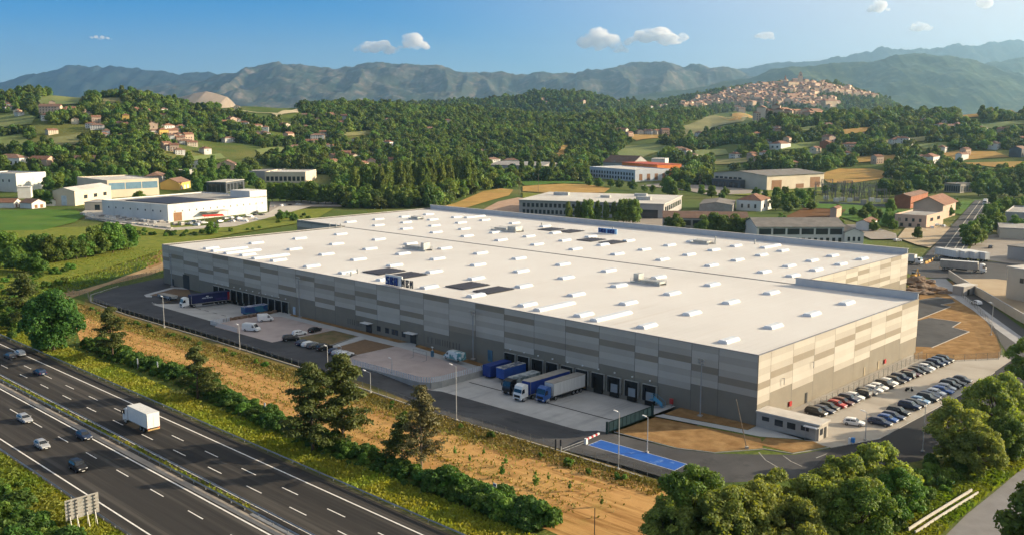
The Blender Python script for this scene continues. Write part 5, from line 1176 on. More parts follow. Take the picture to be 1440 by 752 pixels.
rt=random.Random(77); cnt=0
TOWN=[(955,150),(985,140),(1010,134),(1035,129),(1060,122),(1085,118),(1105,115),(1135,116),(1165,121),(1195,127),(1222,134),(1231,140),(1215,139),(1180,135),(1150,133),(1142,141),(1176,143),(1178,150),(1166,156),(1130,153),(1100,150),(1078,152),(1050,152),(1020,149),(990,153),(962,155)]
tries=0; placed=[]
while cnt<285 and tries<20000:
    tries+=1; x,y=rt.uniform(950,1235),rt.uniform(113,157)
    if not inpoly(x,y,TOWN): continue
    if 1085<x<1135 and 132<y<139 and rt.random()<.8: continue
    if x<1070 and y>143 and rt.random()<.6: continue
    if any(abs(x-a)<3.4 and abs(y-b)<1.7 for a,b in placed): continue
    placed.append((x,y)); k=rt.randrange(5)
    if k>=len(TM_): pass
    p=at(x,y)
    if len(TM_)<5:
        o=TP[len(TM_)].build('town_house',[M_town,M_troof,M_glass]); TM_.append(o)
    else: o=TM_[k].copy(); COL.objects.link(o)
    o.location=p+Vector((0,0,rt.uniform(0,6))); o.rotation_euler=(0,0,rt.uniform(.1,1.3)); o.scale=(rt.uniform(.9,1.35),)*3
    tag(o,'small pinkish stone house packed into the hilltop town','town house','houses of the hilltop town'); cnt+=1
# the rest of the town, too small and crowded to count
TV=[];TF=[];TMI=[];tries=0;cnt=0
while cnt<300 and tries<20000:
    tries+=1; x,y=rt.uniform(950,1235),rt.uniform(113,157)
    if not inpoly(x,y,TOWN) or (1085<x<1135 and 132<y<139 and rt.random()<.6): continue
    if any(abs(x-a)<1.7 and abs(y-b)<.9 for a,b in placed): continue
    placed.append((x,y)); cnt+=1; p=at(x,y); me_=TM_[rt.randrange(5)].data; an=rt.uniform(.1,1.3); sc_=rt.uniform(.8,1.3); cs,sn=math.cos(an)*sc_,math.sin(an)*sc_; o_=len(TV)
    for v in me_.vertices: TV.append((v.co.x*cs-v.co.y*sn+p.x,v.co.x*sn+v.co.y*cs+p.y,v.co.z*sc_+p.z+2))
    for f in me_.polygons: TF.append([i+o_ for i in f.vertices]); TMI.append(f.material_index)
tme=bpy.data.meshes.new('town_mass'); tme.from_pydata(TV,[],TF)
for m_ in (M_town,M_troof,M_glass): tme.materials.append(m_)
tme.polygons.foreach_set('material_index',TMI); tme.update(); to_=bpy.data.objects.new('town_mass',tme); COL.objects.link(to_); tag(to_,kind='stuff')
ct=empty('church_tower',at(1125,122),0,'tall stone bell tower rising over the hilltop town','church tower')
m=MB(); m.box((0,0,8),(13,13,50)); m.box((0,0,34),(15,15,2)); m.box((0,0,39),(10,10,9)); part('tower',m,M_town,ct)
m=MB(); m.add([(-5.5,-5.5,43.5),(5.5,-5.5,43.5),(5.5,5.5,43.5),(-5.5,5.5,43.5),(0,0,52)],[(0,1,4),(1,2,4),(2,3,4),(3,0,4)]); part('spire',m,M_troof,ct)
m=MB()
for s in (-3,3): m.box((s*.8,-5.05,39),(2.4,.3,6))
part('belfry_opening',m,M_dark,ct)
ct=empty('castle_block',at(1112,127),.55,'massive pale stone palace block beside the bell tower of the town','palace')
m=MB(); m.box((0,0,6),(50,26,40)); part('wall',m,mat('palace_stone',(.60,.47,.32),(.52,.4,.28),scale=.05,rough=.9),ct); m=MB(); m.box((0,0,27),(52,28,2)); part('roof',m,M_troof,ct)
for i in range(7):
    for q in range(3): m=MB(); m.box((-21+i*7,-13.05,3+q*8),(2.4,.3,4)); part('window',m,M_glass,ct)
for (x,y,wx,h,l) in ((1116,141,70,16,'long terrace palace under the town centre'),(1165,153,46,24,'big cube of pale stone at the lower edge of the town'),(1146,119,34,14,'pale church nave near the bell tower'),(1060,126,30,14,'large roofed house on the western crest of the town')):
    r=empty('palace',at(x,y),rt.uniform(.4,.8),l,'palace'); m=MB(); m.box((0,0,h/2-6),(wx,22,h+12)); part('wall',m,mat('palace_stone',(.6,.5,.4)),r); m=MB(); m.add([(-wx/2-1,-12,h),(wx/2+1,-12,h),(wx/2+1,12,h),(-wx/2-1,12,h),(-wx/2+6,0,h+5),(wx/2-6,0,h+5)],[(0,1,5,4),(1,2,5),(2,3,4,5),(3,0,4)]); part('roof',m,M_troof,r)
m=MB(); r=empty('spire_chapel',at(1104,121),0,'thin spired chapel beside the palace block of the town','chapel'); m.box((0,0,4),(9,9,34)); part('tower',m,M_town,r); m=MB(); m.tube((0,0,21),(0,0,38),4.5,.2,6); part('spire',m,M_troof,r)

# ================================================================ woods
CLEAR=[[(-60,243),(120,243),(200,258),(240,246),(470,246),(480,300),(620,330),(-60,440)],
 [(610,300),(636,284),(680,268),(722,264),(732,255),(830,256),(1000,262),(1150,255),(1250,250),(1300,262),(1500,262),(1500,440),(560,340)],
 [(1150,244),(1180,236),(1250,236),(1250,246),(1200,252)],[(1322,219),(1345,211),(1420,211),(1424,224),(1345,228)],[(1348,230),(1400,227),(1500,226),(1500,239)],
 [(958,190),(962,174),(985,168),(1005,161),(1030,158),(1076,158),(1080,168),(1045,174),(1010,180),(982,190)],[(864,222),(880,204),(942,203),(940,210),(905,224)],[(972,214),(1026,209),(1026,219),(975,222)],[(776,223),(790,204),(802,204),(792,222)],
 [(-60,166),(20,158),(54,164),(45,178),(-60,184)],[(45,150),(60,138),(90,132),(125,136),(110,150)],[(304,154),(330,146),(424,152),(424,162),(395,168),(330,160)],[(1348,160),(1376,158),(1380,167),(1350,168)]]
CLEAR+=FIELDS
def blocked(X,Y,z,hgt=8):
    x,y=proj(X,Y,z)
    if Y>2700 and inpoly(x,y,TOWN) and rw.random()<.72: return True
    hp_=8.5*1371/max(Y,600)
    for P_ in CLEAR:
        if inpoly(x,y,P_): return True
    if y<262:
        for P_ in CLEAR[2:]:
            if inpoly(x,y-hp_*.8,P_) or inpoly(x,y-hp_*.4,P_): return True
    for b in BB:
        if b[0]<x<b[2] and b[1]<y<b[3]+3: return True
    return False
rw=random.Random(99)
WK=['wood0','wood1','wood2','wood3','wood4']
rw=random.Random(99)
def row(pts,keys,s0,s1,label,group,name=None,jit=1.0):
    for (x,y) in pts:
        put_tree(rw.choice(keys),at(x+rw.uniform(-jit,jit),y),rw.uniform(s0,s1),rw.uniform(0,6),label,'tree',group,name)
row([(563,281),(573,280),(584,279),(596,279),(607,278),(619,277),(631,276),(643,275),(655,275),(664,274),(578,277),(602,275),(626,274),(648,272)],['poplar'],1.15,1.35,'tall poplar in the dense row behind the warehouse','poplars in the dense row')
row([(500,285),(509,284),(518,284),(528,283),(538,284),(546,282)],['poplar'],1.0,1.2,'poplar in the looser row beside the red topped yard','poplars in the looser row')
row([(382,284),(393,284),(403,285),(414,286),(424,285),(436,287),(447,288),(458,288),(468,288),(478,287)],['round1','round2'],1.25,1.6,'dark round tree in the belt between the white hall and the poplars','trees in the dark belt')
row([(800,319),(812,318),(826,318),(840,317),(852,317),(864,316),(876,317),(889,317)],['round1','poplar'],.55,.62,'tree in the tight row in front of the old factory','trees before the old factory')
for o in [o for o in bpy.data.objects if o.get('group')=='trees before the old factory']:
    if o.children[0].data is TREE['round1'][0]: o.scale=(1.15,1.15,1.45)
row([(990,334),(1003,333),(1018,334),(1035,334),(1052,334),(948,329)],['round1','round2'],.95,1.25,'round tree in the row in front of the ribbon windowed workshop','trees before the ribbon windowed workshop')
row([(1366,346),(1374,338),(1382,333),(1372,345),(1362,340)],['round1','round2'],1.0,1.3,'leafy tree at the corner of the town road and the trailer yard','trees at the town road corner')
row([(1395,320),(1402,326),(1428,328),(1400,310)],['round1','round2'],.9,1.1,'dark tree between the grey hall and the town road','trees beside the grey hall')
row([(1325,303),(1334,298),(1342,296),(1332,305)],['round2'],.6,.9,'small tree beside the brown gabled house','trees by the brown gabled house')
row([(1222,302),(1228,326),(1180,322),(1255,324),(1290,337),(1098,318)],['round2','round1'],.6,.85,'garden tree near the small cottage','garden trees near the cottage')
row([(1090,296),(1105,293),(1120,290),(1134,288),(1140,283),(1115,296),(1128,292)],['round1','round2'],.9,1.3,'round tree between the orange roofed house and the dark hall','trees by the orange roofed house')
row([(1240,278),(1250,274),(1262,278),(1275,274),(1290,272),(1302,276),(1315,272)],['round1','round2'],1.1,1.5,'round tree in the belt behind the substation','trees behind the substation')
row([(1345,268),(1375,276),(1385,270),(1398,278),(1412,275),(1425,279),(1438,276),(1452,278)],['round1','round2'],1.1,1.5,'round tree by the concrete shell','trees by the concrete shell')
row([(942,276),(938,274),(946,278)],['round1'],1.2,1.4,'dark tree on the hedge line in front of the orange hall','trees before the orange hall')
row([(828,262),(842,264),(858,263),(872,265)],['round2'],.7,.9,'small tree at the foot of the white windowed hall','trees at the white hall')
row([(8,366),(22,368),(36,371),(50,370),(64,369),(80,370),(96,368),(108,366),(122,364),(135,362),(144,358),(170,354),(180,352),(158,357),(16,362),(70,364)],['round1','round2'],1.0,1.4,'meadow tree in the hedge line behind the motorway field','trees of the meadow hedge',jit=3)
row([(62,286),(68,290),(56,289),(198,290),(283,268),(290,270),(278,272),(196,292)],['round1','round2'],.9,1.3,'tree between the halls of the industrial estate','trees of the industrial estate')
row([(395,310),(404,308),(412,312),(300,331)],['round2'],.5,.8,'small tree beside the curved track at the white hall','small trees at the curved track')
row([(735,250),(790,251),(804,252),(776,249),(815,250),(746,249),(758,250),(822,247)],['poplar','round1'],.75,1.0,'tall tree in front of the long grey hall','trees before the long grey hall')
row([(28,256),(40,262),(52,264),(70,270),(84,268),(98,270),(112,266),(10,247),(30,247),(50,249),(66,254),(90,256),(108,254),(128,252),(142,254),(158,256),(174,258),(188,256),(200,252)],['round1','round2'],1.0,1.5,'dark leafy tree in the gaps around the tall white block and cream hall','trees around the white block and cream hall',jit=2)
row([(238,258),(250,256),(262,257),(276,258),(290,256),(300,258),(312,254),(326,258),(344,260),(356,264),(366,268),(348,250),(360,247),(318,247),(300,249),(284,246),(246,247)],['round1','round2'],1.0,1.5,'leafy tree between the ochre fronted house and the pale long halls','trees around the ochre fronted house',jit=2)
row([(700,252),(712,256),(722,250),(690,258),(678,262),(668,268)],['round1','round2'],1.1,1.5,'bushy tree at the end of the poplar row by the tan track','trees at the tan track')
row([(956,268),(968,271),(985,275),(1000,279),(1015,281),(1062,276),(1075,279),(1090,281),(1105,280),(1020,276),(905,270),(890,268),(918,272)],['round1','round2'],.6,.95,'hedge tree along the field line in front of the dark grey hall','hedge trees before the dark hall',jit=2)
row([(1140,296),(1200,304),(1212,308),(1235,308),(1248,310),(1262,312),(1178,300),(1228,316),(1246,318),(1108,300),(1310,300),(1250,300)],['round1','round2'],.55,.9,'garden tree in the small fields by the substation','garden trees by the substation fields',jit=2)
row([(1400,300),(1412,296),(1424,293),(1436,291),(1430,300),(1444,304),(1398,288),(1386,303)],['round1','round2'],.6,1.0,'tree lining the grass strips beyond the town road','trees beyond the town road',jit=2)
row([(1160,274),(1172,272),(1186,273),(1200,274)],['round1','round2'],.6,.8,'small tree between the substation and the stubble field','small trees behind the substation')
row([(4,378),(18,382),(34,384),(52,386),(150,352),(163,349),(176,347)],['round1','round2'],.7,1.0,'bushy tree on the near side of the meadow hedge','bushy trees of the meadow')
n_ind=0
# individual trees at the foot of the hills, nearest first
cand=[]
for _ in range(5200):
    Y=rw.uniform(640,1500); X=rw.uniform(-.62,.62)*Y
    cand.append((Y,X))
cand.sort()
taken=[]
def region_label(X,Y):
    s=720+1371*X/Y
    if s<300: return 'green broadleaf tree in the woods behind the industrial estate','trees behind the industrial estate'
    if s<560: return 'green broadleaf tree in the woods behind the pale long halls','trees behind the long halls'
    if s<800: return 'green broadleaf tree in the woods behind the poplar row','trees behind the poplars'
    if s<1120: return 'green broadleaf tree in the woods around the orange hall and dark hall','trees around the orange hall'
    return 'green broadleaf tree in the woods beyond the substation and stubble fields','trees beyond the substation'
cells={}
for Y,X in cand:
    if n_ind>=185: break
    z=tz(X,Y)
    if blocked(X,Y,z): continue
    key=(int(X/11),int(Y/11))
    if any((key[0]+i,key[1]+j) in cells for i in(-1,0,1) for j in(-1,0,1)): continue
    cells[key]=1
    lab,gr=region_label(X,Y)
    put_tree(rw.choice(WK+['round1','round2']),(X,Y,z-.3),rw.uniform(.95,1.5),rw.uniform(0,6),lab,'tree',gr,'broadleaf_tree'); n_ind+=1
# the far-off wood: one mass
wc=bpy.data.collections.new('woodland crowns')
for k in WK:
    o=bpy.data.objects.new(k,TREE[k][0]); wc.objects.link(o)
pts=[];scs=[];rots=[]
def grow(Y0,Y1,cell,s0,s1,lim=.66,keep=1.0):
    Y=Y0
    while Y<Y1:
        X=-lim*Y
        while X<lim*Y:
            x,y=X+rw.uniform(-.5,.5)*cell,Y+rw.uniform(-.5,.5)*cell
            X+=cell
            if rw.random()>keep: continue
            z=tz(x,y)
            nz=mnoise.noise(Vector((x/90,y/130,7.7)))
            s_px=720+1371*x/y; nz2=nz+.5*mnoise.noise(Vector((x/260,y/420,2.2)))
            if y<2400 and nz2<(-.50 if 470<s_px<930 else -.36): continue           # glades
            if Y<1700 and (int(x/11),int(y/11)) in cells: continue
            if blocked(x,y,z): continue
            pts.append((x,y,z-.6)); s=rw.uniform(s0,s1)*(1+.25*nz)*(rw.choice((.7,1,1,1,1.3))); scs.append((s,s,s*rw.uniform(.85,1.35))); rots.append(rw.uniform(0,6.28))
        Y+=cell
grow(640,1100,6.4,.6,1.15); grow(1100,2300,7.2,.62,1.15); grow(2300,4000,12,.9,1.45)
me=bpy.data.meshes.new('woods'); me.vertices.add(len(pts)); me.vertices.foreach_set('co',np.array(pts,dtype=np.float32).ravel())
a_=me.attributes.new('sc','FLOAT_VECTOR','POINT'); a_.data.foreach_set('vector',np.array(scs,dtype=np.float32).ravel())
a_=me.attributes.new('rt','FLOAT','POINT'); a_.data.foreach_set('value',np.array(rots,dtype=np.float32))
wo=bpy.data.objects.new('woods',me); COL.objects.link(wo); tag(wo,kind='stuff')
ng=bpy.data.node_groups.new('scatter','GeometryNodeTree'); ng.interface.new_socket('Geometry',in_out='INPUT',socket_type='NodeSocketGeometry'); ng.interface.new_socket('Geometry',in_out='OUTPUT',socket_type='NodeSocketGeometry')
N=ng.nodes; gi=N.new('NodeGroupInput'); go_=N.new('NodeGroupOutput'); ip=N.new('GeometryNodeInstanceOnPoints'); ci=N.new('GeometryNodeCollectionInfo'); ci.inputs['Collection'].default_value=wc; ci.inputs['Separate Children'].default_value=True; ci.inputs['Reset Children'].default_value=True
ip.inputs['Pick Instance'].default_value=True
n1=N.new('GeometryNodeInputNamedAttribute'); n1.data_type='FLOAT_VECTOR'; n1.inputs['Name'].default_value='sc'
n2=N.new('GeometryNodeInputNamedAttribute'); n2.data_type='FLOAT'; n2.inputs['Name'].default_value='rt'
cx_=N.new('ShaderNodeCombineXYZ'); ng.links.new(n2.outputs[0],cx_.inputs[2])
ng.links.new(gi.outputs[0],ip.inputs['Points']); ng.links.new(ci.outputs[0],ip.inputs['Instance']); ng.links.new(n1.outputs[0],ip.inputs['Scale']); ng.links.new(cx_.outputs[0],ip.inputs['Rotation']); ng.links.new(ip.outputs[0],go_.inputs[0])
md=wo.modifiers.new('scatter','NODES'); md.node_group=ng
print('woods',len(pts),'ind',n_ind)
# ================================================================ vehicles
def paint(name,c,metal=.0): return mat(name,c,tuple(x*.92 for x in c),scale=2,rough=.3,metal=metal,spec=.5)
P_black=paint('car_paint_black',(.012,.012,.014)); P_navy=paint('car_paint_navy',(.015,.03,.075)); P_white=paint('car_paint_white',(.75,.75,.74)); P_silver=paint('car_paint_silver',(.42,.43,.45),.3); P_grey=paint('car_paint_grey',(.09,.095,.105),.2); P_red=paint('car_paint_red',(.38,.02,.022)); P_lblue=paint('car_paint_light_blue',(.20,.34,.52)); P_blue=paint('car_paint_blue',(.03,.10,.32)); P_maroon=paint('car_paint_maroon',(.07,.012,.015))
M_tyre=mat('tyre',(.015,.015,.016),rough=.85); M_rim=mat('wheel_rim',(.35,.35,.36),rough=.35,metal=.6)
M_head=mat('headlight',(.62,.64,.66),rough=.15,spec=.6); M_tail=mat('taillight',(.35,.01,.01),rough=.25); M_plast=mat('black_plastic',(.018,.018,.02),rough=.6); M_carg=glass('car_glass',(.012,.016,.022),.06)
def wheel(par,x,y,r=.32,wd_=.22):
    m=MB(); m.tube((x,y-wd_/2,r),(x,y+wd_/2,r),r,n=16); o=m.build('wheel',M_tyre,par)
    s=1 if y>0 else -1; m=MB(); m.tube((x,y+s*(wd_/2-.02),r),(x,y+s*(wd_/2+.012),r),r*.64,n=12); m.build('rim',M_rim,o)
def car(name,label,Lc,Wc,hood,belt,Hc,wsb,wst,rrt,rrb,key_paint,sill=.22):
    """x forward; wsb/wst windscreen base/top, rrt/rrb rear roof end / rear glass base"""
    r=empty(name,(0,0,-500),0,label,'car'); hl=Lc/2; hw2=Wc/2; wbx=Lc*.305
    st=[(-hl,.42,belt*.86,.80),(-hl+.10,.26,belt*.97,.93),(-hl+.5,sill,belt,.99),(0,sill,belt,1.0),(wsb-.1,sill,belt*.99,1.0),(wsb+.15,sill,hood+.04,.99),(hl-.45,.24,hood*.95,.96),(hl-.1,.28,hood*.82,.88),(hl,.40,hood*.66,.76)]
    rings=[]
    for x,zb,zt,wf in st:
        ww=hw2*wf; zm=zb+(zt-zb)*.55
        rings.append([(x,-ww*.9,zb),(x,-ww,zb+.12),(x,-ww,zm),(x,-ww*.93,zt-.02),(x,-ww*.80,zt),(x,ww*.80,zt),(x,ww*.93,zt-.02),(x,ww,zm),(x,ww,zb+.12),(x,ww*.9,zb)])
    m=MB(); m.loft(rings)
    # cabin
    cab=[(rrb,belt-.03,belt-.03,.90),((rrb+rrt)/2-.02,belt-.03,(belt+Hc)/2+.08,.86),(rrt,belt-.03,Hc-.05,.80),((rrt+wst)/2,belt-.03,Hc,.78),(wst,belt-.03,Hc-.04,.80),(wsb,belt-.03,belt-.03,.88)]
    rr=[]
    for x,zb,zt,wf in cab:
        wb=hw2*.93; wt=hw2*wf*.93; zt=max(zt,zb+.01); f=(zt-zb)/(Hc-belt+.03)
        wq=wb+(wt*.9-wb)*f
        rr.append([(x,-wb,zb),(x,-wq,zt-.03*f),(x,-wq*.86,zt),(x,wq*.86,zt),(x,wq,zt-.03*f),(x,wb,zb)])
    m.loft(rr); body=m.build('body',key_paint,r,smooth=False)
    # glass
    def sq(pts): 
        mm=MB(); mm.quad(*pts); return mm
    e=.02; wb=hw2*.90; wt=hw2*.68
    m=MB(); m.quad((wsb-.04+e,-wb*.92,belt+.03),(wsb-.04+e,wb*.92,belt+.03),(wst+.06+e,wt*.95,Hc-.08),(wst+.06+e,-wt*.95,Hc-.08))
    me=m.build('windscreen',M_carg,r)
    m=MB(); m.quad((rrb+.06-e,wb*.9,belt+.06),(rrb+.06-e,-wb*.9,belt+.06),(rrt-.04-e,-wt*.92,Hc-.1),(rrt-.04-e,wt*.92,Hc-.1)); m.build('rear_window',M_carg,r)
    mid=(rrt+wst)/2-.05
    for s in (-1,1):
        yb=s*(hw2*.93+.012); yt=s*(hw2*.675+.012)
        for (x0,x1,x2,x3) in ((mid+.05,wsb-.38,wst-.02,mid+.05),(rrb+.42,mid-.05,mid-.05,rrt+.08)):
            m=MB(); p=[(x0,yb,belt+.03),(x1,yb,belt+.03),(x2,yt,Hc-.13),(x3,yt,Hc-.13)]
            m.quad(*(p if s<0 else p[::-1])); m.build('side_window',M_carg,r)
        m=MB(); m.box((hl-.16,s*hw2*.62,hood*.72),(.30,.34,.14)); m.build('headlight',M_head,r)
        m=MB(); m.box((-hl+.1,s*hw2*.76,belt*.80),(.16,.22,.22)); m.build('taillight',M_tail,r)
        m=MB(); m.box((wsb-.42,s*(hw2+.08),belt+.07),(.16,.18,.13)); m.build('wing_mirror',key_paint,r)
        for x in (-wbx,wbx): wheel(r,x,s*(hw2-.10))
    m=MB(); m.box((hl-.02,0,.44),(.1,Wc*.56,.16)); m.build('grille',M_plast,r); m=MB(); m.box((hl+.02,0,.36),(.03,.5,.11)); m.build('number_plate',P_white,r)
    m=MB(); m.box((-hl-.01,0,.58),(.03,.5,.11)); m.build('number_plate',P_white,r)
    return r
KEY=paint('car_paint',(.3,.3,.3))
HATCH=car('hatchback','x',4.1,1.76,.86,.93,1.48,.95,.28,-1.35,-1.95,KEY)
SUV=car('suv','x',4.5,1.86,1.02,1.10,1.70,1.05,.45,-1.75,-2.12,KEY,.3)
SEDAN=car('estate_car','x',4.7,1.82,.84,.92,1.45,1.0,.25,-1.6,-2.2,KEY)
CK={'h':HATCH,'s':SUV,'e':SEDAN}; cused=set()
PN={'black':P_black,'navy':P_navy,'white':P_white,'silver':P_silver,'grey':P_grey,'red':P_red,'pale blue':P_lblue,'blue':P_blue,'maroon':P_maroon}
KN={'h':'hatchback','s':'suv','e':'estate_car'}
def put_car(k,col,loc,rz,label,group):
    r=dup(CK[k],loc,rz,None,label,group,{'car_paint':PN[col]}); r.name=KN[k]; return r
RZU=math.atan2(-U.y,-U.x); RZV=math.atan2(V.y,V.x)
row1=['s black','e navy','h black','h red','e maroon','s navy','h white','s black','e grey','h white','h white','s black','h white','e black','s navy','s black','e maroon','h black','e grey','h white','h black','s navy','s navy','s black']
KW={'h':'hatchback','s':'tall suv','e':'estate car'}
for i,x in enumerate(row1):
    k,c=x.split(' ',1); b=14.6+i*2.72; a=-5.6-.052*(b-14)
    put_car(k,c,w(a+rb.uniform(-.2,.2),b,.02),RZU+rb.uniform(-.03,.03)+(math.pi if i in (7,15) else 0),'%s %s, %s from the gatehouse in the row along the fence'%(c,KW[k],ORD[i]),'cars parked along the wall fence')
row2=[('e navy',17.4),('h blue',20.3),('e navy',23),('s black',26.2),('s navy',32),('e black',34.8),('h pale blue',37.4),('s black',40.3),('e navy',43),('h white',46),('e blue',48.8),('h silver',51.6),('s black',54.4),('e black',57.4),('h grey',61)]
for i,(x,b) in enumerate(row2):
    k,c=x.split(' ',1)
    put_car(k,c,w(-17.6-.02*(b-17)+rb.uniform(-.25,.25),b,.02),RZU+rb.uniform(-.04,.04),'%s %s, %s from the gatehouse in the row along the side road'%(c,KW[k],ORD[i]),'cars parked along the side road')
put_car('h','white',w(-13.9,13.6,.02),RZU+.25,'white hatchback standing alone in the driving lane of the car park','cars in the car park lane')
def ln(n): return hw(0,n)
for (px,py,n,k,c,dr,lab) in [(28,499,84.6,'h','white',0,'white hatchback on the far carriageway beside the dark estate car'),(14,503,80.6,'e','grey',0,'dark grey estate car overtaking the white hatchback on the motorway'),(56,526,80.5,'e','navy',0,'dark blue estate car alone behind the pair on the far carriageway'),
  (35,592,65.0,'e','silver',math.pi,'silver estate car in the middle lane of the near carriageway'),(59.5,629,61.2,'h','silver',math.pi,'silver hatchback in the near carriageway following the black suv'),(118.5,616,69.2,'h','navy',math.pi,'navy hatchback in the fast lane beside the median grass'),(110,660,61.0,'s','black',math.pi,'black suv leading the near carriageway traffic')]:
    q=g(px,py).xy; s=q.dot(HU); nn=q.dot(HN); put_car(k,c,hw(s,nn,.04),HANG+dr,lab,'cars on the motorway')
for (a,b,k,c,dr,lab) in [(129.2,-20.8,'s','black',-.4,'black suv at the corner of the planted island and plaza'),(133.5,-9.8,'e','black',.3,'black estate car parked across the plaza edge near the canopies'),(133.2,-15.2,'h','white',-.2,'white hatchback with dark windows beside the black suv on the plaza'),
   (122.4,-21.2,'e','navy',0,'dark blue car, first after the plaza in the yard parking bays'),(120,-21,'e','white',0,'white estate car between two dark cars in the yard bays'),(117.6,-21,'e','grey',0,'dark grey estate car in the yard bays by the walkway'),(113.8,-20.8,'s','black',0,'black suv alone in the yard bays after the walkway'),
   (108.6,-21.2,'h','navy',0,'navy hatchback at the mulch island bays'),(106.4,-21.3,'e','silver',0,'silver estate car next to the navy hatchback at the mulch island'),(104.1,-21.4,'e','white',0,'white estate car at the end of the mulch island bays')]:
    put_car(k,c,w(a,b,.03),RZV+dr,lab,'cars in the warehouse yard')
# yard of the white hall, town side
rc=random.Random(8)
CX=['h','e','s']
for i,(px,py) in enumerate([(272, 313), (280, 314), (287, 315), (318, 309), (326, 308), (334, 307), (342, 308), (350, 305), (358, 304), (331, 312), (340, 313), (346, 311), (322, 314), (360, 310), (300, 318), (362, 300), (190, 309), (200, 311), (212, 313), (222, 314), (176, 305), (385, 292), (398, 291), (408, 290), (420, 289), (268, 316), (276, 318), (310, 313), (337, 309), (354, 307), (368, 304), (300, 317), (326, 313), (344, 313), (258, 316)]):
    c=rc.choice(['white','silver','white','grey','silver','black']); put_car(rc.choice(CX),c,at(px,py,.06),rc.uniform(0,3),'%s car parked in the yard of the white hall'%c,'%s cars in the white hall yard'%c)
for i,(px,py,c,lab) in enumerate([(1393,349,'grey','grey car on the town road beside the corner trees'),(1373,428,'white','white car on the side lane below the boundary wall'),(1262,340,'silver','silver car on the lot of the ribbon windowed workshop'),(1310,322,'white','white car in front of the terrace house'),(1318,318,'white','white car by the brown gabled house'),(1327,320,'silver','silver car next to the white car by the brown gabled house'),(1392,312,'white','white car among trees by the grey hall'),(1400,308,'white','white car under the trees of the grey hall')]):
    put_car(rc.choice(CX),c,at(px,py,.1),rc.uniform(0,3),lab,'cars around the town road')
# ---------------------------------------------------------------- trucks
def cabin(r,x0,m_cab,hz=3.55,fair=True):
    """tractor cab, front at x0+2.3"""
    m=MB(); w2=1.24
    prof=[(x0,.95,w2),(x0,hz-.25,w2*.98)]
    m.loft([[(x0,-w2,.95),(x0,w2,.95),(x0,w2*.97,hz-.15),(x0,-w2*.97,hz-.15)],[(x0+.9,-w2,.95),(x0+.9,w2,.95),(x0+.9,w2*.95,hz),(x0+.9,-w2*.95,hz)],[(x0+1.75,-w2,.8),(x0+1.75,w2,.8),(x0+1.75,w2*.9,hz-.35),(x0+1.75,-w2*.9,hz-.35)],[(x0+2.12,-w2,.55),(x0+2.12,w2,.55),(x0+2.12,w2*.95,2.0),(x0+2.12,-w2*.95,2.0)],[(x0+2.3,-w2*.94,.5),(x0+2.3,w2*.94,.5),(x0+2.28,w2*.92,1.6),(x0+2.28,-w2*.92,1.6)]])
    c=m.build('cab',m_cab,r)
    m=MB(); m.quad((x0+2.15,-w2*.9,2.02),(x0+2.15,w2*.9,2.02),(x0+1.83,w2*.84,3.05),(x0+1.83,-w2*.84,3.05)); m.build('windscreen',M_carg,c)
    for s in (-1,1):
        p=[(x0+1.1,s*(w2+.012),1.95),(x0+1.95,s*(w2+.012),1.95),(x0+1.72,s*(w2*.95+.02),2.8),(x0+1.1,s*(w2*.96+.02),2.8)]
        m=MB(); m.quad(*(p if s<0 else p[::-1])); m.build('side_window',M_carg,c)
        m=MB(); m.box((x0+2.3,s*.9,.78),(.08,.4,.22)); m.build('headlight',M_head,c)
        m=MB(); m.box((x0+2.05,s*(w2+.2),2.3),(.12,.22,.7)); m.build('wing_mirror',M_plast,c)
        m=MB(); m.box((x0+1.0,s*(w2-.05),.62),(1.0,.12,.5)); m.build('fuel_tank',M_acg,c)
    m=MB(); m.box((x0+2.31,0,1.25),(.05,1.7,.55)); m.box((x0+2.31,0,.62),(.05,1.2,.2)); m.build('grille',M_plast,c)
    return c
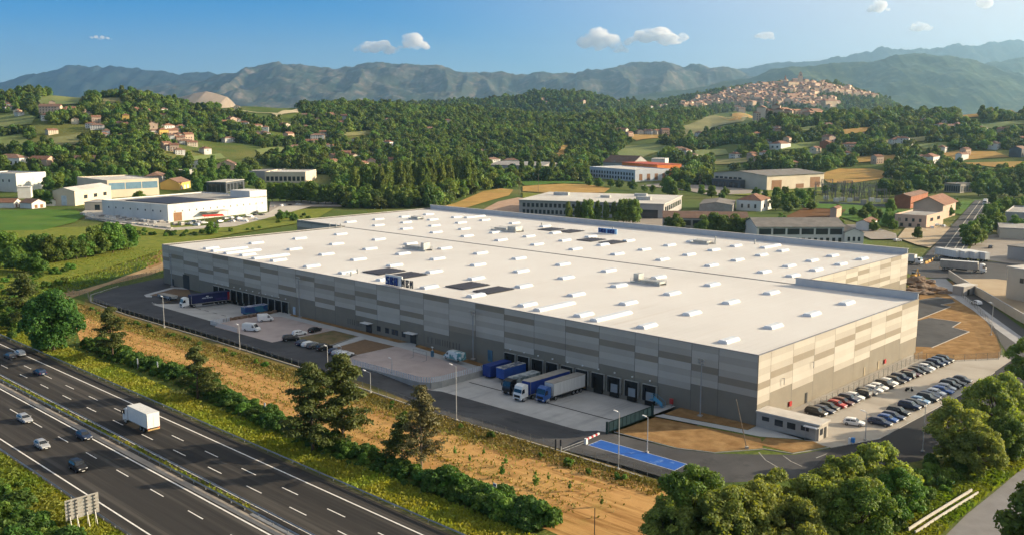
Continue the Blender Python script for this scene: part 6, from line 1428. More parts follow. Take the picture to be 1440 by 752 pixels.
def truck(name,label,m_cab,m_side,m_top,Lt,group=None,band=None,rigid=False,hz=3.55,doors=True):
    """origin under the rear end, x forward"""
    r=empty(name,(0,0,0),0,label,'truck',group)
    m=MB(); m.k=0; m.hexa([(0,-1.26,1.12),(Lt,-1.26,1.12),(Lt,1.26,1.12),(0,1.26,1.12)],[(0,-1.26,3.95),(Lt,-1.26,3.95),(Lt,1.26,3.95),(0,1.26,3.95)])
    b=m.build('trailer' if not rigid else 'cargo_box',m_side,r)
    m=MB(); m.box((Lt/2,0,3.99),(Lt+.06,2.58,.08)); m.build('top_panel',m_top,b)
    m=MB(); 
    for s in (-1,1):
        m.box((Lt/2,s*1.27,1.16),(Lt,.05,.12)); m.box((.06,s*1.24,2.5),(.1,.1,2.7)); m.box((Lt-.06,s*1.24,2.5),(.1,.1,2.7))
    m.build('frame_rail',M_acg,b)
    if doors:
        for s in (-1,1):
            m=MB(); m.box((-.03,s*.62,2.52),(.05,1.18,2.6)); m.build('rear_door',P_white if m_side is P_white else m_top,b)
        m=MB(); m.box((-.08,0,.78),(.1,2.4,.28)); m.build('bumper',mat('rear_bumper',(.52,.36,.14),(.35,.25,.12),scale=3,rough=.6),b)
        for s in (-1,1): m=MB(); m.box((-.1,s*1.0,1.0),(.08,.4,.16)); m.build('taillight',M_tail,b)
    m=MB(); m.box((Lt/2,0,.95),(Lt*.96,.9,.28)); 
    if not rigid:
        for s in (-1,1): m.box((Lt*.58,s*1.2,.72),(Lt*.3,.05,.5))
    m.build('chassis',M_plast,r)
    xs=([1.4,2.7,4.0] if not rigid else [1.7,3.0])
    xc=Lt+(.35 if rigid else .7)
    for x in xs+[xc-1.6 if not rigid else xc+.95]+([xc+1.35] if not rigid else []):
        for s in (-1,1): wheel(r,x,s*1.05,.5,.34)
    if not rigid: m=MB(); m.box((xc-.6,0,.85),(3.2,.8,.3)); m.build('tractor_frame',M_plast,r)
    cabin(r,xc,m_cab,hz)
    if band:
        for (x0,x1,z0,z1,mm) in band:
            for s in (-1,1):
                m=MB(); m.box(((x0+x1)/2,s*1.275,(z0+z1)/2),(x1-x0,.02,z1-z0)); m.build('side_marking',mm,b)
    return r
def setp(r,loc,rz,tilt=0):
    r.location=loc; r.rotation_euler=(0,tilt,rz); return r
T_blue=mat('tarp_blue',(.018,.05,.26),(.014,.04,.20),scale=.6,rough=.5,sc3=(3,1,.4)); T_grey=mat('tarp_grey',(.36,.34,.30),(.27,.255,.23),scale=.5,rough=.8); T_navy=mat('tarp_navy',(.012,.018,.085),(.009,.013,.06),scale=.6,rough=.5); T_white=mat('trailer_white',(.66,.66,.64),(.56,.56,.54),scale=.8,rough=.5,sc3=(3,1,.3))
T_red=mat('tarp_red_glow',(.25,.012,.02),rough=.6)
RZF=math.atan2(-V.y,-V.x)
setp(truck('semi_truck','semi truck with white cab and blue curtain trailer backed into a dock',P_white,T_blue,T_grey,13.6,'trucks at the docks',hz=3.75),w(48.2,-.8,-1.23),RZF)
setp(truck('semi_truck','semi truck with blue cab and white trailer backed into a dock',P_blue,T_white,T_grey,11.0,'trucks at the docks'),w(43.8,-.8,-1.23),RZF)
nav=setp(truck('semi_truck','navy semi trailer with white cab and small pale lettering at the far dock row',P_white,T_navy,T_navy,13.2,'trucks at the docks',band=[(6.0,9.6,2.55,2.95,mat('pale_lettering',(.5,.55,.62),(.05,.07,.15),scale=6,rough=.5,lo=.45,hi=.55)),(7.3,8.2,3.15,3.4,P_white),(1.2,5,1.6,2.3,mat('navy_swirl',(.05,.03,.14),(.015,.02,.08),scale=1.2)),(.1,.9,1.2,3.9,T_red)]),w(195.4,-.6,-1.0),math.atan2(-V.y,-V.x)-.12)
setp(truck('box_truck','plain white box truck driving on the far motorway carriageway',P_white,P_white,T_white,8.2,None,rigid=True,hz=3.3),Vector(g(216.5,608.5).xy.to_3d())+Vector((0,0,.04)),HANG)
setp(truck('box_truck','white box truck coming down the town road',P_white,P_white,T_white,8.5,None,rigid=True),at(1386,288,.1),math.atan2(at(1330,345).y-at(1378,292).y,at(1330,345).x-at(1378,292).x))
q0,q1=at(1322,379),at(1386,384); setp(truck('semi_truck','grey curtain side semi truck with white cab crossing the town road junction',P_white,T_grey,T_white,13.6),q0+Vector((0,0,.1)),math.atan2(q1.y-q0.y,q1.x-q0.x))
q0,q1=at(1272,370),at(1300,373); setp(truck('box_truck','white tipper like box truck stopped beside the warehouse corner at the junction',P_white,T_white,T_grey,4.5,rigid=True,hz=2.9),q0+Vector((0,0,.1)),math.atan2(q1.y-q0.y,q1.x-q0.x))
q0=at(1424,362); setp(truck('box_truck','white truck nosing out beside the grey corrugated store',P_white,T_white,T_grey,7,rigid=True,hz=3),q0+Vector((0,0,.1)),math.atan2(q1.y-q0.y,q1.x-q0.x)+3.3)
def trailer(name,label,Lt,m_side,m_top,loc,rz,h0=1.1,h1=3.9,group=None,legs=True,ribs=None):
    r=empty(name,loc,rz,label,'trailer',group)
    m=MB(); m.hexa([(0,-1.25,h0),(Lt,-1.25,h0),(Lt,1.25,h0),(0,1.25,h0)],[(0,-1.25,h1),(Lt,-1.25,h1),(Lt,1.25,h1),(0,1.25,h1)]); b=m.build('cargo_box',m_side,r)
    m=MB(); m.box((Lt/2,0,h1+.04),(Lt+.06,2.56,.08)); m.build('top_panel',m_top,b)
    if ribs:
        n=int(Lt/.45)
        for i in range(0,1): 
            m=MB()
            for j in range(n+1):
                for s in (-1,1): m.box((Lt*j/n,s*1.27,(h0+h1)/2),(.1,.06,h1-h0-.02))
            m.build('rib_panel',ribs,b)
    m=MB(); m.box((Lt/2,0,h0-.15),(Lt*.95,1,.25)); m.build('chassis',M_plast,r)
    if legs:
        for s in (-1,1):
            for x in (1.3,2.5): wheel(r,x,s*1.02,.48,.32)
            m=MB(); m.box((Lt-1.5,s*.8,h0/2),(.14,.14,h0)); m.build('landing_leg',M_grey,r)
    return r
trailer('container','plain dark blue shipping container at the dock nearest the fenced plaza',7.2,mat('container_blue',(.02,.05,.24),(.015,.04,.18),scale=.6,rough=.5),mat('container_blue',(.1,.1,.1)),w(66.4,-1.2,-1.23),RZF,.5,3.1,legs=False,ribs=mat('container_rib',(.016,.042,.2)))
trailer('dock_trailer','blue trailer with a patchy grey top beside the blue container',7.6,mat('trailer_mid_blue',(.025,.085,.33),(.02,.06,.25),scale=.5,rough=.5),mat('patchy_top',(.42,.42,.40),(.10,.12,.16),scale=.7,rough=.8,lo=.45,hi=.55),w(61.6,-1.2,-1.23),RZF,1.0,3.4)
trailer('flatbed','low flatbed with pale wrapped load and dark cab beside the white cabbed semi',8.5,mat('wrapped_load',(.30,.36,.38),(.12,.17,.19),scale=.8,rough=.6,lo=.45,hi=.55),mat('wrapped_top',(.48,.52,.52),(.14,.18,.2),scale=.6,lo=.45,hi=.56),w(57,-1.2,-1.23),RZF,.9,2.1)
r=empty('tractor_unit',w(53.4,-11.6,-1.23),RZF,'dark tractor unit half hidden behind the white cabbed semi','truck'); cabin(r,1.6,P_black); m=MB(); m.box((1.2,0,.8),(4.4,.8,.3)); m.build('chassis',M_plast,r)
for x in (0,2.9):
    for s in (-1,1): wheel(r,x,s*1.05,.5,.34)
trailer('dock_trailer','teal and navy trailer with white bales on top at the far dock row',8,mat('teal_side',(.04,.16,.24),(.02,.05,.18),scale=.35,rough=.5,lo=.45,hi=.55),mat('bale_top',(.55,.56,.58),(.06,.08,.2),scale=.9,lo=.42,hi=.55),w(172,-1.2,-1.2),RZF-.05,.9,2.9)
trailer('flatbed','low silver flatbed trailer with loose load beside the planted corner of the yard',8.2,mat('loose_load',(.35,.37,.38),(.10,.11,.12),scale=.9,lo=.45,hi=.55),T_grey,w(207.5,-13.4,-.2),RZU+math.pi+.1,.7,1.5)
for i,(px,py) in enumerate([(1347,366),(1359,367),(1373,368),(1388,369)]):
    trailer('parked_trailer','white box trailer, %s from the corner trees in the parked row'%ORD[i],12,T_white,T_white,at(px,py,.1),1.9,1.1,3.9,'white trailers parked by the town road')
trailer('parked_trailer','white box trailer parked behind the old factory roof end',12,P_white,T_white,at(747,287,.1),0.05,1.1,3.9)
def van(name,label,loc,rz,mp,Lv=5.2,group=None):
    r=empty(name,loc,rz,label,'van',group); m=MB(); h=Lv/2
    m.loft([[(x,-.95*f,zb),(x,.95*f,zb),(x,.95*f,zt*.8),(x,.82*f,zt),(x,-.82*f,zt),(x,-.95*f,zt*.8)] for x,zb,zt,f in ((-h,.4,2.15,.98),(-h+.15,.3,2.25,1),(h-1.9,.3,2.25,1),(h-1.5,.3,2.15,1),(h-.75,.3,1.25,1),(h-.1,.35,.95,.95),(h,.4,.75,.85))])
    m.build('body',mp,r); m=MB(); m.quad((h-.80,-.82,1.25),(h-.80,.82,1.25),(h-1.45,.74,2.05),(h-1.45,-.74,2.05))
    for v_ in range(len(m.v)): m.v[v_]=(m.v[v_][0]+.05,m.v[v_][1],m.v[v_][2]+.03)
    m.build('windscreen',M_carg,r)
    for s in (-1,1):
        p=[(h-1.9,s*.975,1.25),(h-1.05,s*.975,1.25),(h-1.55,s*.93,1.95),(h-1.9,s*.93,1.95)]; m=MB(); m.quad(*(p if s<0 else p[::-1])); m.build('side_window',M_carg,r)
        m=MB(); m.box((h-.1,s*.65,.75),(.2,.35,.2)); m.build('headlight',M_head,r)
        for x in (-h+.95,h-.95): wheel(r,x,s*.85,.34,.24)
    return r
van('van','white van parked on the plaza behind the low fence posts',w(147.4,-21.6,.03),RZU+.4,P_white)
van('van','small white van with load beside the sand patch on the plaza',w(156.2,-11.4,.03),RZU+1.2,P_white,4.6)
van('camper_van','white and teal patterned van parked by the wall on the fenced plaza',w(81.5,-4.6,.03),RZU+math.pi,mat('teal_pattern',(.62,.66,.66),(.08,.24,.26),scale=.7,rough=.4,lo=.47,hi=.54),6.4)
# ================================================================ street furniture
def lamp(a,b,h,label,arm=0,group='lamp posts of the yard',loc=None,rz=None):
    r=empty('lamp_post',loc if loc is not None else w(a,b,0),WANG if rz is None else rz,label,'lamp post',group)
    m=MB(); m.tube((0,0,0),(0,0,h),.10,.06,8); part('pole',m,M_lampgrey,r)
    m=MB(); m.box((0,0,.15),(.5,.5,.3)); part('base',m,M_kerb,r)
    m=MB(); L_=max(arm,.5); m.tube((0,0,h-.05),(L_,0,h+.12),.045,n=6); o=part('arm',m,M_lampgrey,r)
    m=MB(); m.hexa([(L_-.1,-.16,h+.06),(L_+.75,-.13,h+.16),(L_+.75,.13,h+.16),(L_-.1,.16,h+.06)],[(L_-.1,-.14,h+.2),(L_+.7,-.1,h+.27),(L_+.7,.1,h+.27),(L_-.1,.14,h+.2)]); part('lamp_head',m,M_white,r)
    return r
M_lampgrey=mat('galvanised_pole',(.50,.51,.52),(.42,.43,.44),scale=2,rough=.45,metal=.3)
lamp(170,-36.3,9,'slim lamp post on the kerb opposite the navy semi truck'); lamp(130.2,-35.8,6.5,'lamp post on the fence kerb opposite the black cars'); lamp(92.2,-35.4,7,'lamp post on the fence kerb at the start of the plaza wall')
lamp(73.5,-37.6,4.6,'short lamp post with a long arm opposite the plaza fence corner',1.8); lamp(45.4,-38.2,11.2,'tall pale lamp post opposite the white cabbed semi truck',1.2); lamp(5.2,-37.9,10.2,'tall lamp post standing behind the blue painted bay'); lamp(6.6,-27.4,6.6,'lamp post on the gate side edge of the blue painted bay')
lamp(0,0,9.4,'lamp post on the verge of the side road by the willows',.8,loc=w(-29.6,7.3)); lamp(-7.6,117,9,'lone lamp post between the two unfinished lots'); lamp(-19.4,6.2,5.5,'small lamp post at the car park corner',.5)
lamp(101,-24.9,3.6,'black headed post at the plaza corner'); lamp(83,-23.6,3.4,'globe headed low post behind the plaza fence')
lp=empty('leaning_pole',w(-5.4,-13,0),0,'thin leaning wooden pole on the soil by the gatehouse','pole'); m=MB(); m.tube((0,0,0),(-2.0,1.2,9),.09,.06,8); part('pole',m,M_bark2,lp); m=MB(); m.box((0,0,.2),(.6,.6,.4)); part('base',m,M_kerb,lp)
# --- see-through mesh material for wire fences
def meshmat(name,col,fill,s=9):
    T=NT(name); out=T.n('OutputMaterial'); d=T.n('BsdfPrincipled',i_Roughness=.6); d.inputs['Base Color'].default_value=c4(col); tr=T.n('BsdfTransparent'); mx=T.n('MixShader')
    tc=T.n('TexCoord'); mp=T.n('Mapping'); mp.inputs['Rotation'].default_value=(R(45),R(45),R(45)); T.l(tc.outputs['Object'],mp.inputs[0]); ck=T.n('TexWave',i_Scale=s,wave_type='BANDS'); T.l(mp.outputs[0],ck.inputs['Vector'])
    mr=T.n('MapRange',i_1=.8,i_2=.95,i_3=0,i_4=fill); T.l(ck.outputs['Fac'],mr.inputs[0]); T.l(mr.outputs[0],mx.inputs[0]); T.l(tr.outputs[0],mx.inputs[1]); T.l(d.outputs[0],mx.inputs[2]); T.l(mx.outputs[0],out.inputs[0]); T.mat.use_transparent_shadow=True if hasattr(T.mat,'use_transparent_shadow') else None
    return T.mat
M_wire=meshmat('wire_mesh',(.14,.15,.15),.85); M_screen=meshmat('screen_mesh',(.05,.08,.06),.95,3)
def fence(pts,h,step,label,m_post,m_mesh,name='wire_fence',rails=1,zf=None,post_r=.045,group=None):
    r=empty(name,pts[0],0,label,'fence',group); p0=Vector(pts[0]); post=None; mm=MB(); rl=MB(); n_=0
    for A,B in zip(pts,pts[1:]):
        A=Vector(A);B=Vector(B); n=max(1,round((B-A).length/step))
        for i in range(n+ (1 if B is pts[-1] else 0)):
            q=A.lerp(B,i/n)-p0
            if post is None:
                m=MB(); m.tube((0,0,-.3),(0,0,h+.05),post_r,n=6); post=part('post',m,m_post,r); o=post
            elif n_<100: o=post.copy(); COL.objects.link(o); o.parent=r
            n_+=1; o.location=q
        a,b=A-p0,B-p0; up=Vector((0,0,h)); mm.quad(a+Vector((0,0,.05)),b+Vector((0,0,.05)),b+up,a+up)
        for k in range(rails+1): rl.tube(a+Vector((0,0,.08+(h-.08)*k/max(1,rails))),b+Vector((0,0,.08+(h-.08)*k/max(1,rails))),.018,n=4)
    part('mesh_panel',mm,m_mesh,r); part('rail',rl,m_post,r); return r
M_fpost=mat('fence_post',(.16,.165,.165),(.12,.125,.125),scale=3,rough=.6,metal=.2)
fence([w(*p) for p in [(234,-31),(224,-34.6),(195,-36.2),(150,-35.8),(100,-36.3),(50,-38.8),(19,-38.4)]],2.0,3,'long wire fence between the dry field and the warehouse yard road',M_fpost,M_wire)
fence([w(*p) for p in [(15.5,-38.4),(-3,-37),(-22,-32)]],2.0,2.6,'short wire fence in front of the blue painted bay',M_fpost,M_wire)
fence([w(-3.6,b) for b in (15.2,77)],1.9,2.7,'wire fence between the parked cars and the sunny warehouse wall',M_fpost,M_wire)
fence([g(*p) for p in [(1352,417),(1370,432),(1388,452),(1402,476),(1409,498),(1404,505),(1340,508),(1284,505)]],1.8,3,'wire fence curving round the unfinished lots',M_fpost,M_wire)
fence([g(*p) for p in [(96,413),(128,418),(180,398),(231,383)]],2.2,3,'fence with dark green screen at the far corner of the yard',M_fpost,M_screen)
# plaza retaining wall with pale palisade
M_rw=mat('retaining_wall_concrete',(.36,.36,.34),(.28,.28,.27),scale=.4,rough=.85)
rw_=empty('retaining_wall',w(68.7,-7,0),0,'low concrete retaining wall round the fenced plaza beside the dock ramp','wall')
def wl(a,b,z): return Vector(w(a,b,z))-Vector(w(68.7,-7,0))
m=MB()
cl=[(68.6,-5.5),(68.6,-21),(69.4,-23.6),(71.5,-24.9),(92,-25.5)]
for (a0,b0),(a1,b1) in zip(cl,cl[1:]):
    d=Vector((a1-a0,b1-b0)).normalized(); nx,ny=-d.y*.17,d.x*.17
    m.hexa([wl(a0-nx,b0-ny,-1.6),wl(a1-nx,b1-ny,-1.6),wl(a1+nx,b1+ny,-1.6),wl(a0+nx,b0+ny,-1.6)],[wl(a0-nx,b0-ny,.25),wl(a1-nx,b1-ny,.25),wl(a1+nx,b1+ny,.25),wl(a0+nx,b0+ny,.25)])
part('wall',m,M_rw,rw_)
def palisade(pts,h,label,step=.55,m_=None,z0=.25,name='palisade_fence'):
    r=empty(name,w(*pts[0],0),0,label,'fence'); base=Vector(w(*pts[0],0)); k=0; first=None; rl=MB(); over=MB()
    for p,q in zip(pts,pts[1:]):
        A=Vector(w(*p,z0))-base; B=Vector(w(*q,z0))-base; n=max(1,round((B-A).length/step)); an=math.atan2((B-A).y,(B-A).x)
        for i in range(n):
            c=A.lerp(B,(i+.5)/n)
            if first is None: m=MB(); m.box((0,0,h/2),(step*.5,.03,h)); first=part('slat',m,m_,r); o=first
            elif k<100: o=first.copy(); COL.objects.link(o); o.parent=r
            else: over.box((c.x,c.y,c.z+h/2),(step*.5,.03,h),an); continue
            o.location=c; o.rotation_euler=(0,0,an); k+=1
        for zz in (.2,h-.15): rl.tube(A+Vector((0,0,zz)),B+Vector((0,0,zz)),.03,n=5)
    part('rail',rl,m_,r)
    if over.v: o=part('slat',over,m_,r); o['kind']='stuff'
    return r
M_pal=mat('pale_steel',(.55,.60,.66),(.46,.51,.57),scale=2,rough=.4,metal=.2)
palisade([(68.6,-5.5),(68.6,-21),(69.4,-23.6),(71.5,-24.9),(96,-25.4)],1.25,'pale steel palisade on the retaining wall of the plaza',.6,M_pal)
palisade([(148.5,-25.6),(163.5,-25.4),(163.5,-19)],1.3,'pale steel palisade at the far corner of the paved plaza beside the white van',.55,M_pal,.1)
gw=empty('gabion_wall',w(165,-20,0),0,'low wall of brown rubble between the plaza and the far dock apron','wall'); m=MB()
M_rub2=mat('brown_rubble',(.24,.17,.12),(.13,.09,.065),scale=1.6,rough=.95,bump=1)
for i in range(44):
    t=i/43; c=Vector(w(165.0-.3*math.sin(i),-20+17.5*t,0))-Vector(w(165,-20,0)); s=rb.uniform(.5,.8)
    m.box((c.x+rb.uniform(-.2,.2),c.y+rb.uniform(-.2,.2),s*.5),(s*1.5,s*1.3,s),rb.uniform(0,3))
part('stones',m,M_rub2,gw)
# sliding gate
gt_=empty('sliding_gate',w(18.4,-23.4,0),math.atan2(V.y,V.x),'dark green framed sliding gate beside the dock apron','gate'); M_gg=mat('gate_green',(.02,.05,.045),(.015,.035,.032),scale=1,rough=.5)
m=MB(); m.box((7,0,.25),(14,.12,.16)); m.box((7,0,2.15),(14,.12,.16))
for i in range(11): m.box((i*1.4,0,1.2),(.12,.13,1.9))
part('frame',m,M_gg,gt_); m=MB(); m.box((7,0,1.2),(13.9,.03,1.8)); part('panel',m,mat('gate_infill',(.10,.17,.17),(.07,.12,.12),scale=.8,rough=.4),gt_)
for x in (-.6,14.5): m=MB(); m.box((x,0,1.2),(.35,.35,2.4)); part('post',m,M_gg,gt_)
# barrier
br=empty('boom_barrier',w(17.6,-31.4,0),math.atan2(V.y,V.x),'red and white boom barrier at the end of the blue painted bay','barrier'); m=MB(); m.box((0,0,.55),(.5,.5,1.1)); part('housing',m,P_white,br)
for i in range(6): m=MB(); m.box((.5+i*.62,0,.95+i*.03),(.6,.28,.34)); part('boom',m,M_red if i%2==0 else P_white,br)
m=MB(); m.box((-4,0,.85),(6.5,.08,.08)); m.box((-4,0,.35),(6.5,.05,.05)); m.box((-7.2,0,.7),(.12,.12,1.4)); part('rail',m,M_grey,br)
gp=empty('gate_posts',w(19.4,-38.0,0),0,'pair of dark posts at the yard fence opening','post'); 
for s in (0,.9): m=MB(); m.box((s,-s*.3,1.1),(.28,.28,2.2)); part('post',m,M_dark,gp)
# frame and cabinets on the plaza
fr=empty('steel_frame',w(86,-10,0),WANG,'small steel goalpost frame on the plaza with a bar','frame'); m=MB()
for x in (0,5): m.tube((x,0,0),(x,0,2.2),.07,n=6); m.tube((x,0,0),(x,1.2,0),.06,n=6)
m.tube((0,0,2.2),(5,0,2.2),.06,n=6); m.tube((0,0,1.3),(5,0,1.3),.05,n=6); part('frame',m,M_grey,fr)
cb=empty('blue_cabinet',w(88,-6.2,0),WANG,'narrow blue cabinet on the plaza walkway','cabinet'); m=MB(); m.box((0,0,.75),(.7,.5,1.5)); part('body',m,M_bluegl,cb); m=MB(); m.tube((0,0,1.5),(0,0,2.4),.05,n=6); m.box((0,0,2.45),(.7,.3,.12)); part('lamp',m,M_white,cb)
bc=empty('blue_post_box',w(-18.6,2.6,0),WANG,'blue and white post box at the car park corner beside the gatehouse','post box'); m=MB(); m.box((0,0,.8),(.6,.5,.9)); part('body',m,M_sky,bc); m=MB(); m.tube((0,0,0),(0,0,.4),.12,n=8); m.box((.5,.3,.6),(.4,.4,1.2)); part('stand',m,M_white,bc)
mo=empty('scooter',w(-12.6,45,0),RZU+.6,'parked scooter alone in the lane between the car rows','scooter'); m=MB(); m.box((-.3,0,.75),(.8,.3,.2)); m.box((-.35,0,.5),(.7,.28,.4)); m.tube((.4,0,.4),(.6,0,1.1),.07,n=6); m.tube((.6,-.3,1.1),(.6,.3,1.1),.03,n=6); m.box((.2,0,.35),(.6,.25,.08)); part('body',m,M_plast,mo)
for x in (-.6,.65): m=MB(); m.tube((x,-.07,.28),(x,.07,.28),.28,n=14); part('wheel',m,M_tyre,mo)
# crash barriers of the motorway
def guard(n,s0,s1,label,m_=None,h=.72,step=4.0,side=1):
    r=empty('crash_barrier',hw(s0,n,0),HANG,label,'crash barrier'); L_=s1-s0; m=MB()
    z=[h-.30,h-.22,h-.15,h-.08,h]; y=[0,.07,0,.07,0]
    for i in range(4):
        m.add([(0,y[i],z[i]),(L_,y[i],z[i]),(L_,y[i+1],z[i+1]),(0,y[i+1],z[i+1]),(0,y[i]-.02,z[i]),(L_,y[i]-.02,z[i]),(L_,y[i+1]-.02,z[i+1]),(0,y[i+1]-.02,z[i+1])],[(0,1,2,3),(7,6,5,4)])
    part('beam',m,m_ or M_rail,r); m=MB(); m.box((0,-.08,h/2-.05),(.1,.12,h-.1)); p=part('post',m,M_rail,r)
    for i in range(1,min(99,int(L_/step))):
        o=p.copy(); COL.objects.link(o); o.parent=r; o.location=(i*step,0,0)
    return r
M_rail=mat('galvanised_rail',(.32,.33,.34),(.22,.225,.23),scale=.8,rough=.5,metal=.4)
guard(89.9,60,440,'steel crash barrier between the motorway and the hedge verge'); guard(56.5,60,330,'steel crash barrier along the near edge of the motorway'); guard(73.28,60,420,'steel crash barrier along the grassy median'); guard(75.0,60,420,'thin crash barrier on the far side of the median grass',h=.6)
gl=[g(1277,752),g(1306,733),g(1340,712),g(1366,696)]
r=empty('lane_barrier',gl[0],0,'pale double rail barrier along the lane in the corner','crash barrier'); m=MB(); base=Vector(gl[0])
for off,hh_ in ((0,1.15),(1.0,1.0)):
    for A,B in zip(gl,gl[1:]):
        d=(B-A).normalized(); nn=Vector((-d.y,d.x,0))*(-off); a,b=A-base+nn,B-base+nn; t=Vector((-d.y,d.x,0))*.09
        m.hexa([a-t+Vector((0,0,hh_-.45)),b-t+Vector((0,0,hh_-.45)),b+t+Vector((0,0,hh_-.45)),a+t+Vector((0,0,hh_-.45))],[a-t+Vector((0,0,hh_)),b-t+Vector((0,0,hh_)),b+t+Vector((0,0,hh_)),a+t+Vector((0,0,hh_))])
part('beam',m,mat('pale_rail',(.55,.52,.46),(.46,.43,.38),scale=1,rough=.6),r)
for A,B in zip(gl,gl[1:]):
    for i in range(5):
        c=A.lerp(B,(i+.5)/5)-base; m=MB(); m.box((c.x,c.y,.35),(.12,.12,.7)); part('post',m,M_rail,r)
# big road sign seen from behind
sg=empty('road_sign',hw(139.5,53.4,-.2),HANG,'large road sign panel seen from behind on slanting posts at the motorway edge','road sign')
M_sgb=mat('sign_back',(.36,.345,.32),(.29,.28,.26),scale=.8,rough=.5,metal=.2)
m=MB(); m.box((0,0,3.5),(.08,4.9,3.1)); part('panel',m,M_sgb,sg)
for k in range(6): m=MB(); m.box((-.075,0,2.2+k*.52),(.06,4.8,.07)); part('stiffener',m,mat('sign_rib',(.30,.29,.27),rough=.5,metal=.2),sg)
for y in (-1.75,-.6,.9,1.9):
    m=MB(); m.tube((-.16,y,-.6),(-.16,y,4.9),.055,n=8); part('post',m,M_acg,sg); m=MB(); m.tube((-1.5,y+.1,-.6),(-.2,y,2.4),.045,n=8); part('brace',m,M_acg,sg)
    for k in range(6): m=MB(); m.box((-.24,y,2.2+k*.52),(.1,.22,.2)); part('clamp',m,M_dark,sg)
# markers in the field
def marker(px,py,h,label,blue=False,wid=.5):
    r=empty('marker_post',g(px,py),WANG,label,'marker post','white markers in the dry field'); m=MB(); m.tube((0,0,0),(0,0,h*.6),.05,n=6); part('post',m,M_grey,r)
    m=MB(); m.box((0,0,h*.72),(wid,.06,h*.55)); o=part('board',m,P_white,r)
    if blue: m=MB(); m.box((0,.036,h*.9),(wid*.8,.012,.25)); m.build('emblem',M_blue,o)
marker(194,518,2.6,'white marker post on the field edge nearest the open branched pine'); marker(222,524,2.8,'second white marker post, just beyond the first by the pine'); marker(373,585,2.9,'white marker post in the field beside the pair of pines'); marker(696,704,3.0,'white information board with blue emblem at the hedge end',True,.75)
r=empty('field_pole',g(836,752),0,'bare dark pole at the field corner before the willows','pole'); m=MB(); m.tube((0,0,0),(0,0,4.2),.07,.06,8); part('pole',m,M_dark,r)
# boundary wall, town side
bw=empty('boundary_wall',g(1334,390),0,'long beige boundary wall between the side lane and the office yard','wall'); m=MB(); bp=[g(1334,388),g(1350,399),g(1376,414),g(1440,452),g(1500,488)]; base=Vector(bp[0])
for A,B in zip(bp,bp[1:]):
    d=(B-A).normalized(); t=Vector((-d.y,d.x,0))*.18; a,b=A-base,B-base; u_=Vector((0,0,2.7)); m.hexa([a-t,b-t,b+t,a+t],[a-t+u_,b-t+u_,b+t+u_,a+t+u_])
part('wall',m,CRM,bw); m=MB()
for A,B in zip(bp,bp[1:]):
    d=(B-A).normalized(); t=Vector((-d.y,d.x,0))*.24; a,b=A-base+Vector((0,0,2.702)),B-base+Vector((0,0,2.702)); u_=Vector((0,0,.12)); m.hexa([a-t,b-t,b+t,a+t],[a-t+u_,b-t+u_,b+t+u_,a+t+u_])
part('coping',m,M_kerb,bw)
kb=empty('kiosk',g(1356,413),.6,'small grey utility kiosk at the end of the boundary wall lane','kiosk'); m=MB(); m.box((0,0,1.5),(8,4,3)); part('wall',m,GRY,kb); m=MB(); m.box((0,0,3.12),(8.4,4.4,.22)); part('roof',m,M_flatw,kb); m=MB(); m.box((-1,-2.03,1.1),(1.2,.06,2.1)); part('door',m,M_dark,kb)
for i,(px,py) in enumerate([(1303,371),(1307,369),(1311,367),(1314,365),(1317,363)]):
    r=empty('road_barrier',at(px,py,.1),.6+i*.2,'orange and white plastic road barrier in the cluster on the junction','road barrier','orange barriers on the junction'); m=MB(); m.prism([(-1,-.3),(1,-.3),(1,.3),(-1,.3)],0,.4); part('base',m,mat('barrier_orange',(.62,.30,.06),rough=.6),r); m=MB(); m.prism([(-1,-.14),(1,-.14),(1,.14),(-1,.14)],.402,1.1); part('panel',m,mat('barrier_yellow',(.66,.45,.16),rough=.6),r)
# heaps of rubble beside the warehouse
def heap(px,py,rx,ry,h,label,m_,seed):
    bm=bmesh.new(); bmesh.ops.create_icosphere(bm,subdivisions=4,radius=1)
    for v in bm.verts:
        d=1+.35*mnoise.fractal(v.co*1.7+Vector((seed,0,0)),1,2,4); v.co=Vector((v.co.x*rx*d,v.co.y*ry*d,max(-.1,v.co.z)*h*d))
    me=bpy.data.meshes.new('rubble_heap'); bm.to_mesh(me); bm.free(); me.materials.append(m_); o=bpy.data.objects.new('rubble_heap',me); COL.objects.link(o); o.location=at(px,py); tag(o,label,'rubble heap','heaps of spoil by the warehouse corner')
for i,(px,py,rx,ry,h) in enumerate([(1286,398,5,3.5,2.6),(1296,405,4,3,1.6),(1304,398,3.5,2.5,1.3),(1290,411,5,3,1.6),(1318,408,4,2.5,1.2),(1302,413,3,2.2,1.0),(1328,412,3,2,.9)]):
    heap(px,py,rx,ry,h,'heap of brown spoil and rubble on the bare ground at the warehouse corner',M_rub2,i*3.1)
ex=empty('excavator',at(1285,392),.8,'small yellow brown excavator on the spoil by the warehouse corner','excavator'); m=MB(); m.box((0,.7,.4),(2.6,.5,.7)); m.box((0,-.7,.4),(2.6,.5,.7)); part('track',m,M_tyre,ex); m=MB(); m.box((-.2,0,1.3),(2.2,1.7,.9)); part('body',m,mat('digger_yellow',(.50,.28,.05),(.35,.2,.05),scale=1),ex); m=MB(); m.box((.3,.4,2.1),(1.1,.9,1.1)); part('cab',m,M_carg,ex); m=MB(); m.tube((.8,-.3,1.5),(2.4,-.3,3.6),.16,n=6); m.tube((2.4,-.3,3.6),(3.8,-.3,1.6),.13,n=6); m.box((3.8,-.3,1.2),(.6,.7,.7)); part('arm',m,mat('digger_yellow',(.5,.3,.1)),ex)
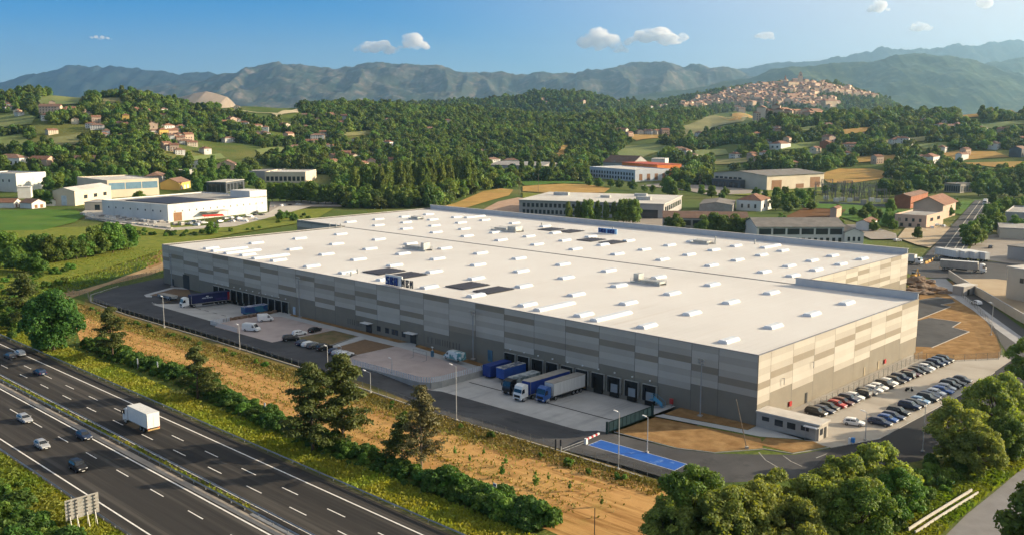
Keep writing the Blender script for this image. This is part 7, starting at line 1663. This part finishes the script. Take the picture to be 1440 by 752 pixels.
# --- substation
rs=random.Random(12)
M_gan=mat('gantry_steel',(.20,.195,.185),(.13,.125,.12),scale=1,rough=.6)
def gantry(px,py,wd_,h):
    r=empty('substation_gantry',at(px,py),rs.uniform(-.15,.05),'grey lattice gantry with insulators in the substation yard','gantry','gantries of the substation'); m=MB()
    for x in (-wd_/2,wd_/2):
        for dx in (-.3,.3): m.tube((x+dx,0,0),(x+dx*.4,0,h),.16,n=4)
        for k in range(5): m.tube((x-.3,0,h*k/5),(x+.3,0,h*(k+1)/5),.09,n=4)
    part('leg',m,M_gan,r); m=MB(); m.tube((-wd_/2,0,h),(wd_/2,0,h),.17,n=4); m.tube((-wd_/2,0,h-.7),(wd_/2,0,h-.7),.17,n=4)
    for k in range(8): m.tube((-wd_/2+wd_*k/8,0,h-.7*(k%2)),(-wd_/2+wd_*(k+1)/8,0,h-.7*((k+1)%2)),.05,n=4)
    part('beam',m,M_gan,r); m=MB()
    for k in range(3): m.tube((-wd_/3+wd_/3*k,0,h-.7),(-wd_/3+wd_/3*k,0,h-2.4),.14,n=6)
    part('insulator',m,M_bark,r)
for i in range(30): gantry(1156+(i%10)*9.6+rs.uniform(-3,3),269+(i//10)*6+rs.uniform(-2,3),rs.choice((7,9,11)),rs.choice((7,8,9.5)))
for i in range(9):
    r=empty('transformer',at(1163+i*10+rs.uniform(-3,3),284+rs.uniform(-4,3)),rs.uniform(-.2,.2),'squat transformer cabinet with bushings in the substation yard','transformer','transformers of the substation'); m=MB(); m.box((0,0,1.4),(3.4,2.2,2.6)); part('tank',m,rs.choice((GRY,WHT,CNF)),r); m=MB()
    for x in (-1,0,1): m.tube((x,0,2.7),(x,0,4.2),.13,.08,6)
    part('bushing',m,M_bark,r)
r=empty('substation_wall',at(1152,287),0,'long low pale wall in front of the substation','wall'); m=MB(); d=at(1246,291)-at(1152,287); m.hexa([(0,0,0),(d.x,d.y,0),(d.x,d.y+.3,0),(0,.3,0)],[(0,0,1.6),(d.x,d.y,1.6),(d.x,d.y+.3,1.6),(0,.3,1.6)]); part('wall',m,CNF,r)
for i,(px,py,h,lab) in enumerate([(757,271,15,'slim utility pole on the tan field before the tall trees'),(730,276,14,'utility pole at the dirt clearing'),(984,268,13,'utility pole by the dark hall yard'),(1382,332,9,'tall lamp mast on the bend of the town road'),(540,281,10,'pole between the poplar rows')]):
    r=empty('utility_pole',at(px,py),.3,lab,'utility pole'); m=MB(); m.tube((0,0,0),(0,0,h),.16,.1,7); part('pole',m,M_bark2,r); m=MB(); m.box((0,0,h-.6),(2,.12,.14)); part('crossarm',m,M_bark2,r)
# red awning and stacked goods in the white hall yard
r=empty('market_awning',at(300,310),.55,'bright red awning beside the white hall yard cars','awning'); m=MB(); m.hexa([(-6,-2.5,2.5),(6,-2.5,2.5),(6,2.5,3.1),(-6,2.5,3.1)],[(-6,-2.5,2.65),(6,-2.5,2.65),(6,2.5,3.25),(-6,2.5,3.25)]); part('canopy',m,mat('awning_red',(.62,.04,.02),(.5,.03,.02),scale=.5),r); m=MB()
for x in (-5.7,5.7):
    for y in (-2.3,2.3): m.tube((x,y,0),(x,y,2.6),.07,n=6)
part('post',m,M_grey,r)
r=empty('market_awning',at(508,281),.2,'dark red roofed stall with white sheets between the poplar rows','awning'); m=MB(); m.hexa([(-9,-3,3.5),(9,-3,3.5),(9,3,4.3),(-9,3,4.3)],[(-9,-3,3.7),(9,-3,3.7),(9,3,4.5),(-9,3,4.5)]); part('canopy',m,mat('awning_dark_red',(.40,.04,.04),(.3,.03,.03),scale=.5),r); m=MB(); m.box((-5,0,1.7),(6,4,3.4)); m.box((5,1,1.5),(5,3,3)); part('wall',m,WHT,r)
for i in range(26):
    t=i/25; px=116+ (t*122 if t<.85 else 104+ (t-.85)*240); py=303+ t*14+rs.uniform(-1.5,1.5)
    r=empty('stacked_crates',at(px,py),rs.uniform(0,3),'pale stack of crates on the rim of the white hall yard','crates','crate stacks on the yard rim'); m=MB(); m.box((0,0,.8),(2.6,1.3,1.6)); part('body',m,rs.choice((WHT,GRY,CNF)),r); m=MB(); m.box((0,0,1.7),(2.7,1.4,.18)); part('lid',m,M_flatw,r)
rbk=empty('rubble_bank',at(330,321),0,'long bank of pale stones below the white hall yard','stone bank'); m=MB(); P0=Vector(at(120,307)); base=Vector(at(330,321))
for i in range(120):
    t=i/119; px=122+t*118; py=308+t*15; c=Vector(at(px,py))-base; s=rs.uniform(.7,1.5); m.box((c.x,c.y+rs.uniform(-1,1),s*.4),(s*1.6,s*1.3,s),rs.uniform(0,3))
part('stones',m,mat('pale_stone',(.45,.43,.40),(.28,.27,.25),scale=.5,rough=.95),rbk); 
for p in (HATCH,SUV,SEDAN):
    for o in list(p.children_recursive): bpy.data.objects.remove(o)
    bpy.data.objects.remove(p)
